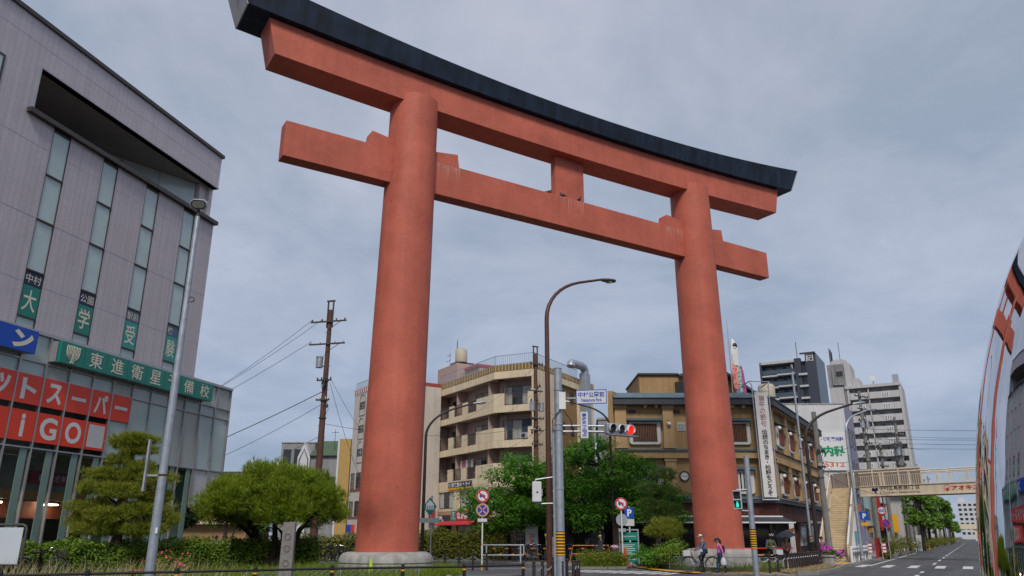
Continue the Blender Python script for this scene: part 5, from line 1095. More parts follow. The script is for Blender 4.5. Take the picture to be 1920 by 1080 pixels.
# low buildings between the beige block and the ochre building
g = thing('grey_annex','low grey building with glass doors behind the street tree','building',(6,60,0)); GA = Fr((3.9,60.0),92)
MB(GA).box(0,4.4,0,8,0.1,3.9).build('wall','grey_wall',g); MB(GA).box(0,4.4,-.9,.0,2.75,3.0).build('canopy','slate',g); window(GA,1.2,3.6,.15,2.5,-.04,g,'galv',['glass','blind','glass'],cols=3)
for i in range(14): MB(GA).box(4.42,4.95,-.1,.4,.1+.27*i,.35+.27*i).build('block','concrete',g)
g = thing('grey_house','grey house with a tiled roof edge seen between beige block and ochre building','house',(9,74,0)); GH = Fr((8.2,74),95)
MB(GH).box(0,4.5,0,9,0,12.2).build('wall','grey_wall',g); MB(GH).box(-.1,4.6,-.3,9,9.6,10.0).build('roof_edge','iron',g); MB(GH).box(-.1,4.6,-.1,9,12.2,12.4).build('coping','concrete',g); window(GH,1.2,3.2,6.5,8.0,-.03,g,cols=2)

# ---------------------------------------------------------------- trees, hedges, plants
def zb(cx, cy, cz, n, spread, r, flat=.6):
    return [(cx+random.uniform(-1,1)*spread[0], cy+random.uniform(-1,1)*spread[1], cz+random.uniform(-1,1)*spread[2], r*random.uniform(.7,1.25), r*random.uniform(.7,1.25), r*flat*random.uniform(.8,1.2)) for _ in range(n)]
def dome(cx, cy, z0, rx, ry, h, n, r, flat=.55):
    """leaf clumps spread over and through a half dome"""
    out = []
    for i in range(n):
        a = i*2.39996; u = (i+.5)/n; rr = math.sqrt(1-(1-u)**2) if i % 3 else math.sqrt(u)*.7; z = (1-u) if i % 3 else (1-u)*.6
        out.append((cx+rx*.86*rr*math.cos(a)+random.uniform(-.3,.3), cy+ry*.86*rr*math.sin(a)+random.uniform(-.3,.3), z0+h*.9*z*random.uniform(.85,1.05), r*random.uniform(.75,1.25), r*random.uniform(.75,1.25), r*flat*random.uniform(.8,1.2)))
    return out
# two broadleaf street trees in the middle
def at_(x, y, z): return (x, y, z)
tree('cherry_tree', 'broad dark green street tree behind the grey traffic signal pole', (4.55,55.5,0.1), [(4.55,55.5,.1,.34),(4.5,55.5,1.2,.27),(4.7,55.5,2.2,.22),(5.2,55.6,3.6,.15)],
     dome(5.8,55.8,2.5,6.2,4.5,5.9,52,1.35), 44000, .20, 'leaf_cherry', 'bark_dark', 'street trees by the bicycle racks',
     forks=[[(4.6,55.5,1.3,.2),(6.0,55.7,2.6,.14),(8.2,55.9,4.0,.07)],[(4.5,55.5,1.5,.18),(3.3,55.3,2.8,.12),(2.2,55.2,4.2,.06)],[(4.9,55.5,2.6,.16),(6.4,56.5,4.6,.1),(6.6,56.8,6.4,.05)]])
tree('cherry_tree', 'smaller dark street tree beside the no parking sign', (2.1,56.4,0.1), [(2.1,56.4,.1,.30),(2.15,56.4,1.4,.24),(1.9,56.4,2.6,.18),(1.2,56.4,3.8,.12)],
     dome(.9,56.4,2.2,4.2,3.6,5.2,34,1.2), 26000, .20, 'leaf_cherry', 'bark_dark', 'street trees by the bicycle racks',
     forks=[[(2.1,56.4,1.6,.17),(.4,56.2,2.6,.12),(-1.3,56.1,3.4,.06)],[(2.1,56.4,1.8,.15),(3.2,56.6,3.2,.08),(3.6,56.8,4.4,.05)]])
# broad multi trunk pine
PX, PY = -11.3, 38.6
bl = dome(PX-.05,PY,2.4,3.3,2.6,2.75,60,.74,.56)+[(PX-1.0,PY,3.4,1.5,1.4,.7),(PX+1.2,PY,3.3,1.5,1.4,.7),(PX,PY,4.0,1.5,1.3,.6)]
tree('broad_pine', 'broad bushy pine with several dark trunks left of the red pillar', (PX,PY,.26), [(PX-.3,PY,.2,.20),(PX-.5,PY,1.0,.17),(PX-.9,PY,1.8,.14),(PX-1.5,PY,2.6,.09)], bl, 19000, .27, 'leaf_pine2', 'bark_dark', needles=True, flow=.95,
     forks=[[(PX+.0,PY,.2,.20),(PX+.1,PY,1.1,.16),(PX+.0,PY,2.2,.11),(PX+.2,PY,3.4,.06)],[(PX+.3,PY+.1,.2,.19),(PX+.9,PY+.1,1.0,.15),(PX+1.2,PY,1.9,.12),(PX+1.9,PY,2.7,.07)],[(PX+.1,PY-.1,.2,.15),(PX+.55,PY-.2,.9,.12),(PX+.5,PY-.3,1.7,.10),(PX+.9,PY-.4,2.6,.05)],[(PX-.2,PY+.2,.2,.15),(PX-.9,PY+.2,1.1,.12),(PX-1.2,PY+.2,1.7,.1),(PX-2.2,PY+.2,2.5,.05)]])
# small slender tree to its left
SX, SY = -12.75, 36.2
tree('slender_tree', 'slender mossy young tree between the two pines', (SX,SY,.26), [(SX,SY,.2,.11),(SX-.05,SY,1.0,.09),(SX-.02,SY,2.0,.07),(SX+.05,SY,3.2,.03)], zb(SX-.05,SY,3.2,9,(.5,.6,.5),.44,.7), 3000, .28, 'leaf_pine2', 'bark', needles=True, flow=.5,
     forks=[[(SX+.02,SY,.3,.06),(SX+.2,SY,1.2,.05),(SX+.5,SY,2.4,.02)]])
# topiary pine
QX, QY = -15.35, 31.6
def pad(dx, z, rx, rz, dy=0, ry=None): return (QX+dx+random.uniform(-.08,.08), QY+dy, z+random.uniform(-.13,.13), rx*1.06, (ry or rx)*.9, rz*.98)
tiers = [pad(.1,5.45,.78,.20),pad(.5,5.25,.55,.18),pad(-.35,5.15,.50,.17),pad(.35,4.98,.6,.15),pad(-.25,4.45,.45,.2),pad(.6,4.35,.5,.22),
 pad(-.75,4.05,.75,.26),pad(.35,3.95,.7,.26,.3),pad(1.15,3.75,.65,.24),pad(-.95,3.45,.72,.25,-.2),pad(.25,3.25,.85,.28,-.3),pad(1.25,3.15,.6,.24,.3),
 pad(-1.15,2.65,.80,.27),pad(-.2,2.45,.9,.27,-.4),pad(.9,2.55,.85,.27),pad(1.6,2.35,.55,.24,.2),pad(-1.5,2.15,.62,.22,.3),pad(-.6,1.95,.8,.24,-.3),pad(.5,1.95,.85,.24),pad(1.35,1.85,.6,.2)]
tree('topiary_pine', 'cloud pruned pine with tiered pads in front of the shop glass', (QX-.1,QY,.26), [(QX-.1,QY,.2,.25),(QX-.08,QY,.9,.21),(QX+.05,QY,1.8,.17),(QX-.1,QY,2.8,.13),(QX+.1,QY,3.8,.10),(QX+.05,QY,4.7,.07),(QX+.15,QY,5.2,.04)], tiers, 16500, .19, 'leaf_pine', 'bark', needles=True, flow=.55)
# little pines and shrubs by the right pillar
tree('garden_pine', 'small pruned pine against the ochre wall left of the right pillar', (8.35,46.4,.16), [(8.35,46.4,.1,.13),(8.3,46.4,1.2,.10),(8.5,46.4,2.6,.08),(8.4,46.4,4.0,.05),(8.5,46.4,5.0,.03)],
     [(8.9,46.4,5.1,.75,.6,.3),(8.1,46.4,4.3,.7,.6,.3),(8.9,46.5,4.1,.7,.6,.3),(8.0,46.3,3.4,.85,.7,.3),(9.0,46.5,3.2,.8,.7,.3),(8.3,46.4,2.7,.8,.7,.3)], 3000, .20, 'leaf_pine3', 'bark_dark', needles=True, flow=.4)
tree('garden_pine', 'low umbrella shaped pruned pine beside the right plinth', (8.45,44.2,.16), [(8.45,44.2,.1,.12),(8.35,44.2,.8,.10),(8.5,44.2,1.4,.08),(8.45,44.2,2.0,.05)], [(8.4,44.2,2.15,.75,.7,.42),(7.85,44.2,1.9,.55,.6,.28),(8.95,44.3,1.95,.55,.6,.3),(8.4,43.8,1.85,.6,.5,.25)], 2800, .17, 'leaf_pine', 'bark_dark', needles=True, flow=.5)
shrub('rounded_shrub', 'rounded clipped shrub touching the right plinth', [(8.0,41.6,.75,.75,.7,.6),(8.5,42.2,.9,.7,.7,.6)], 5000, .10, 'leaf_hedge')
shrub('leafy_shrub', 'low leafy shrub with yellow flowers left of the right plinth', [(7.6,43.6,.55,.8,.6,.5),(6.9,45.2,.6,1.0,.6,.5),(7.3,42.6,.4,.5,.5,.4)], 5200, .12, 'leaf_cherry', flowers='straw', fcount=60, fsize=.06)
shrub('tall_grass_clump', 'wild grass clump at the kerb beside the green notice board', [(4.6,43.7,.45,1.0,.4,.5),(5.6,43.7,.4,.6,.4,.5)], 900, .14, 'leaf_hedge2', cat='plant')
P = np.column_stack([scatter([(3.6,43.2),(6.1,43.5),(6.1,44.2),(3.6,44.0)], 1800), np.full(1800,.1)]); V, Fq = blades(P, np.column_stack([rng.normal(0,.35,(1800,2)), np.ones(1800)]), .8, .022)
tag(mesh_np('wild_grass', V, Fq, 'grass'), 'tall wild grass blades along the centre kerb', 'grass', kind='stuff')
# hedges
hedge('clipped_hedge', 'long clipped green hedge in front of the supermarket glass', [(-20.5,27.0),(-17.2,29.6),(-14.6,33.2),(-12.9,36.0)], 1.5, .2, 1.52, 42000, .10, 'leaf_hedge')
hedge('dark_hedge', 'dark rounded hedge between the slender tree and the broad pine', [(-13.2,37.6),(-11.4,39.6),(-9.6,40.4)], 1.3, .2, 1.50, 8000, .13, 'leaf_hedge')
hedge('street_hedge', 'yellow green clipped hedge behind the chained bollards', [(-6.4,55.9),(-3.2,55.4),(-.2,54.6)], 1.5, .1, 2.05, 13000, .15, 'leaf_hedge2')
hedge('far_hedge', 'low yellow green hedge seen between the broad pine and the left pillar', [(-15.5,57.4),(-11,57.0),(-7.0,56.2)], 1.4, .1, 1.75, 8000, .15, 'leaf_hedge2')
shrub('azalea_bush', 'pink flowering azalea bush in the grass beneath the hedge', [(-13.3,31.2,.55,.65,.5,.45),(-12.6,31.5,.5,.5,.45,.4)], 2600, .10, 'leaf_hedge', None, 'shrub', 'azalea', 130, .09)
shrub('azalea_bush', 'small pink azalea at the foot of the silver lamp post', [(-10.4,23.1,.42,.4,.35,.3)], 1300, .08, 'leaf_hedge', None, 'shrub', 'azalea', 50, .07)
# lawn
n = 42000; GP2 = scatter([(-22,17),(-12.1,19.6),(-8.8,21.6),(-5.2,23.9),(-2.5,25.1),(-2.4,27),(-2.8,33),(-6,37),(-12,38),(-18,31),(-24,26)], n)
hg = .07+.09*np.clip(np.sin(GP2[:,0]*1.3)+np.sin(GP2[:,1]*1.9+GP2[:,0]),-.6,1.4)/1.4+.12*(rng.random(n)<.10)
V, Fq = blades(np.column_stack([GP2, np.full(n,.25)]), np.column_stack([rng.normal(0,.45,(n,2)), np.ones(n)]), 1.0, .028)
V = V.reshape(-1,3,3); tip = V[:,2]-(V[:,0]+V[:,1])/2; V[:,2] = (V[:,0]+V[:,1])/2+tip*hg[:,None]*1.9; V = V.reshape(-1,3)
tag(mesh_np('lawn_grass', V, Fq, 'grass'), 'overgrown lawn grass of the left garden', 'grass', kind='stuff')
n = 900; G3 = scatter([(-20,18.5),(-12,20.2),(-8.6,22.4),(-8,25),(-12,30),(-18,28)], n); V, Fq = blades(np.column_stack([G3, np.full(n,.4)]), np.column_stack([rng.normal(.15,.35,(n,2)), np.ones(n)]), .55, .022)
tag(mesh_np('dry_grass', V, Fq, 'straw'), 'pale dry seed stalks standing in the lawn', 'grass', kind='stuff')
a_ = rng.uniform(0,6.28,5200); r_ = rng.uniform(1.95,2.9,5200); PL = np.column_stack([-4.78+r_*np.cos(a_), 31.27+r_*np.sin(a_), np.full(5200,.25)]); V, Fq = blades(PL, np.column_stack([rng.normal(0,.4,(5200,2)), np.ones(5200)]), .42, .03)
tag(mesh_np('plinth_grass', V, Fq, 'grass'), 'longer grass round the left plinth', 'grass', kind='stuff')
n = 9000; G4 = scatter(RG, n); G4 = G4[np.hypot(G4[:,0]-10.44,G4[:,1]-40.87) > 1.95]; V, Fq = blades(np.column_stack([G4, np.full(len(G4),.22)]), np.column_stack([rng.normal(0,.4,(len(G4),2)), np.ones(len(G4))]), .28, .03)
tag(mesh_np('plinth_grass', V, Fq, 'grass'), 'grass round the right plinth', 'grass', kind='stuff')
n = 2500; G5 = scatter([(12.4,36.9),(13.4,37.4),(14.5,39.4),(15.9,41.9),(18.1,46.2),(17.7,46.4),(15.2,42.0),(13.6,39.4),(12.5,38.2)], n); V, Fq = blades(np.column_stack([G5, np.full(n,.09)]), np.column_stack([rng.normal(0,.5,(n,2)), np.ones(n)]), .16, .03)
tag(mesh_np('verge_grass', V, Fq, 'straw'), 'dry verge grass along the curved kerb', 'grass', kind='stuff')
# avenue trees and shrubs
sp = [(45.3,90.5,8.2),(52.5,104,8.8),(60,117.5,8.4),(69,133,8.6),(80,151,8.6),(93,173,9),(107,198,9),(121,223,9)]
for i, (x, y, h) in enumerate(sp):
    x += .5; bl = zb(x,y,h*.62,9,(1.2,1.2,h*.28),.75,.8)+[(x+.2,y,h*.95,.6,.6,.7)]
    tree('ginkgo_tree', '%s ginkgo along the avenue kerb counting from the footbridge' % ORD[i], (x,y,.1), [(x,y,.1,.2),(x+.05,y,h*.4,.15),(x,y,h*.7,.09),(x,y,h*.95,.03)], bl, 2600 if i < 3 else 1300, .34 if i < 3 else .5, 'leaf_street', 'bark_dark', 'avenue street trees')
av = [((35.4,74.5),(1.7,1.3,.95),'big brownish green shrub beside the avenue kerb'),((49.3,98.8),(1.3,1.2,.8),'second shrub along the avenue kerb'),((54.5,107.5),(1.5,1.2,.85),'third shrub along the avenue kerb with orange tint'),((60.5,118.5),(1.6,1.3,.8),'fourth shrub along the avenue kerb'),((67,129.5),(1.7,1.4,.8),'fifth shrub along the avenue kerb'),((76,145),(2,1.6,.9),'sixth shrub along the avenue kerb'),((88,166),(2.4,2,1),'seventh shrub along the avenue kerb'),((104,193),(3,2.4,1),'eighth shrub along the avenue kerb'),((29.0,63.0),(.5,.5,.7),'small dark shrub at the end of the white guardrail')]
for (x,y),(rx,ry,rz),lb in av: shrub('kerb_shrub', lb, [(x,y,rz*.9,rx,ry,rz),(x+.6*rx,y+.5,rz*.7,rx*.7,ry*.7,rz*.8),(x-.6*rx,y-.4,rz*.7,rx*.7,ry*.7,rz*.8)], 2600, .14, 'leaf_hedge2', 'shrubs along the avenue')
for i, (x, y) in enumerate(((-24,47),(-20.5,50),(-17,53))):
    tree('small_tree', ['dark small tree under the glass overhang','second small tree left of the broad pine','third small tree behind the broad pine'][i], (x,y,.1), [(x,y,.1,.12),(x,y,1.4,.09),(x+.2,y,2.6,.04)], zb(x,y,2.7,7,(.9,.8,.6),.7,.7), 1500, .26, 'leaf_pine3', 'bark_dark', 'small trees behind the garden')

# ---------------------------------------------------------------- guard rail, bollards
RL = [(-18.5,15.75),(-12.07,19.46),(-8.75,21.53),(-5.2,23.85),(-3.27,24.75),(-1.47,25.55),(.38,26.9)]
gr = thing('guard_rail', 'low black pipe guard rail with yellow banded posts along the garden edge', 'railing', (-8.75,21.5,0))
b = MB(WORLD).tube([(x,y,.74) for x,y in RL], .032, 8); b.build('upper_rail','black',gr); b = MB(WORLD).tube([(x,y,.40) for x,y in RL], .032, 8); b.build('lower_rail','black',gr)
for x, y in [(-15.6,17.4),(-12.07,19.46),(-10.5,20.4),(-8.75,21.53),(-7.05,22.64),(-5.2,23.85),(-3.27,24.75),(-1.47,25.55),(.38,26.9)]:
    p = MB(WORLD).tube([(x,y,0),(x,y,.80)],.055,10).sphere((x,y,.80),.055,10,6).build('post','black',gr); MB(WORLD).tube([(x,y,.64),(x,y,.685)],.059,10,False).build('yellow_band','yellow',p)
t = thing('wire_fence', 'low pale wire garden fence round the left plinth', 'fence', (-5,27.5,0)); b = MB(WORLD)
pts = [(-8.2,25.5),(-5.6,27.0),(-3.2,28.4)]
def wirefence(b, pts, z0, z1, step=.22):
    for (a, c) in zip(pts[:-1], pts[1:]):
        n = max(2, int(math.hypot(c[0]-a[0], c[1]-a[1])/step)); 
        for z in (z0, z1): b.tube([(a[0],a[1],z),(c[0],c[1],z)],.012,4)
        for i in range(n):
            u, v = i/n, min(1,(i+2.2)/n); b.tube([(a[0]+(c[0]-a[0])*u,a[1]+(c[1]-a[1])*u,z0),(a[0]+(c[0]-a[0])*v,a[1]+(c[1]-a[1])*v,z1)],.007,3); b.tube([(a[0]+(c[0]-a[0])*v,a[1]+(c[1]-a[1])*v,z0),(a[0]+(c[0]-a[0])*u,a[1]+(c[1]-a[1])*u,z1)],.007,3)
wirefence(b, pts, .3, .62); b.build('wire_mesh','galv',t); b = MB(WORLD)
for x, y in pts: b = MB(WORLD).tube([(x,y,.2),(x,y,.66)],.018,5); b.build('post','galv',t)
t = thing('wire_fence', 'low pale wire garden fence round the right plinth', 'fence', (9.5,39.5,0)); pts = [(7.4,43.3),(7.95,41.3),(8.85,39.85),(10.2,38.95),(11.7,38.6),(12.7,39.4)]
b = MB(WORLD); wirefence(b, pts, .32, .68); b.build('wire_mesh','galv',t)
for x, y in pts: MB(WORLD).tube([(x,y,.1),(x,y,.72)],.018,5).build('post','galv',t)
def bollard(label, group):
    t = thing('bollard', label, 'bollard', (0,0,0), 0, group)
    b = MB().lathe([(.055,0),(.055,.72),(.048,.74),(.048,.77),(.058,.785),(.058,.82),(.035,.85)], n=12); b.build('post','brown_dark',t,smooth=True); MB().lathe([(.057,.66),(.059,.69)], n=12, cap=False).build('band','black',t); return t
B0 = bollard('x','x'); used = [False]
def put_bollard(x, y, label, group, z=0.0):
    o = B0 if not used[0] else clone(B0); used[0] = True
    o.location = (x,y,z); o['label'] = label; o['group'] = group; return o
def chain(a, c, sag, label, group, r=.018, z=.70):
    b = MB(); n = 14; pv = None
    for i in range(n):
        p = [Vector((a[0]+(c[0]-a[0])*u, a[1]+(c[1]-a[1])*u, z-sag*4*u*(1-u))) for u in (i/n,(i+1)/n)]
        m = (p[0]+p[1])/2; d = (p[1]-p[0]); q = Vector((-d.y,d.x,0)).normalized() if i % 2 else Vector((0,0,1)); L = d*.62
        b.tube([m-L, m-L*.6+q*.022, m+L*.6+q*.022, m+L, m+L*.6-q*.022, m-L*.6-q*.022, m-L], .009, 4)
    o = b.build('chain','galv'); return tag(o, label, 'chain', group)
# right row along the curved kerb
rb = [(11.02,36.9),(11.79,37.5),(12.37,38.1),(13.0,38.95)]
for k in range(15): rb.append((13.45+ (17.55-13.45)*k/14, 39.65+(46.6-39.65)*k/14))
for i, (x, y) in enumerate(rb):
    put_bollard(x, y, '%s brown bollard from the left in the row along the right kerb' % (ORD[i]), 'bollards along the right kerb', .03)
    if i: chain(rb[i-1], rb[i], .16 if i < 4 else .08, '%s chain from the left between the right kerb bollards' % ORD[i-1], 'chains along the right kerb')
lb = [(-3.62,43.4),(-3.05,43.35),(-2.45,43.25),(-1.9,43.1),(-1.35,43.0)]
lb = [(-4.0,41.2),(-3.35,41.3),(-2.65,41.3),(-1.95,41.3),(-1.25,41.1)]
for i, (x, y) in enumerate(lb):
    put_bollard(x, y, '%s black bollard from the left in front of the yellow green hedge' % ORD[i], 'chained bollards by the left pillar')
    if i: chain(lb[i-1], lb[i], .2, '%s white chain from the left in front of the yellow green hedge' % ORD[i-1], 'chains by the left pillar')
cbs = [(.75,27.6),(1.05,28.0),(1.42,28.5),(1.72,27.9),(2.15,28.6),(2.3,29.1),(2.42,29.6),(2.05,30.4)]
for i, (x, y) in enumerate(cbs): put_bollard(x, y, '%s brown bollard from the left at the foot of the signal pole' % ORD[i], 'bollards at the signal pole')
for i in (0,1,4,5): chain(cbs[i], cbs[i+1], .15, ['chain at the left end of the signal pole bollards','chain left of the brown lamp post foot','','','chain right of the signal pole foot','chain at the right end of the signal pole bollards'][i], 'chains at the signal pole')

# ---------------------------------------------------------------- lamps, poles, signals, signs
def post_lamp(name, label, base, H, arm, m, r=(.10,.06), head='galv', rise=1.3, heading=None, cat='street lamp', group='street lamps'):
    """tapered post that bends into an arm reaching arm=(dx,dy)"""
    t = thing(name, label, cat, base, 0, group); ax, ay = arm; L_ = math.hypot(ax, ay)
    pts = [(0,0,0),(0,0,H*.45),(0,0,H-rise*1.5)]; rs = [r[0],r[0]*.9,r[0]*.78]
    for i in range(1,9):
        a = i/8*math.radians(62); u = (1-math.cos(a))/(1-math.cos(math.radians(62))); v = math.sin(a)/math.sin(math.radians(62)); pts.append((ax*.58*u, ay*.58*u, H-rise*1.5+(rise*1.5-.13*L_)*v)); rs.append(r[0]*.78+(r[1]-r[0]*.78)*i/8)
    pts.append((ax, ay, H)); rs.append(r[1]*.9)
    MB().tube(pts, rs, 12).build('post', m, t, smooth=True); MB().lathe([(r[0]*1.35,0),(r[0]*1.35,.25),(r[0]*1.05,.35)], n=14).build('base_sleeve', m, t)
    d = Vector((ax, ay, .12*L_)).normalized(); p = Vector((ax, ay, H)); s = Vector((-d.y, d.x, 0)).normalized()
    b = MB(); n = 7; prof = [(.0,.05,.05),(.12,.10,.07),(.35,.15,.09),(.65,.16,.09),(.82,.12,.07),(.9,.04,.03)]; base_ = []
    for u, wd, ht in prof:
        c = p+d*u; 
        for j in range(8):
            a = 2*math.pi*j/8; q = c+s*(wd*math.cos(a))+Vector((0,0,1))*(ht*math.sin(a)); b.v.append(tuple(q))
    for i in range(len(prof)-1):
        for j in range(8): a = i*8+j; c = i*8+(j+1)%8; b.f.append((a,c,c+8,a+8))
    b.f.append(tuple(range(7,-1,-1))); b.f.append(tuple((len(prof)-1)*8+j for j in range(8)))
    hd = b.build('lamp_head', head, t, smooth=True)
    c = p+d*.5-Vector((0,0,.085)); b = MB(); b.sphere(tuple(c), (.13,.13,.03), 10, 5); b.build('lens', 'glass_teal', hd, smooth=True); return t
post_lamp('street_lamp', 'tall brown arched lamp post in the centre beside the signal pole', (1.36,29.2,0), 12.0, (2.4,1.9), 'brown_pole', (.11,.055), 'iron', 1.5)
post_lamp('street_lamp', 'dark brown arched lamp post just right of the left pillar', (-5.55,50.5,.1), 9.9, (3.0,.6), 'brown_dark', (.115,.06), 'galv', 1.5)
post_lamp('street_lamp', 'thin dark lamp post behind the traffic signal arching to the left', (6.55,52.0,.1), 10.3, (-2.6,.8), 'brown_dark', (.09,.05), 'offwhite', 1.2)
post_lamp('street_lamp', 'dark brown arched lamp post beside the ochre building corner', (17.35,46.2,.05), 9.3, (3.4,.8), 'brown_dark', (.125,.07), 'galv', 1.5)
post_lamp('street_lamp', 'silver arched lamp post right of the footbridge stairs', (23.4,54.6,.05), 10.3, (2.3,1.2), 'galv', (.11,.06), 'galv', 1.1)
post_lamp('street_lamp', 'distant silver arched lamp on the far side of the avenue', (80,112,0), 17.5, (-5.4,-1), 'iron', (.16,.08), 'galv', 1.6)
# floodlight post on the left
t = thing('floodlight_post', 'tall silver post with a single round cornered floodlight in front of the supermarket', 'street lamp', (-9.63,21.9,.2), 0, 'street lamps')
MB().tube([(0,0,0),(-.0,0,4),(0,0,10.75)],[.135,.115,.065],14).build('post','galv',t,smooth=True); MB().tube([(0,0,10.7),(0,0,10.98)],.045,8).build('neck','iron',t)
FL = Fr((0,0),90); ds = []
b = MB(); sh = [(-.17,-.14),(.17,-.14),(.25,-.04),(.25,.08),(.15,.17),(-.15,.17),(-.25,.08),(-.25,-.04)]
b.sprism(sh,-.15,.05).sprism([(x*.7,z*.6) for x,z in sh],.051,.17); h = b.build('lamp_housing','galv',t,bevel=.02); h.location = (.02,-.05,11.13); h.rotation_euler = (math.radians(24),0,math.radians(12))
g = MB().sprism([(x*.72,z*.68) for x,z in sh],-.165,-.152).build('lens',mat('grey lens',(.16,.155,.13),.3,var=.3,scale=20),h); f = MB(); 
MB().sprism([(x*.86,z*.84) for x,z in sh],-.158,-.1505).build('bezel','black',h)
MB().box(-.06,.06,-.17,-.13,5.6,7.2).build('side_plate','offwhite',t) if False else None
o = MB().box(-.48,-.43,-.1,.02,2.6,4.0).build('side_sign','galv',t); MB().box(-.42,-.1,-.05,-.02,3.0,3.05).build('bracket','galv',t); MB().tube([(0,0,3.0),(0,0,3.06)],.125,12).build('strap','brown_pole',t); MB().box(.06,.12,-.135,-.12,1.5,1.65).build('sticker','white',t)
MB().ring((.14,8.1),.07,.09,-.02,.02,12).build('ring','iron',t)
# signal pole
SGx, SGy = 1.68, 28.0
t = thing('signal_pole', 'grey steel traffic signal pole with yellow and black striped foot', 'pole', (SGx,SGy,0)); MB().tube([(0,0,0),(0,0,7.5)],[.155,.14],16).build('pole','galv',t,smooth=True); MB().tube([(-.19,-.02,.0),(-.19,-.02,5.3)],.05,8).build('conduit','galv',t)
for i in range(8): MB().tube([(0,0,1.02+.10*i),(0,0,1.07+.10*i)],.158,16,False).build('yellow_band','yellow',t)
MB().tube([(0,0,1.0),(0,0,1.80)],.1565,16,False).build('black_sleeve','black',t)
MB().lathe([(.15,7.5),(.155,7.52),(.05,7.56)],n=14).build('cap','galv',t)
for z in (5.42, 5.22): MB().tube([(0,0,z),(1.0,.05,z+.01),(2.0,.1,z)],.04,8).build('arm','galv',t)
b = MB().box(.02,.26,-.2,-.12,6.0,6.62); b.build('aerial_box','white',t)
for z in (6.70,5.45,5.25,3.2): MB().tube([(0,0,z),(0,0,z+.07)],.165,14).build('clamp','galv',t)
b = MB().tube([(.1,-.18,6.0),(-.05,-.2,5.85),(-.22,-.15,5.6),(-.2,-.1,5.2)],.02,6).tube([(.15,-.18,6.0),(.45,-.1,5.6),(.55,-.05,5.1),(.7,0,5.2)],.014,6); b.build('cable','black',t)
def xz(o, loc, rz): o.location = loc; o.rotation_euler = (0,0,rz); WL[o.name] = (Vector(loc), rz); return o
ts = thing('traffic_signal', 'horizontal traffic signal showing red at the end of the pole arm', 'traffic light', (SGx+2.18,SGy+.05,5.3), math.radians(30))
ts.scale = (.95,.98,.98); MB().box(-.62,.62,-.10,.12,-.21,.21).build('housing','galv',ts,bevel=.05)
for i, (x, m) in enumerate(((-.42,'black'),(0,'black'),(.42,'red_lamp'))):
    l = MB().disc((x,0),.155,-.125,-.105,20).build('lens',m,ts); b = MB()
    n = 18
    for k, dd in ((0,-.10),(1,-.24)):
        for j in range(n+1):
            a = math.radians(-40)+math.radians(260)*j/n; b.v.append((x+.17*math.cos(a), dd if j not in (0,n) else (-.10 if k == 0 else -.2), .17*math.sin(a)))
    for j in range(n): b.f.append((j,j+1,n+2+j,n+1+j))
    v = b.build('visor', mat('visor grey outside',(.5,.5,.5),.5) if i == 0 else 'white', ts, smooth=True); sm = v.modifiers.new('thickness','SOLIDIFY'); sm.thickness = .012
MB().box(-.6,.6,-.38,-.05,-.26,-.235).build('sun_plate','galv',ts)
t = thing('intersection_sign', 'white street name plate with blue characters above the signal arm', 'sign', (SGx+.32,SGy,6.42), math.radians(-9)); t.scale = (.8,.8,.8); MB().box(.42,1.80,-.03,.02,-.28,.36).build('plate','offwhite',t); MB().box(.42,1.80,-.036,-.031,.33,.36).box(.42,1.80,-.036,-.031,-.28,-.25).box(.42,.45,-.036,-.031,-.25,.33).box(1.77,1.80,-.036,-.031,-.25,.33).build('border','letter_blue',t)
text('中村公園前',.52,1.70,.02,.27,-.037,'letter_blue',t,None,.02); text('Nakamura Park',.66,1.58,-.18,-.03,-.037,'letter_blue',t,None,.02); MB().tube([(0,.03,.0),(.9,.03,-.02),(1.7,.03,-.02)],.03,6).build('bracket','galv',t)
t = thing('accident_sign', 'narrow vertical white sign with blue characters hung on the signal arm', 'sign', (SGx+.92,SGy-.02,5.46), 0); t.scale = (.95,1,.78); MB().box(-.14,.14,-.10,-.06,-.62,.58).build('plate','offwhite',t); text('事故多発地点',-.095,.095,-.56,.52,-.104,'letter_blue',t,None,.02,True)
t = thing('signal_control_box', 'grey signal control cabinet bracketed to the left of the signal pole', 'cabinet', (SGx-.80,SGy,2.78)); t.scale = (.9,.9,.8); MB().box(-.18,.18,-.16,.16,.0,.86).build('cabinet','offwhite',t,bevel=.03); MB().box(.185,.22,-.1,.1,.25,.55).build('hinge','galv',t); MB().tube([(-.05,0,.95),(.75,0,1.08)],.03,8).tube([(-.05,0,.86),(-.05,0,.95)],.03,8).build('bracket','galv',t); MB().tube([(-.05,0,-.08),(.75,0,-.05)],.03,8).build('bracket','galv',t); MB().box(-.02,.06,-.17,-.161,.38,.44).build('lock','brown_pole',t)
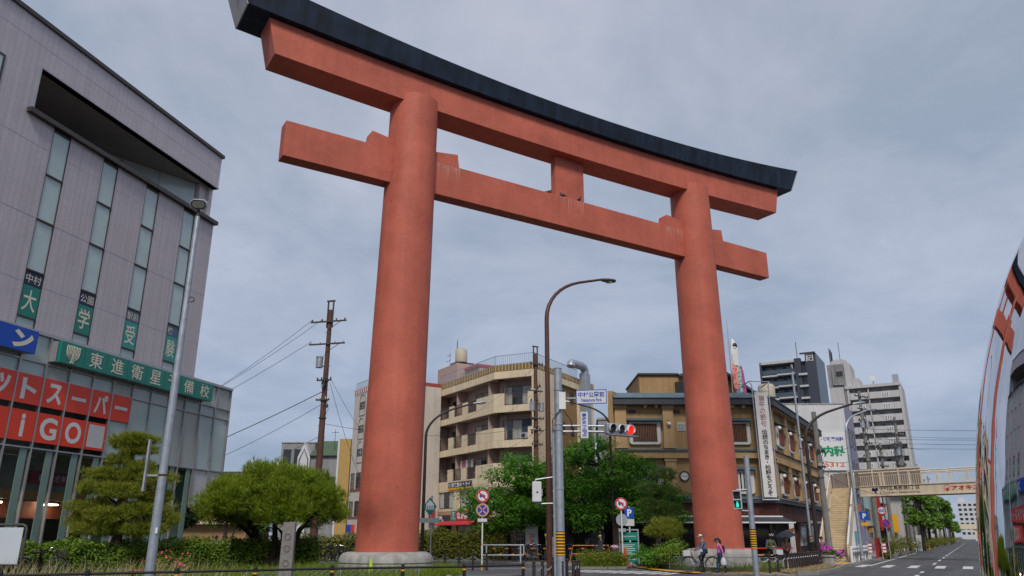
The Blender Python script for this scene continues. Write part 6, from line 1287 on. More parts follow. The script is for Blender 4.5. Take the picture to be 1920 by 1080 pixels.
# pedestrian signal
PSx, PSy = 10.50, 35.3
t = thing('signal_pole', 'leaning grey pole with yellow striped band in front of the right pillar', 'pole', (PSx,PSy,0)); MB().tube([(0,0,0),(.0,0,5.1)],[.125,.115],14).build('pole','galv',t,smooth=True); MB().tube([(0,0,1.13),(0,0,1.95)],.130,14,False).build('black_sleeve','black',t)
for i in range(8): MB().tube([(0,0,1.15+.10*i),(0,0,1.20+.10*i)],.1315,14,False).build('yellow_band','yellow',t)
MB().tube([(0,0,3.62),(-.56,0,3.62)],.03,8).build('arm','galv',t); MB().tube([(0,0,2.7),(-.56,0,2.74)],.03,8).build('arm','galv',t)
ps = thing('pedestrian_signal', 'pedestrian signal with lit green man on the grey pole', 'traffic light', (PSx-.56,PSy-.02,3.18), math.radians(-22)); ps.scale = (.82,.82,.82); MB().box(-.22,.22,-.1,.2,-.48,.48).build('housing','offwhite',ps,bevel=.03); MB().box(-.165,.165,-.115,-.101,.05,.41).build('red_lens','black',ps); gl = MB().box(-.165,.165,-.115,-.101,-.41,-.05).build('green_lens',mat('dark green lens',(.01,.06,.05),.3),ps)
b = MB().sphere((0,-.12,-.12),.035,8,5).box(-.045,.045,-.125,-.117,-.28,-.16).box(-.05,-.015,-.125,-.117,-.38,-.281).box(.015,.06,-.125,-.117,-.37,-.281); b.build('green_man','green_lamp',gl)
for z in (.43,-.03): MB().box(-.2,.2,-.28,-.1,z,z+.02).box(-.2,-.18,-.25,-.1,z-.3,z).box(.18,.2,-.25,-.1,z-.3,z).build('visor','galv',ps)
# round road signs
def signpost(label, base, H, m='white', r=.04, name='sign_post', band=True):
    t = thing(name, label, 'sign post', base); MB().tube([(0,0,0),(0,0,H)],r,10).build('post',m,t,smooth=True)
    if band: MB().tube([(0,0,.0),(0,0,.32)],r+.004,10,False).build('foot_sleeve','yellow',t); MB().tube([(0,0,1.2),(0,0,1.27)],r+.004,10,False).build('yellow_band','yellow',t)
    return t
def roundsign(name, label, c, R, ring, face, rz=0):
    t = thing(name, label, 'sign', c, rz); MB().disc((0,0),R,-.03,0,32).build('plate','offwhite',t); MB().disc((0,0),R*.985,-.034,-.031,32).build('ring',ring,t); MB().disc((0,0),R*.76,-.038,-.0345,32).build('face',face,t); return t
def truck(t, R):
    MB().box(-.48*R,.16*R,-.043,-.039,-.16*R,.26*R).box(.17*R,.42*R,-.043,-.039,-.16*R,.12*R).disc((-.28*R,-.19*R),.1*R,-.046,-.0435,12).disc((.25*R,-.19*R),.1*R,-.046,-.0435,12).build('truck_symbol','letter_blue',t); s = .07*R; q = .54*R
    MB().add([(-q-s,-.047,q-s),(-q+s,-.047,q+s),(q+s,-.047,-q+s),(q-s,-.047,-q-s)],[(0,1,2,3)]).build('red_slash','letter_red',t)
S1 = (-1.5,41.5,0); signpost('white sign post with two round signs in front of the yellow green hedge', S1, 3.9)
t = roundsign('no_truck_sign','red ringed no truck sign above the no stopping sign',(-1.5,41.44,3.62),.33,'letter_red','white'); truck(t,.33)
t = roundsign('no_stopping_sign','blue no stopping sign with crossed pale bars below the truck sign',(-1.5,41.44,2.92),.33,mat('faded pink ring',(.56,.28,.2),.6),'letter_blue'); s = .035; q = .20
for sg in (1,-1): MB().add([(-q-s*.7,-.045,sg*(q-s*.7)),(-q+s*.7,-.045,sg*(q+s*.7)),(q+s*.7,-.045,sg*(-q+s*.7)),(q-s*.7,-.045,sg*(-q-s*.7))],[(0,1,2,3) if sg>0 else (3,2,1,0)]).build('bar',mat('faded pink ring',(.56,.28,.2),.6),t)
t = thing('plate_sign','blank grey supplementary plate under the no stopping sign','sign',(-1.5,41.44,2.42)); MB().box(-.24,.24,-.03,0,-.08,.08).build('plate','offwhite',t)
S2 = (6.02,44.2,.1); signpost('white sign post with truck sign beside the green notice board', S2, 3.5, band=True)
t = roundsign('no_truck_sign','red ringed no truck sign left of the blue parking sign',(6.02,44.14,3.35),.33,'letter_red','white'); truck(t,.33)
t = thing('round_sign','grey back of a round sign on the post under the truck sign','sign',(6.05,44.3,2.5)); MB().disc((0,0),.32,0,.03,28).build('plate','galv',t); MB().box(-.2,.2,0,.03,-.62,-.45).build('lower_plate','galv',t)
S3 = (6.85,47.0,.05); signpost('white sign post carrying the blue parking sign', S3, 3.25, band=False)
t = thing('parking_sign','square blue parking sign with white P near the right no truck sign','sign',(6.85,46.94,2.95)); MB().box(-.27,.27,-.03,0,-.3,.3).build('plate','blue_sign',t); text('P',-.12,.14,-.2,.2,-.035,'letter',t,None,.04); t = thing('plate_sign','small white plate below the parking sign','sign',(6.85,46.94,2.42)); MB().box(-.27,.27,-.03,0,-.2,.18).build('plate','offwhite',t)
# diamond sign by the dark lamp post
signpost('grey sign post beside the dark brown lamp post', (-4.9,49.3,.1), 3.9, 'galv', .05, band=False)
t = thing('diamond_sign','teal diamond sign with white pedestrian figures beside the dark lamp post','sign',(-5.0,49.2,3.35)); R = .56; MB().sprism([(-R*.75,0),(0,-R),(R*.75,0),(0,R)],-.03,0).build('plate',mat('teal plate',(.01,.17,.16),.4),t); MB().sprism([(-R*.42,-.17),(R*.42,-.17),(R*.42,.14),(0,.40),(-R*.42,.14)],-.035,-.031).build('house_symbol','letter',t)
for x in (-.13,.0,.13): MB().box(x-.03,x+.03,-.04,-.036,-.15,.06).build('figure',mat('teal plate',(.01,.17,.16),.4),t)
t = thing('plate_sign','pale horizontal plate under the teal diamond sign','sign',(-5.0,49.2,2.55)); MB().box(-.6,.6,-.03,0,-.14,.14).build('plate',mat('pale grey green plate',(.33,.39,.38),.5),t); t = thing('plate_sign','small blue plate left of the pale horizontal plate','sign',(-5.85,49.5,2.2)); MB().box(-.12,.12,-.03,0,-.28,.28).build('plate','blue_sign',t)
# right: 60 sign, parking, no parking
signpost('grey post with the speed sign beyond the guardrail', (28.9,62.4,.05), 4.9, 'galv', .05, band=False)
t = roundsign('speed_sign','round 60 speed limit sign with red ring beside the footbridge stairs',(28.85,62.33,4.35) if False else (28.35,61.6,3.55),.31,'letter_red','white',math.radians(-28)); text('60',-.2,.2,-.13,.13,-.04,'letter_blue',t,None,.03)
t = roundsign('no_parking_sign','round blue no parking sign with red slash below the speed sign',(28.55,61.6,2.62),.31,'letter_red','letter_blue',math.radians(-28)); MB().add([(-.20,-.041,.14),(-.14,-.041,.20),(.20,-.041,-.14),(.14,-.041,-.20)],[(0,1,2,3)]).build('red_slash','letter_red',t)
t = thing('parking_sign','square blue parking sign with white P beside the footbridge stairs','sign',(26.95,61.6,3.15),math.radians(-25)); MB().box(-.28,.28,-.03,0,-.28,.28).build('plate','blue_sign',t); text('P',-.12,.13,-.19,.19,-.035,'letter',t,None,.04)
signpost('pale post carrying the parking sign by the stairs', (27.0,61.8,.05), 3.5, 'galv', .045, band=False); t = thing('plate_sign','red and white board above the parking sign by the stairs','sign',(26.5,61.9,3.75),math.radians(-25)); MB().box(-.35,.35,-.03,0,-.25,.25).build('plate',mat('faded red board',(.4,.13,.09),.6),t)
t = thing('plate_sign','yellow plate below the parking sign by the stairs','sign',(26.95,61.6,2.55),math.radians(-25)); MB().box(-.28,.28,-.03,0,-.11,.11).build('plate','yellow',t)
for i, (x, y) in enumerate(((24.9,58.6),(26.2,60.0),(27.6,60.8))):
    t = thing('shop_flag', ['purple and white shop flag nearest the stairs','middle purple and white shop flag behind the guardrail','purple and white shop flag farthest from the stairs'][i], 'flag', (x,y,.05), math.radians(-25), 'purple shop flags'); t.scale = (.72,.72,.78); MB().tube([(0,0,0),(0,0,1.6)],.02,6).build('pole','white',t); MB().box(0.01,.45,-.008,.008,.55,1.5).build('cloth','maroon',t)
    for k in range(3): MB().box(.07,.39,-.014,-.009,.62+.3*k,.8+.3*k).build('print','letter',t)
t = thing('shop_placard','red upright shop panel behind the purple flags','sign',(28.4,63.2,.05),math.radians(-25)); MB().box(-.2,.2,-.1,.1,0,1.5).build('panel',mat('deep red panel',(.32,.02,.02),.5),t); t = thing('shop_placard','blue upright shop panel behind the purple flags','sign',(26.6,62.3,.05),math.radians(-25)); MB().box(-.25,.25,-.1,.1,0,2.0).build('panel',mat('pale blue panel',(.12,.3,.42),.5),t)
# white guardrail
GRF = Fr((22.0,52.9),29.7); t = thing('road_guardrail','white corrugated road guardrail on posts right of the stairs','railing',(22,53,0))
MB(GRF).sprism([(0,0)]*3,0,1) if False else None
b = MB(GRF); pr = [(-.02,.62),(-.09,.68),(-.09,.74),(-.03,.80),(-.03,.84),(-.09,.90),(-.09,.96),(-.02,1.02)]
for x in (0.0,11.5):
    for d, z in pr: b.v.append((x,d,z))
for j in range(7): b.f.append((j,j+1,9+j,8+j))
o = b.build('rail','white',t); sm = o.modifiers.new('thickness','SOLIDIFY'); sm.thickness = .02
for i in range(10): MB(GRF).tube([(.4+1.18*i,.06,0),(.4+1.18*i,.06,.9)],.07,10).build('post','white',t)
MB(GRF).tube([(-.1,.0,0),(-.1,.0,1.05)],.09,12).build('post','white',t)
# info board, cones, slab, etc
IB = Fr((6.05,45.9),118); t = thing('notice_board','green notice board on a wheeled grey frame at the corner','notice board',(6.4,45.6,.05))
IB = Fr((5.95,44.9),96); MB(IB).box(-.02,.05,0,.06,.05,1.95).build('frame_post','galv',t); MB(IB).box(1.0,1.07,0,.06,.05,1.95).build('frame_post','galv',t); MB(IB).box(-.02,1.07,0,.06,1.951,2.02).build('frame_rail','galv',t); MB(IB).box(.06,.99,.01,.05,1.43,1.86).build('title_panel','teal_sign',t); MB(IB).box(.06,.99,.01,.05,.28,1.33).build('text_panel','teal_sign',t)
text('ご利用案内 INFORMATION',.15,.9,1.6,1.68,.003,'letter',t,IB,.01)
b = MB(IB)
for k in range(9): b.box(.12,.12+random.uniform(.5,.8),.004,.009,.42+.095*k,.445+.095*k)
b.build('text_lines','letter',t,kind='stuff')
for s in (.02,1.03): MB(IB).sprism([(s+.09*math.cos(a),.12+.09*math.sin(a)) for a in [i*math.pi/6 for i in range(12)]],-.06,-.01).build('wheel','tyre',t)
def cone(label, loc, h, m, m2=None):
    t = thing('traffic_cone', label, 'cone', loc); MB().box(-.16*h/.7,.16*h/.7,-.16*h/.7,.16*h/.7,0,.03).build('base',m,t); MB().lathe([(.13*h/.7,.03),(.03*h/.7,h),(.015,h+.01)],n=16).build('cone',m,t,smooth=True)
    if m2: MB().lathe([(.092*h/.7,.30*h),(.072*h/.7,.52*h)],n=16,cap=False).build('band',m2,t)
    return t
cone('tall faded red cone leaning on the green notice board',(6.15,44.25,.08),1.0,'cone_red'); cone('lime and white traffic cone in front of the left plinth',(-4.95,28.9,.26),.62,'lime','white'); cone('red traffic cone among the orange bicycle docks',(5.45,47.9,.11),.7,'cone_red','white'); cone('orange cone far along the avenue kerb',(56.5,110.2,.05),.9,'orange')
t = thing('hydrant_post','small red post at the foot of the clipped hedge','post',(-14.9,23.6,.25)); MB().lathe([(.10,0),(.075,.30),(.06,.36),(.09,.40),(.075,.5),(.03,.55)],n=14).build('post','cone_red',t,smooth=True)
t = thing('granite_slab','upright grey granite slab with carved round marks at the garden edge','monument',(-6.75,24.6,.2)); MB().add([(-.20,-.1,0),(.20,-.1,0),(.20,.1,0),(-.20,.1,0),(-.17,-.09,1.83),(.19,-.09,1.85),(.19,.09,1.85),(-.17,.09,1.83)],[(0,3,2,1),(4,5,6,7),(0,1,5,4),(1,2,6,5),(2,3,7,6),(3,0,4,7)]).build('slab','stone',t,bevel=.012)
for z in (1.42,1.08,.66): MB().ring((.0,z),.075,.10,-.108,-.085,20).build('carved_ring',mat('darker carved stone',(.13,.12,.115),.85),t)
t = thing('white_board','blank white sign board with rounded pipe frame behind the hedge','sign',(-17.05,27.6,.12)); MB().box(-2.3,.42,0,.04,.6,1.78).build('board',mat('blue white board',(.50,.54,.60),.4,var=.05),t); MB().tube([(-2.4,.02,0),(-2.4,.02,1.87),(.38,.02,1.87),(.48,.02,1.82),(.52,.02,1.7),(.52,.02,0)],.045,8).build('frame','iron',t)
t = thing('pipe_barrier','white pipe loop barrier in front of the bicycle racks','railing',(-.75,50.2,.1)); b = MB().tube([(-1.1,0,.5),(-1.1,0,.95),(-1.05,0,1.02),(1.45,0,1.02),(1.5,0,.95),(1.5,0,.5),(1.45,0,.43),(-1.05,0,.43),(-1.1,0,.5)],.04,8); b.build('loop','white',t)
for x in (-.8,1.3): MB().tube([(x,0,0),(x,0,1.0)],.045,8).build('leg','white',t)
t = thing('shop_banner_stand','white vertical shop banner with red and orange letters among the parked bicycles','banner',(1.35,54.6,.1)); MB().box(-.42,.42,-.05,.05,.2,2.3).build('panel','offwhite',t); text('DyDo',-.08,.2,.5,1.7,-.055,'letter_red',t,None,.03,True); MB().box(-.1,-.03,-.056,-.052,.5,1.7).build('stripe','orange',t)
for i, (x, y, lb) in enumerate(((-.3,57.6,'red vending machine half hidden behind the parked bicycles'),(.7,57.8,'white vending machine with colourful drinks behind the bicycles'))):
    t = thing('vending_machine', lb, 'vending machine', (x,y,.1)); MB().box(-.45,.45,0,.7,0,1.83).build('cabinet','red_sign' if i == 0 else 'white',t); MB().box(-.38,.38,-.012,-.002,1.0,1.7).build('display','glass_blue',t)
    for k in range(8): MB().box(-.36+.09*k,-.29+.09*k,-.02,-.013,1.1,1.3).box(-.36+.09*k,-.29+.09*k,-.02,-.013,1.4,1.6).build('drink',['red_sign','yellow','blue_sign','white','teal_sign','orange','maroon','lime'][k],t)
t = thing('planter','grey stone planter with magenta flowers at the foot of the lamp post','planter',(18.15,47.0,.05)); MB().lathe([(.36,0),(.40,.45),(.46,.5),(.46,.6),(.38,.6)],n=16).build('pot','concrete',t,smooth=True)
P, d, i_ = shell([(18.2,46.9,.78,.42,.4,.25),(18.75,47.1,.55,.4,.4,.35)],700,.3,.8); V, Fq = leaves(P,d,.11); mesh_np('foliage',V,Fq,'leaf_cherry',t); P, d, i_ = shell([(18.1,46.8,.86,.36,.35,.25),(18.85,47.0,.62,.35,.35,.3)],110,.9,.9); V, Fq = leaves(P,d,.14,.9); mesh_np('flowers',V,Fq,'petunia',t,kind='stuff')
t = thing('kerb_box','white utility box with railing far along the avenue kerb','box',(47.5,94.6,.05),math.radians(-28)); MB().box(-.38,.38,-.3,.3,0,1.75).build('cabinet','white',t)
b = thing('kerb_railing','short white pipe railing beside the utility box','railing',(45.2,91.6,.05),math.radians(-28))
for k in range(6): MB().tube([(-1.0+.4*k,0,0),(-1.0+.4*k,0,1.0)],.05,6).build('picket','white',b)
MB().box(-1.1,1.1,-.03,.03,.9,1.0).build('rail','white',b)

# ---------------------------------------------------------------- utility poles and wires
def utility_pole(label, base, H, m, r=(.19,.12), arms=((.92,1.8),(.82,1.8)), heading=0.0, transformer=None, frame=False, tangle=0):
    t = thing('utility_pole', label, 'utility pole', base, heading, 'utility poles')
    MB().tube([(0,0,0),(0,0,H)], [r[0],r[1]], 12).build('pole', m, t, smooth=True)
    for k, (q, wd) in enumerate(arms):
        z = H*q; a = MB().box(-wd/2,wd/2,-r[1]-.10,-r[1]-.01,z,z+.09).build('crossarm','iron',t)
        for s in ((-wd*.46,-wd*.18,wd*.22,wd*.46)): MB().lathe([(.03,0),(.055,.03),(.03,.06),(.055,.09),(.03,.14)],(s,-r[1]-.055,z+.091),8).build('insulator','offwhite' if k % 2 else 'iron',a)
        MB().tube([(wd*.33,-r[1]-.05,z),(0,-r[1]-.02,z-.5)],.02,5).build('brace','iron',t)
    if transformer is not None:
        for s in transformer[1]: 
            MB().lathe([(.0,0),(.22,.0),(.22,.62),(.24,.64),(.24,.70),(.12,.76)],(s,-.18,H*transformer[0]),14).build('transformer','galv',t,smooth=True); MB().tube([(s,-.18,H*transformer[0]+.1),(0,0,H*transformer[0]+.1)],.035,5).build('bracket','iron',t)
    if frame: MB().box(-.22,-.14,-.05,.03,H-1.2,H+.55).box(.14,.22,-.05,.03,H-1.2,H+.55).box(-.28,.28,-.06,.04,H+.56,H+.66).build('top_frame','iron',t)
    b = MB()
    for i in range(int(H*1.1)): z = 2.2+i*.75; s = .3 if i % 2 else -.3; b.tube([(0,0,z),(s,0,z)],.012,4) if z < H-.5 else None
    b.build('climbing_steps','iron',t)
    for z in (.55,.62): MB().tube([(0,0,H*z),(0,0,H*z+.06)],r[0]*.98,12).build('band','iron',t)
    for i in range(tangle):
        z = H*random.uniform(.6,.85); a = random.uniform(0,6.28); p = Vector((math.cos(a)*.35,math.sin(a)*.35,z)); b = MB().tube([(0,-.1,z+.3),tuple(p),(p.x*1.4,p.y*1.4,z-.45),(p.x*.6,p.y*.6,z-.7),(0,-.1,z-.5)],.014,5); b.build('looped_cable','black',t)
        MB().box(p.x-.06,p.x+.06,p.y-.05,p.y+.05,z-.3,z-.1).build('cable_closure','iron',t)
    return t
LP = (-11.85,48.6)
utility_pole('tall brown utility pole with transformer left of the red pillar', (LP[0],LP[1],.0), 15.7, 'pole_brown', (.25,.13), ((.945,2.5),(.85,2.5),(.70,1.0),(.62,.9)), math.radians(-14), (.755,(-.42,)), True, 4)
utility_pole('brown utility pole with twin transformers in front of the beige apartment block', (1.95,63.0,.1), 16.0, 'pole_brown', (.24,.14), ((.94,1.2),(.80,1.1),(.66,1.3),(.60,1.2),(.53,1.0)), .5, (.70,(-.42,.42)), True, 8)
utility_pole('grey concrete pole at the foot of the footbridge stairs', (19.6,50.3,.05), 9.3, 'pole_conc', (.21,.15), ((.72,.5),(.62,.5)), .4, None, False, 3)
utility_pole('slim pale steel pole at the ochre building corner', (21.2,57.6,.05), 14.0, 'galv', (.105,.08), ((.97,.8),), .2)
utility_pole('tall concrete pole with crowded crossarms behind the footbridge', (36.6,81.0,.05), 16.2, 'pole_conc', (.25,.16), ((.96,2.4),(.88,2.0),(.80,1.8),(.72,2.2),(.66,1.6)), .6, (.76,(-.45,.4)), False, 9)
utility_pole('second concrete pole with transformers in front of the pale condominium', (48.3,98.0,.05), 16.0, 'pole_conc', (.25,.16), ((.96,2.6),(.86,2.4),(.78,2.4)), .6, (.70,(-.45,.45)), False, 9)
for i, a in enumerate((44,58,70,82,95,110,126,144,165,190,215,240)):
    p = road_pt(a,-1.3 if i % 3 else -1.9); utility_pole('%s avenue utility pole counting from the footbridge' % ORD[i], (p[0],p[1],.05), 11.5+(i*37 % 5)*.7, 'pole_conc', (.22,.15), ((.95,2.0),(.87,1.8),(.78,1.4)), .5+.2*(i % 3), (.68,(-.42,)) if i % 2 == 0 else None, False, 2 if i < 5 else 0)
z0 = 15.7
for i, (q, s) in enumerate(((.952,-1.15),(.952,-.45),(.858,-1.15))): cable((LP[0]+s*.97,LP[1]-.2-s*.2,z0*q+.1), (-31.5-1.5*i,58,7.2-.5*i), .9, ['topmost wire from the brown pole to the left','second wire from the brown pole to the left','third wire from the brown pole to the left'][i], .02)
cable((LP[0],LP[1],10.4),(-33,60,4.6),.5,'thick cable from the brown pole sloping down behind the supermarket',.035); cable((LP[0],LP[1],9.6),(-33,61,3.9),.9,'lower cable from the brown pole behind the broad pine',.02); cable((LP[0],LP[1],7.6),(-36,80,4.5),.6,'low cable from the brown pole to the background houses',.02)
cable((LP[0]+.3,LP[1],11.2),(-9.5,70,7.0),1.0,'service wire from the brown pole to the white arched block',.018); cable((LP[0]+.3,LP[1],10.9),(-10.6,66,3.4),1.2,'sagging service wire from the brown pole toward the hedge',.018)
cable((LP[0]+.2,LP[1],8.3),(1.95,63,10.2),.8,'wire crossing behind the left pillar to the middle pole',.016)
for i,(za,zb_) in enumerate(((15.0,11.5),(12.9,9.6),(9.6,7.6))): cable((1.95,63,za),(-9.5,84,zb_),.7,['upper wire crossing the beige balconies','middle wire crossing the beige balconies','lower wire crossing the beige balconies'][i],.016)
cable((1.95,63,12.0),(13,72,7.4),.4,'wire from the middle pole down past the beige side wall',.016); cable((1.95,63,10.0),(18.5,66,8.4),.5,'lower wire from the middle pole behind the signal',.016)
for i,(y,z) in enumerate(((81,12.3),(81,11.3),(81,10.9),(98,12.2),(98,13.6))): cable((36.6 if y == 81 else 48.3,y,z),(78,y-8,z+.35+(i%2)*.3),.7,'%s wire from the top crossing above the footbridge toward the right edge' % ['first','fourth','fifth','third','second'][i],.022)
for i,(a,c) in enumerate((((19.6,50.3,6.9),(36.6,81,11.5)),((19.6,50.3,6.3),(36.6,81,9.8)),((36.6,81,15.6),(48.3,98,15.4)),((36.6,81,13.2),(48.3,98,13.0)),((48.3,98,15.2),(46,97.0+12,11.5)),((36.6,81,12.0),(47.3,86.9+2,11.0)))): cable(a,c,.5,['upper wire between the stair pole and the crowded pole','lower wire between the stair pole and the crowded pole','upper wire between the two tall concrete poles','lower wire between the two tall concrete poles','wire from the second concrete pole to the avenue poles','wire from the crowded pole to the avenue poles'][i],.02)
cable((19.6,50.3,5.6),(29.0,61.2,4.7),.4,'cable hanging in front of the footbridge girder',.02)
cable((19.6,50.3,6.0),(27.0,60.5,6.2),.3,'cable crossing above the stair landing',.018)
for i in range(4):
    a0, a1 = (44,58,82,110)[i], (58,82,110,144)[i]; p = road_pt(a0,-1.4); q = road_pt(a1,-1.4); cable((p[0],p[1],10.6),(q[0],q[1],10.8),.4,'%s avenue wire counting from the footbridge' % ORD[i],.03)

# ---------------------------------------------------------------- bicycles
def bicycle(name, label, fm='iron', basket='iron', group=None):
    t = thing(name, label, 'bicycle', (0,0,0), 0, group); R = .33
    for x in (-.55,.55):
        w_ = MB().box(-.001,.001,-.001,.001,-.001,.001) if False else MB(); n = 24
        def tor(b, R, r, k=6):
            base = len(b.v)
            for i in range(n):
                a = 2*math.pi*i/n
                for j in range(k):
                    q = 2*math.pi*j/k; rr = R+r*math.cos(q); b.v.append((x+rr*math.cos(a), r*math.sin(q), R0_+rr*math.sin(a)))
            for i in range(n):
                for j in range(k): b.f.append((base+i*k+j, base+((i+1)%n)*k+j, base+((i+1)%n)*k+(j+1)%k, base+i*k+(j+1)%k))
            return b
        R0_ = R+.018
        wh = tor(MB(), R-.028, .012).build('wheel','chrome',t,smooth=True); wh.name = 'wheel'; WL[wh.name] = WL.get(wh.name,(Vector((0,0,0)),0))
        tor(MB(), R, .018).build('tyre','tyre',wh,smooth=True); b = MB()
        for i in range(14): a = 2*math.pi*i/14; b.tube([(x,.0,R0_),(x+(R-.03)*math.cos(a),0,R0_+(R-.03)*math.sin(a))],.0022,3,False)
        b.tube([(x,-.05,R0_),(x,.05,R0_)],.022,8); b.build('spokes','chrome',wh)
        b = MB(); pr = [(x+(R+.035)*math.cos(a),0,R0_+(R+.035)*math.sin(a)) for a in ([math.radians(d) for d in range(20,175,15)] if x > 0 else [math.radians(d) for d in range(15,205,15)])]
        b.tube(pr,.014,5); b.build('mudguard',fm,t)
    b = MB(); z = R+.018
    b.tube([(.43,0,.92),(.40,0,.80),(.30,0,.55),(-.02,0,.36),(-.10,0,.33)],.020,8).tube([(.41,0,.72),(.25,0,.42),(-.06,0,.30)],.015,6).tube([(-.08,0,.30),(-.20,0,.80)],.017,8).tube([(-.08,0,.30),(-.55,.05,z)],.012,6).tube([(-.08,0,.30),(-.55,-.05,z)],.012,6).tube([(-.18,0,.72),(-.55,.05,z)],.010,6).tube([(-.18,0,.72),(-.55,-.05,z)],.010,6)
    b.build('frame',fm,t,smooth=True)
    b = MB().tube([(.42,0,.86),(.46,.0,.72),(.55,.05,z)],.012,6).tube([(.46,0,.72),(.55,-.05,z)],.012,6); b.build('fork','chrome',t)
    b = MB().tube([(.25,-.27,1.0),(.36,-.22,1.03),(.42,0,1.0),(.36,.22,1.03),(.25,.27,1.0)],.012,6).tube([(.42,0,1.0),(.43,0,.9)],.014,6); b.build('handlebar','chrome',t)
    for s in (-1,1): MB().tube([(.18,.28*s,.985),(.29,.255*s,1.01)],.018,6).build('grip','tyre',t)
    b = MB().sphere((-.25,0,.87),(.13,.10,.045),10,6).sphere((-.12,0,.87),(.13,.045,.035),10,6); b.build('saddle','tyre',t,smooth=True); MB().tube([(-.20,0,.78),(-.22,0,.85)],.015,6).build('seat_post','chrome',t)
    k = MB(); x0,x1,y0,y1,zb0,zb1 = .47,.78,-.17,.17,.72,.95
    for i in range(7):
        u = i/6; k.tube([(x0+(x1-x0)*u,y0,zb1),(x0+.04+(x1-x0-.06)*u,y0+.03,zb0),(x0+.04+(x1-x0-.06)*u,y1-.03,zb0),(x0+(x1-x0)*u,y1,zb1)],.005,4); k.tube([(x0,y0+(y1-y0)*u,zb1),(x0+.04,y0+.03+(y1-y0-.06)*u,zb0),(x1-.02,y0+.03+(y1-y0-.06)*u,zb0),(x1,y0+(y1-y0)*u,zb1)],.005,4)
    for zz_, ee in ((zb1,0),(.87,.01),(.79,.02)): k.tube([(x0+ee,y0+ee,zz_),(x1-ee,y0+ee,zz_),(x1-ee,y1-ee,zz_),(x0+ee,y1-ee,zz_),(x0+ee,y0+ee,zz_)],.007,4)
    k.build('basket',basket,t)
    b = MB().tube([(-.08,-.07,.30),(-.08,.07,.30)],.02,6).tube([(-.08,.07,.30),(.04,.08,.18)],.010,5).tube([(-.08,-.07,.30),(-.20,-.08,.42)],.010,5).box(.0,.08,.08,.17,.165,.195).box(-.24,-.16,-.17,-.08,.405,.435); b.build('crank','iron',t)
    b = MB().box(-.72,-.32,-.08,-.06,.72,.74).box(-.72,-.32,.06,.08,.72,.74).box(-.72,-.70,-.06,.06,.72,.74).box(-.5,-.48,-.06,.06,.72,.74).tube([(-.66,.07,.72),(-.55,.06,z)],.008,4).tube([(-.66,-.07,.72),(-.55,-.06,z)],.008,4); b.build('rear_rack','chrome',t)
    return t
bk = bicycle('bicycle','dark step through bicycle with pale front basket ridden by the man in the cream cap','iron','white')
bk.location = (8.80,38.15,.05); bk.rotation_euler = (0,0,math.radians(178)); MB().box(.48,.80,-.18,.18,.73,.97).build('basket_cover',cloth('pale basket',(.5,.5,.52)),bk)
bk2 = clone(bk,(13.1,41.2,.06),math.radians(-78),'dark bicycle straddled by the person in the green jacket')
pk = bicycle('bicycle','first dark bicycle from the left behind the orange docks','black','iron','bicycles parked in the racks')
pk.location = (-.3,53.3,.11); pk.rotation_euler = (0,0,math.radians(82))
for i in range(15):
    clone(pk,(-.3+.52*(i+1)+random.uniform(-.1,.1),53.3+random.uniform(-.3,.6),.11),math.radians(82+random.uniform(-22,22)),'%s dark bicycle from the left behind the orange docks' % ORD[i+1])
for i in range(12):
    c = clone(pk,(-13.2+.62*i+random.uniform(-.1,.1),51.5+random.uniform(-.4,.4),.05),math.radians(70+random.uniform(-20,20)),'%s bicycle from the left between the broad pine and the left pillar' % ORD[i]); c['group'] = 'bicycles parked left of the gate'
for i in range(2): c = clone(pk,(-18.1+1.5*i,28.0+.9*i,.2),math.radians(32+8*i),['dark bicycle beside the small red post under the hedge','second dark bicycle under the clipped hedge',][i]); c['group'] = 'bicycles under the hedge'
hb = clone(pk,(5.85,49.7,.11),math.radians(200),'bicycle with a pink load wheeled by the person in the dark jacket'); hb['group'] = 'bicycles parked in the racks'
# orange rental docks
rk = thing('bicycle_rack','low bicycle rack with orange pads on grey posts in two heights','bicycle rack',(3.5,51.6,.11))
for i in range(26):
    x = -4.6+.40*i+(.5 if i > 15 else 0); h = .74 if i % 2 == 0 else .40; y = .15*(i % 2)
    MB().box(x-.03,x+.03,y-.04,y+.04,0,h).build('dock_post','iron',rk); MB().sphere((x,y-.02,h+.03),(.12,.18,.065),10,6).build('pad','orange',rk,smooth=True)
b = MB().tube([(-4.8,.3,.06),(6.2,.3,.06)],.03,6); b.build('base_rail','iron',rk)
t = thing('barrier_frame','orange pipe barrier frame behind the striped signal pole','railing',(4.0,50.6,.11)); MB().tube([(-.4,0,0),(-.2,0,.98),(2.0,0,.98),(2.2,0,0)],.03,6).build('frame','orange',t); MB().tube([(-.3,0,.5),(2.1,0,.5)],.025,6).build('rail','orange',t)

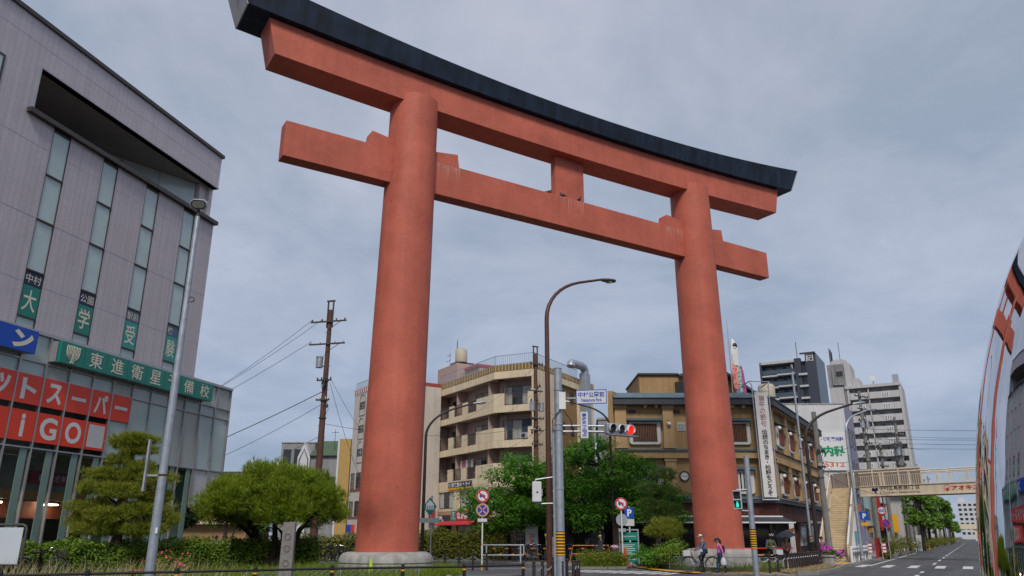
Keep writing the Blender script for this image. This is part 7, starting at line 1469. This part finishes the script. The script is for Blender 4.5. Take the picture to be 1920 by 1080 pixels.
# ---------------------------------------------------------------- people
def person(label, loc, facing, h, cols, P=None, hat=None, hair='short', seated=False):
    """one continuous body, voxel-fused from tapered limbs; x is forward, y to the left"""
    P = dict(P or {}); t = thing('person', label, 'person', loc, facing); k = h/1.62; G = lambda n, d: Vector(P.get(n, d))*k
    hip = G('hip',(0,0,.84)); chest = G('chest',(.0,0,1.20)); neck = G('neck',(.0,0,1.36)); head = G('head',(.02,0,1.50))
    bones = []; B = lambda a, b, ra, rb, reg: bones.append((a, b, ra*k, rb*k, reg))
    yv = Vector(P.get('side',(0,1,0))).normalized()
    B(hip+yv*.055*k, hip-yv*.055*k, .12, .12, 2); B(hip, chest, .115, .125, 1); B(chest+yv*.055*k, chest-yv*.055*k, .105, .105, 1); B(chest+Vector((0,0,.05))*k+yv*.12*k, chest+Vector((0,0,.05))*k-yv*.12*k, .065, .065, 1)
    B(neck-Vector((0,0,.08))*k, neck+Vector((0,0,.04))*k, .06, .052, 0); up = (head-neck).normalized()
    B(head-up*.035*k, head+up*.035*k, .083, .090, 0); fw = Vector(P.get('look',(1,0,-.05))).normalized(); B(head+fw*.05*k-up*.06*k, head+fw*.055*k-up*.05*k, .042, .04, 0); B(head+fw*.085*k-up*.012*k, head+fw*.10*k-up*.025*k, .013, .016, 0)
    for s in (1,-1): B(head+yv*s*.085*k, head+yv*s*.09*k-up*.03*k, .018, .016, 0)
    for s, n in ((1,'l'),(-1,'r')):
        sh = chest+Vector((0,0,.07))*k+yv*(.165*s*k); el = G('el_'+n,(-.03,.22*s,.98)); ha = G('ha_'+n,(.06,.23*s,.76))
        B(sh, el, .055, .043, 1); B(el, ha, .043, .031, P.get('cuff_'+n,1)); d = (ha-el).normalized(); pz = ha+d*.055*k; B(ha, pz, .030, .034, 0)
        sd = d.cross(Vector((1,0,0))) if abs(d.x) < .9 else d.cross(Vector((0,1,0))); sd.normalize(); nv = d.cross(sd)
        for q in range(4):
            o = sd*((q-1.5)*.018*k); L1 = (.072,.082,.078,.06)[q]*k; m = pz+o+d*L1*.5; B(pz+o, m, .0095, .009, 0); B(m, m+(d*.75+nv*.55).normalized()*L1*.5, .009, .0075, 0)
        B(ha+d*.02*k, ha+d*.055*k+sd*.05*k+nv*.02*k, .012, .010, 0)
        hp = hip+yv*(.085*s*k)-Vector((0,0,.04))*k; kn = G('kn_'+n,(.02,.09*s,.46)); ft = G('ft_'+n,(-.02,.09*s,.085))
        B(hp, kn, .088, .060, 2); B(kn, ft, .060, .042, 2); td = Vector(P.get('toe_'+n,(1,0,0))).normalized(); B(ft-Vector((0,0,.03))*k-td*.03*k, ft-Vector((0,0,.045))*k+td*.15*k, .045, .035, 3)
    bm = bmesh.new()
    for a, b_, ra, rb, _ in bones:
        tmp = MB(); pts = []; rs = []; ax = (b_-a); L_ = ax.length; ax = ax.normalized() if L_ > 1e-6 else Vector((0,0,1))
        for i in range(4): th = (i+1)/4*math.pi/2; pts.append(a-ax*ra*math.cos(th)); rs.append(max(.0015,ra*math.sin(th)))
        for i in range(4): th = i/4*math.pi/2; pts.append(b_+ax*rb*math.sin(th)); rs.append(max(.0015,rb*math.cos(th)))
        tmp.tube(pts, rs, 10); vs = [bm.verts.new(v) for v in tmp.v]
        for f in tmp.f: bm.faces.new([vs[i] for i in f])
    me = bpy.data.meshes.new('body'); bm.to_mesh(me); bm.free(); o = bpy.data.objects.new('body', me); col.objects.link(o)
    rm = o.modifiers.new('fuse','REMESH'); rm.mode = 'VOXEL'; rm.voxel_size = .0115; sm = o.modifiers.new('smooth','SMOOTH'); sm.iterations = 3; sm.factor = .5
    dg = bpy.context.evaluated_depsgraph_get(); dg.update(); me2 = bpy.data.meshes.new_from_object(o.evaluated_get(dg)); bpy.data.objects.remove(o)
    me2.name = 'body'; me2.materials.clear()
    for m in (M['skin'], cols[0], cols[1], cols[2]): me2.materials.append(m)
    n = len(me2.polygons); C = np.zeros(n*3, np.float32); me2.polygons.foreach_get('center', C); C = C.reshape(-1,3); best = np.full(n, 9.); mi = np.zeros(n, np.int32)
    for a, b_, ra, rb, reg in bones:
        a = np.array(a); d = np.array(b_)-a; u = np.clip(((C-a)@d)/max(1e-9,d@d),0,1); D = np.linalg.norm(C-a-u[:,None]*d,axis=1)-(ra+(rb-ra)*u); s = D < best; best[s] = D[s]; mi[s] = reg
    me2.polygons.foreach_set('material_index', mi); me2.polygons.foreach_set('use_smooth', np.ones(n,bool)); me2.update()
    body = bpy.data.objects.new('body', me2); col.objects.link(body); body.parent = t; WL[body.name] = (Vector(loc),facing)
    for s in (1,-1): MB().sphere(tuple(head+fw*.080*k+yv*s*.033*k+up*.012*k),.011*k,6,4).build('eye','black',t)
    MB().sphere(tuple(head+fw*.088*k-up*.058*k),(.008*k,.022*k,.006*k),6,4).build('mouth',cloth('lip',(.25,.09,.08)),t)
    if hair:
        b = MB(); c = head-fw*.018*k+up*.022*k; nn, mm = 14, 8; base = 0
        for i in range(mm+1):
            th = math.pi*.56*i/mm
            for j in range(nn): a = 2*math.pi*j/nn; v = up*math.cos(th)+(fw*math.cos(a)+yv*math.sin(a))*math.sin(th); rr = .108*k*(1.0-(.12 if (math.cos(a) > .5 and i > mm-3) else 0)); b.v.append(tuple(c+v*rr))
        for i in range(mm):
            for j in range(nn): b.f.append((i*nn+j,i*nn+(j+1)%nn,(i+1)*nn+(j+1)%nn,(i+1)*nn+j))
        if hair == 'long': b.tube([tuple(c-fw*.06*k),tuple(c-fw*.10*k-up*.10*k),tuple(c-fw*.11*k-up*.24*k)],[.085*k,.075*k,.03*k],10)
        b.build('hair','hair',t,smooth=True)
    if hat:
        b = MB(); c = head+up*.035*k; nn, mm = 16, 6
        for i in range(mm+1):
            th = math.pi*.5*i/mm
            for j in range(nn): a = 2*math.pi*j/nn; b.v.append(tuple(c+up*math.cos(th)*.092*k+(fw*math.cos(a)+yv*math.sin(a))*math.sin(th)*.113*k))
        for i in range(mm):
            for j in range(nn): b.f.append((i*nn+j,i*nn+(j+1)%nn,(i+1)*nn+(j+1)%nn,(i+1)*nn+j))
        q = len(b.v); br = [c+fw*.10*k+yv*y*k-up*.005*k+fw*x*k for x, y in ((.0,.095),(.055,.08),(.085,.045),(.095,0),(.085,-.045),(.055,-.08),(.0,-.095))]
        b.v += [tuple(p) for p in br]+[tuple(p-up*.012*k) for p in br]; m_ = len(br); b.f.append(tuple(range(q,q+m_))); b.f.append(tuple(range(q+2*m_-1,q+m_-1,-1)))
        for j in range(m_-1): b.f.append((q+j,q+m_+j,q+m_+j+1,q+j+1))
        b.build('cap',hat,t,smooth=True)
    return t
def umbrella(label, loc, m, R=.5, tilt=(0,0)):
    t = thing('umbrella', label, 'umbrella', loc); t.rotation_euler = (tilt[0],tilt[1],0)
    b = MB(); n = 16; prof = [(.01,.30),(R*.35,.275),(R*.65,.20),(R*.88,.10),(R,.02)]
    for i, (r, z) in enumerate(prof):
        for j in range(n): a = 2*math.pi*j/n; q = 1.0 if j % 2 == 0 else (.96-.01*i); b.v.append((r*q*math.cos(a),r*q*math.sin(a),z+(0 if j % 2 == 0 else .012*i)))
    for i in range(len(prof)-1):
        for j in range(n): b.f.append((i*n+j,i*n+(j+1)%n,(i+1)*n+(j+1)%n,(i+1)*n+j))
    b.build('canopy',m,t); b = MB()
    for j in range(8): a = 2*math.pi*j/8; b.tube([(0,0,.29),(R*.65*math.cos(a),R*.65*math.sin(a),.19),(R*.99*math.cos(a),R*.99*math.sin(a),.015)],.004,3)
    b.build('ribs','iron',t); MB().tube([(0,0,.36),(0,0,-.42)],.009,6).build('shaft','chrome',t); MB().tube([(0,0,-.42),(0,0,-.54)],.014,6).build('handle','black',t); return t
CL_ = cloth
# cyclist in the cream cap
person('elderly man in cream cap and blue grey shirt riding a bicycle to the left', (9.03,38.17,.05), math.radians(178), 1.60, (CL_('slate blue shirt',(.11,.13,.20)),CL_('navy trousers',(.012,.017,.04)),CL_('dark shoe',(.02,.02,.02))),
 {'hip':(-.02,0,.97),'chest':(.06,0,1.31),'neck':(.09,0,1.46),'head':(.13,0,1.60),'look':(1,0,-.12),'el_l':(.22,.24,1.10),'ha_l':(.44,.25,1.02),'el_r':(.20,-.24,1.12),'ha_r':(.42,-.25,1.05),'kn_l':(.30,.12,.70),'ft_l':(.20,.14,.33),'kn_r':(.12,-.15,.53),'ft_r':(.05,-.17,.09),'cuff_l':1}, cloth('cream cap',(.62,.58,.46)), 'short')
w2 = person('woman in navy cap and pink long sleeved top walking to the left', (9.62,37.75,.05), math.radians(176), 1.56, (CL_('pink top',(.62,.16,.40)),CL_('teal blue jeans',(.012,.055,.10)),CL_('black sneaker',(.015,.015,.016))),
 {'hip':(.0,0,.84),'chest':(.03,0,1.19),'neck':(.06,0,1.35),'head':(.11,0,1.47),'look':(1,0,-.45),'kn_l':(-.02,.09,.47),'ft_l':(-.28,.09,.17),'toe_l':(.75,0,-.6),'kn_r':(.14,-.08,.47),'ft_r':(.13,-.08,.085),'el_l':(-.10,.22,.97),'ha_l':(-.09,.24,.74),'el_r':(.02,-.22,.96),'ha_r':(.14,-.21,.76)}, cloth('navy cap',(.02,.025,.07)), 'long')
t = thing('shopping_bag','white plastic shopping bag carried by the woman in pink','bag',(9.70,37.51,.05)); b = MB(); b.lathe([(.06,.30),(.13,.36),(.145,.48),(.10,.60),(.045,.68)],n=12); b.build('bag','offwhite',t,smooth=True); MB().tube([(.03,0,.67),(.02,0,.75),(-.03,0,.67)],.006,4).build('handle','offwhite',t)
t = thing('backpack','dark shoulder bag on the back of the woman in pink','bag',(9.80,37.77,1.0)); MB().sphere((0,0,.08),(.07,.13,.18),10,8).build('pouch',cloth('navy bag',(.03,.03,.06)),t,smooth=True); MB().tube([(-.02,.1,.2),(-.16,.12,.24),(-.2,.11,.1),(-.08,.1,-.05)],.012,5).build('strap',cloth('navy bag',(.03,.03,.06)),t)
person('person in olive green jacket and bicycle helmet astride a bicycle looking down', (13.14,41.35,.06), math.radians(-80), 1.66, (CL_('olive jacket',(.075,.10,.045)),CL_('black trousers',(.012,.012,.013)),CL_('dark shoe',(.02,.02,.02))),
 {'hip':(-.02,0,.93),'chest':(.02,0,1.28),'neck':(.05,0,1.43),'head':(.10,0,1.56),'look':(1,0,-.6),'el_l':(.08,.27,1.02),'ha_l':(.26,.08,1.06),'el_r':(.08,-.27,1.02),'ha_r':(.26,-.08,1.06),'kn_l':(.10,.17,.50),'ft_l':(.06,.20,.085),'kn_r':(.10,-.17,.50),'ft_r':(.06,-.20,.085)}, None, 'short')
t = thing('bicycle_helmet','dark bicycle helmet with white spots on the person in the green jacket','helmet',(13.17,41.22,1.63)); MB().sphere((0,0,.04),(.135,.15,.125),14,8).build('shell','black',t,smooth=True)
for x,y,z in ((-.06,-.125,.06),(.05,-.13,.07),(0,-.09,.13),(-.09,-.06,.10),(.08,-.07,.11)): MB().sphere((x,y,z),.028,6,4).build('vent','offwhite',t)
person('woman in dark vest with pink sleeves under the dark umbrella', (14.5,43.0,.06), math.radians(-95), 1.58, (CL_('dusty pink sleeve',(.42,.21,.18)),CL_('black trousers',(.012,.012,.013)),CL_('dark shoe',(.02,.02,.02))), {'el_r':(.10,-.22,1.02),'ha_r':(.24,-.10,1.18),'el_l':(.05,.23,.98),'ha_l':(.20,.14,.86)}, None, 'long')
umbrella('dark navy umbrella over the woman at the bollards', (14.45,42.72,1.62), cloth('navy umbrella',(.02,.022,.035)), .56, (.1,-.1))
person('person in black coat beside the dark timber window', (17.75,48.2,.05), math.radians(-110), 1.62, (CL_('black coat',(.012,.012,.013)),CL_('black trousers',(.012,.012,.013)),CL_('dark shoe',(.02,.02,.02))), None, None, 'short')
m_ = person('person in purple top wearing a white face mask beside the planter', (18.4,48.3,.05), math.radians(-120), 1.60, (CL_('purple top',(.22,.09,.20)),CL_('dark trousers',(.03,.02,.035)),CL_('dark shoe',(.02,.02,.02))), None, cloth('dark cap',(.02,.015,.02)), 'short'); MB().sphere((.095,0,1.45),(.035,.06,.055),10,6).build('face_mask','white',m_,smooth=True)
person('person in dark clothes under the grey patterned umbrella in the shop shade', (9.3,51.2,.05), math.radians(-60), 1.60, (CL_('black coat',(.012,.012,.013)),CL_('dark trousers',(.03,.02,.035)),CL_('dark shoe',(.02,.02,.02))), {'el_r':(.08,-.22,1.0),'ha_r':(.24,-.12,1.16),'el_l':(.05,.23,.98),'ha_l':(.25,.16,.92)}, None, 'short')
umbrella('grey patterned umbrella in the dark shop entrance', (9.35,50.95,1.62), mat('grey patterned umbrella',(.30,.31,.36),.7,var=.35,scale=14), .58, (.06,.05))
person('person in dark jacket and cap wheeling a bicycle past the racks', (5.5,50.2,.11), math.radians(200), 1.62, (CL_('dark jacket',(.04,.045,.05)),CL_('pale jeans',(.08,.13,.2)),CL_('dark shoe',(.02,.02,.02))), {'el_l':(.10,.24,1.0),'ha_l':(.34,.22,.98),'el_r':(.10,-.24,1.0),'ha_r':(.34,-.22,.98)}, cloth('straw cap',(.45,.38,.22)), 'short')
t = thing('wrapped_load','pink wrapped bundle on the bicycle by the racks','bundle',(6.3,49.9,1.0)); MB().sphere((0,0,0),(.28,.2,.14),12,8).build('bundle',cloth('pink bundle',(.5,.28,.36)),t,smooth=True)
person('dark haired person inside the supermarket behind the glass', LF.w(-3.1,1.6,.1), math.radians(200), 1.64, (CL_('brown jumper',(.12,.06,.04)),CL_('dark trousers',(.03,.02,.035)),CL_('dark shoe',(.02,.02,.02))), None, None, 'short')
person('person in dark blue clothes standing by the white railing on the avenue', (44.0,90.0,.05), math.radians(-120), 1.65, (CL_('navy coat',(.02,.025,.06)),CL_('navy trousers',(.012,.017,.04)),CL_('dark shoe',(.02,.02,.02))), None, None, 'short')
person('person in a pale purple shirt beyond the dark hedge', (-17.6,48.5,.05), math.radians(-40), 1.6, (CL_('pale purple shirt',(.32,.28,.45)),CL_('dark trousers',(.03,.02,.035)),CL_('dark shoe',(.02,.02,.02))), None, None, 'short')
# ---------------------------------------------------------------- pigeons on the tie beam
def pigeon(label, s, d, face):
    t = thing('pigeon', label, 'bird', TF.w(s,d,17.852), face, 'pigeons on the gate'); bm = bmesh.new(); tmp = MB().sphere((0,0,.10),(.13,.075,.075),10,8).sphere((.10,0,.19),(.045,.042,.045),8,6).sphere((.075,0,.14),(.05,.045,.065),8,6).sphere((-.16,0,.08),(.10,.04,.022),8,6).sphere((.15,0,.185),(.025,.012,.012),6,4).sphere((.0,.03,.02),(.015,.012,.03),6,4).sphere((.0,-.03,.02),(.015,.012,.03),6,4)
    me = bpy.data.meshes.new('body'); me.from_pydata(tmp.v,[],tmp.f); o = bpy.data.objects.new('body',me); col.objects.link(o); rm = o.modifiers.new('fuse','REMESH'); rm.mode='VOXEL'; rm.voxel_size=.012
    dg = bpy.context.evaluated_depsgraph_get(); dg.update(); me2 = bpy.data.meshes.new_from_object(o.evaluated_get(dg)); bpy.data.objects.remove(o); me2.materials.clear(); me2.materials.append(M['slate']); me2.polygons.foreach_set('use_smooth',np.ones(len(me2.polygons),bool))
    body = bpy.data.objects.new('body',me2); col.objects.link(body); body.parent = t; return t
pigeon('dark pigeon left of the centre strut in silhouette against the sky',-1.32,-.24,math.radians(20)); pigeon('dark pigeon in front of the left edge of the centre strut',-.52,-.29,math.radians(200)); pigeon('dark pigeon in front of the right edge of the centre strut',.50,-.29,math.radians(-60))
# ---------------------------------------------------------------- mirror polished body at the right edge
mp_ = thing('polished_steel_body','tall rounded mirror polished steel body cut off by the right edge reflecting the gate','sculpture',(2.027,2.212,0))  # unidentified shiny body; its rounded shape and base are stand-ins
b = MB(); pr = []
for i in range(121):
    th = -math.asin(.69)+(math.pi/2+math.asin(.69))*i/120; pr.append((max(.0005,.675*math.cos(th)), 1.3+1.56*math.sin(th)))
b.lathe(pr, n=160, cap=False); mm = M['mirror']; t_ = mm.node_tree; tcn = t_.nodes.new('ShaderNodeTexCoord'); nz = t_.nodes.new('ShaderNodeTexNoise'); nz.inputs['Scale'].default_value = 4.5; nz.inputs['Detail'].default_value = 2
t_.links.new(tcn.outputs['Object'], nz.inputs['Vector']); bu = t_.nodes.new('ShaderNodeBump'); bu.inputs['Strength'].default_value = .10; bu.inputs['Distance'].default_value = .02; t_.links.new(nz.outputs['Fac'], bu.inputs['Height']); t_.links.new(bu.outputs[0], t_.nodes['Principled BSDF'].inputs['Normal'])
b.build('body','mirror',mp_,smooth=True); MB().lathe([(.50,0),(.50,.20),(.46,.27)],n=64).build('base_ring','iron',mp_,smooth=True)
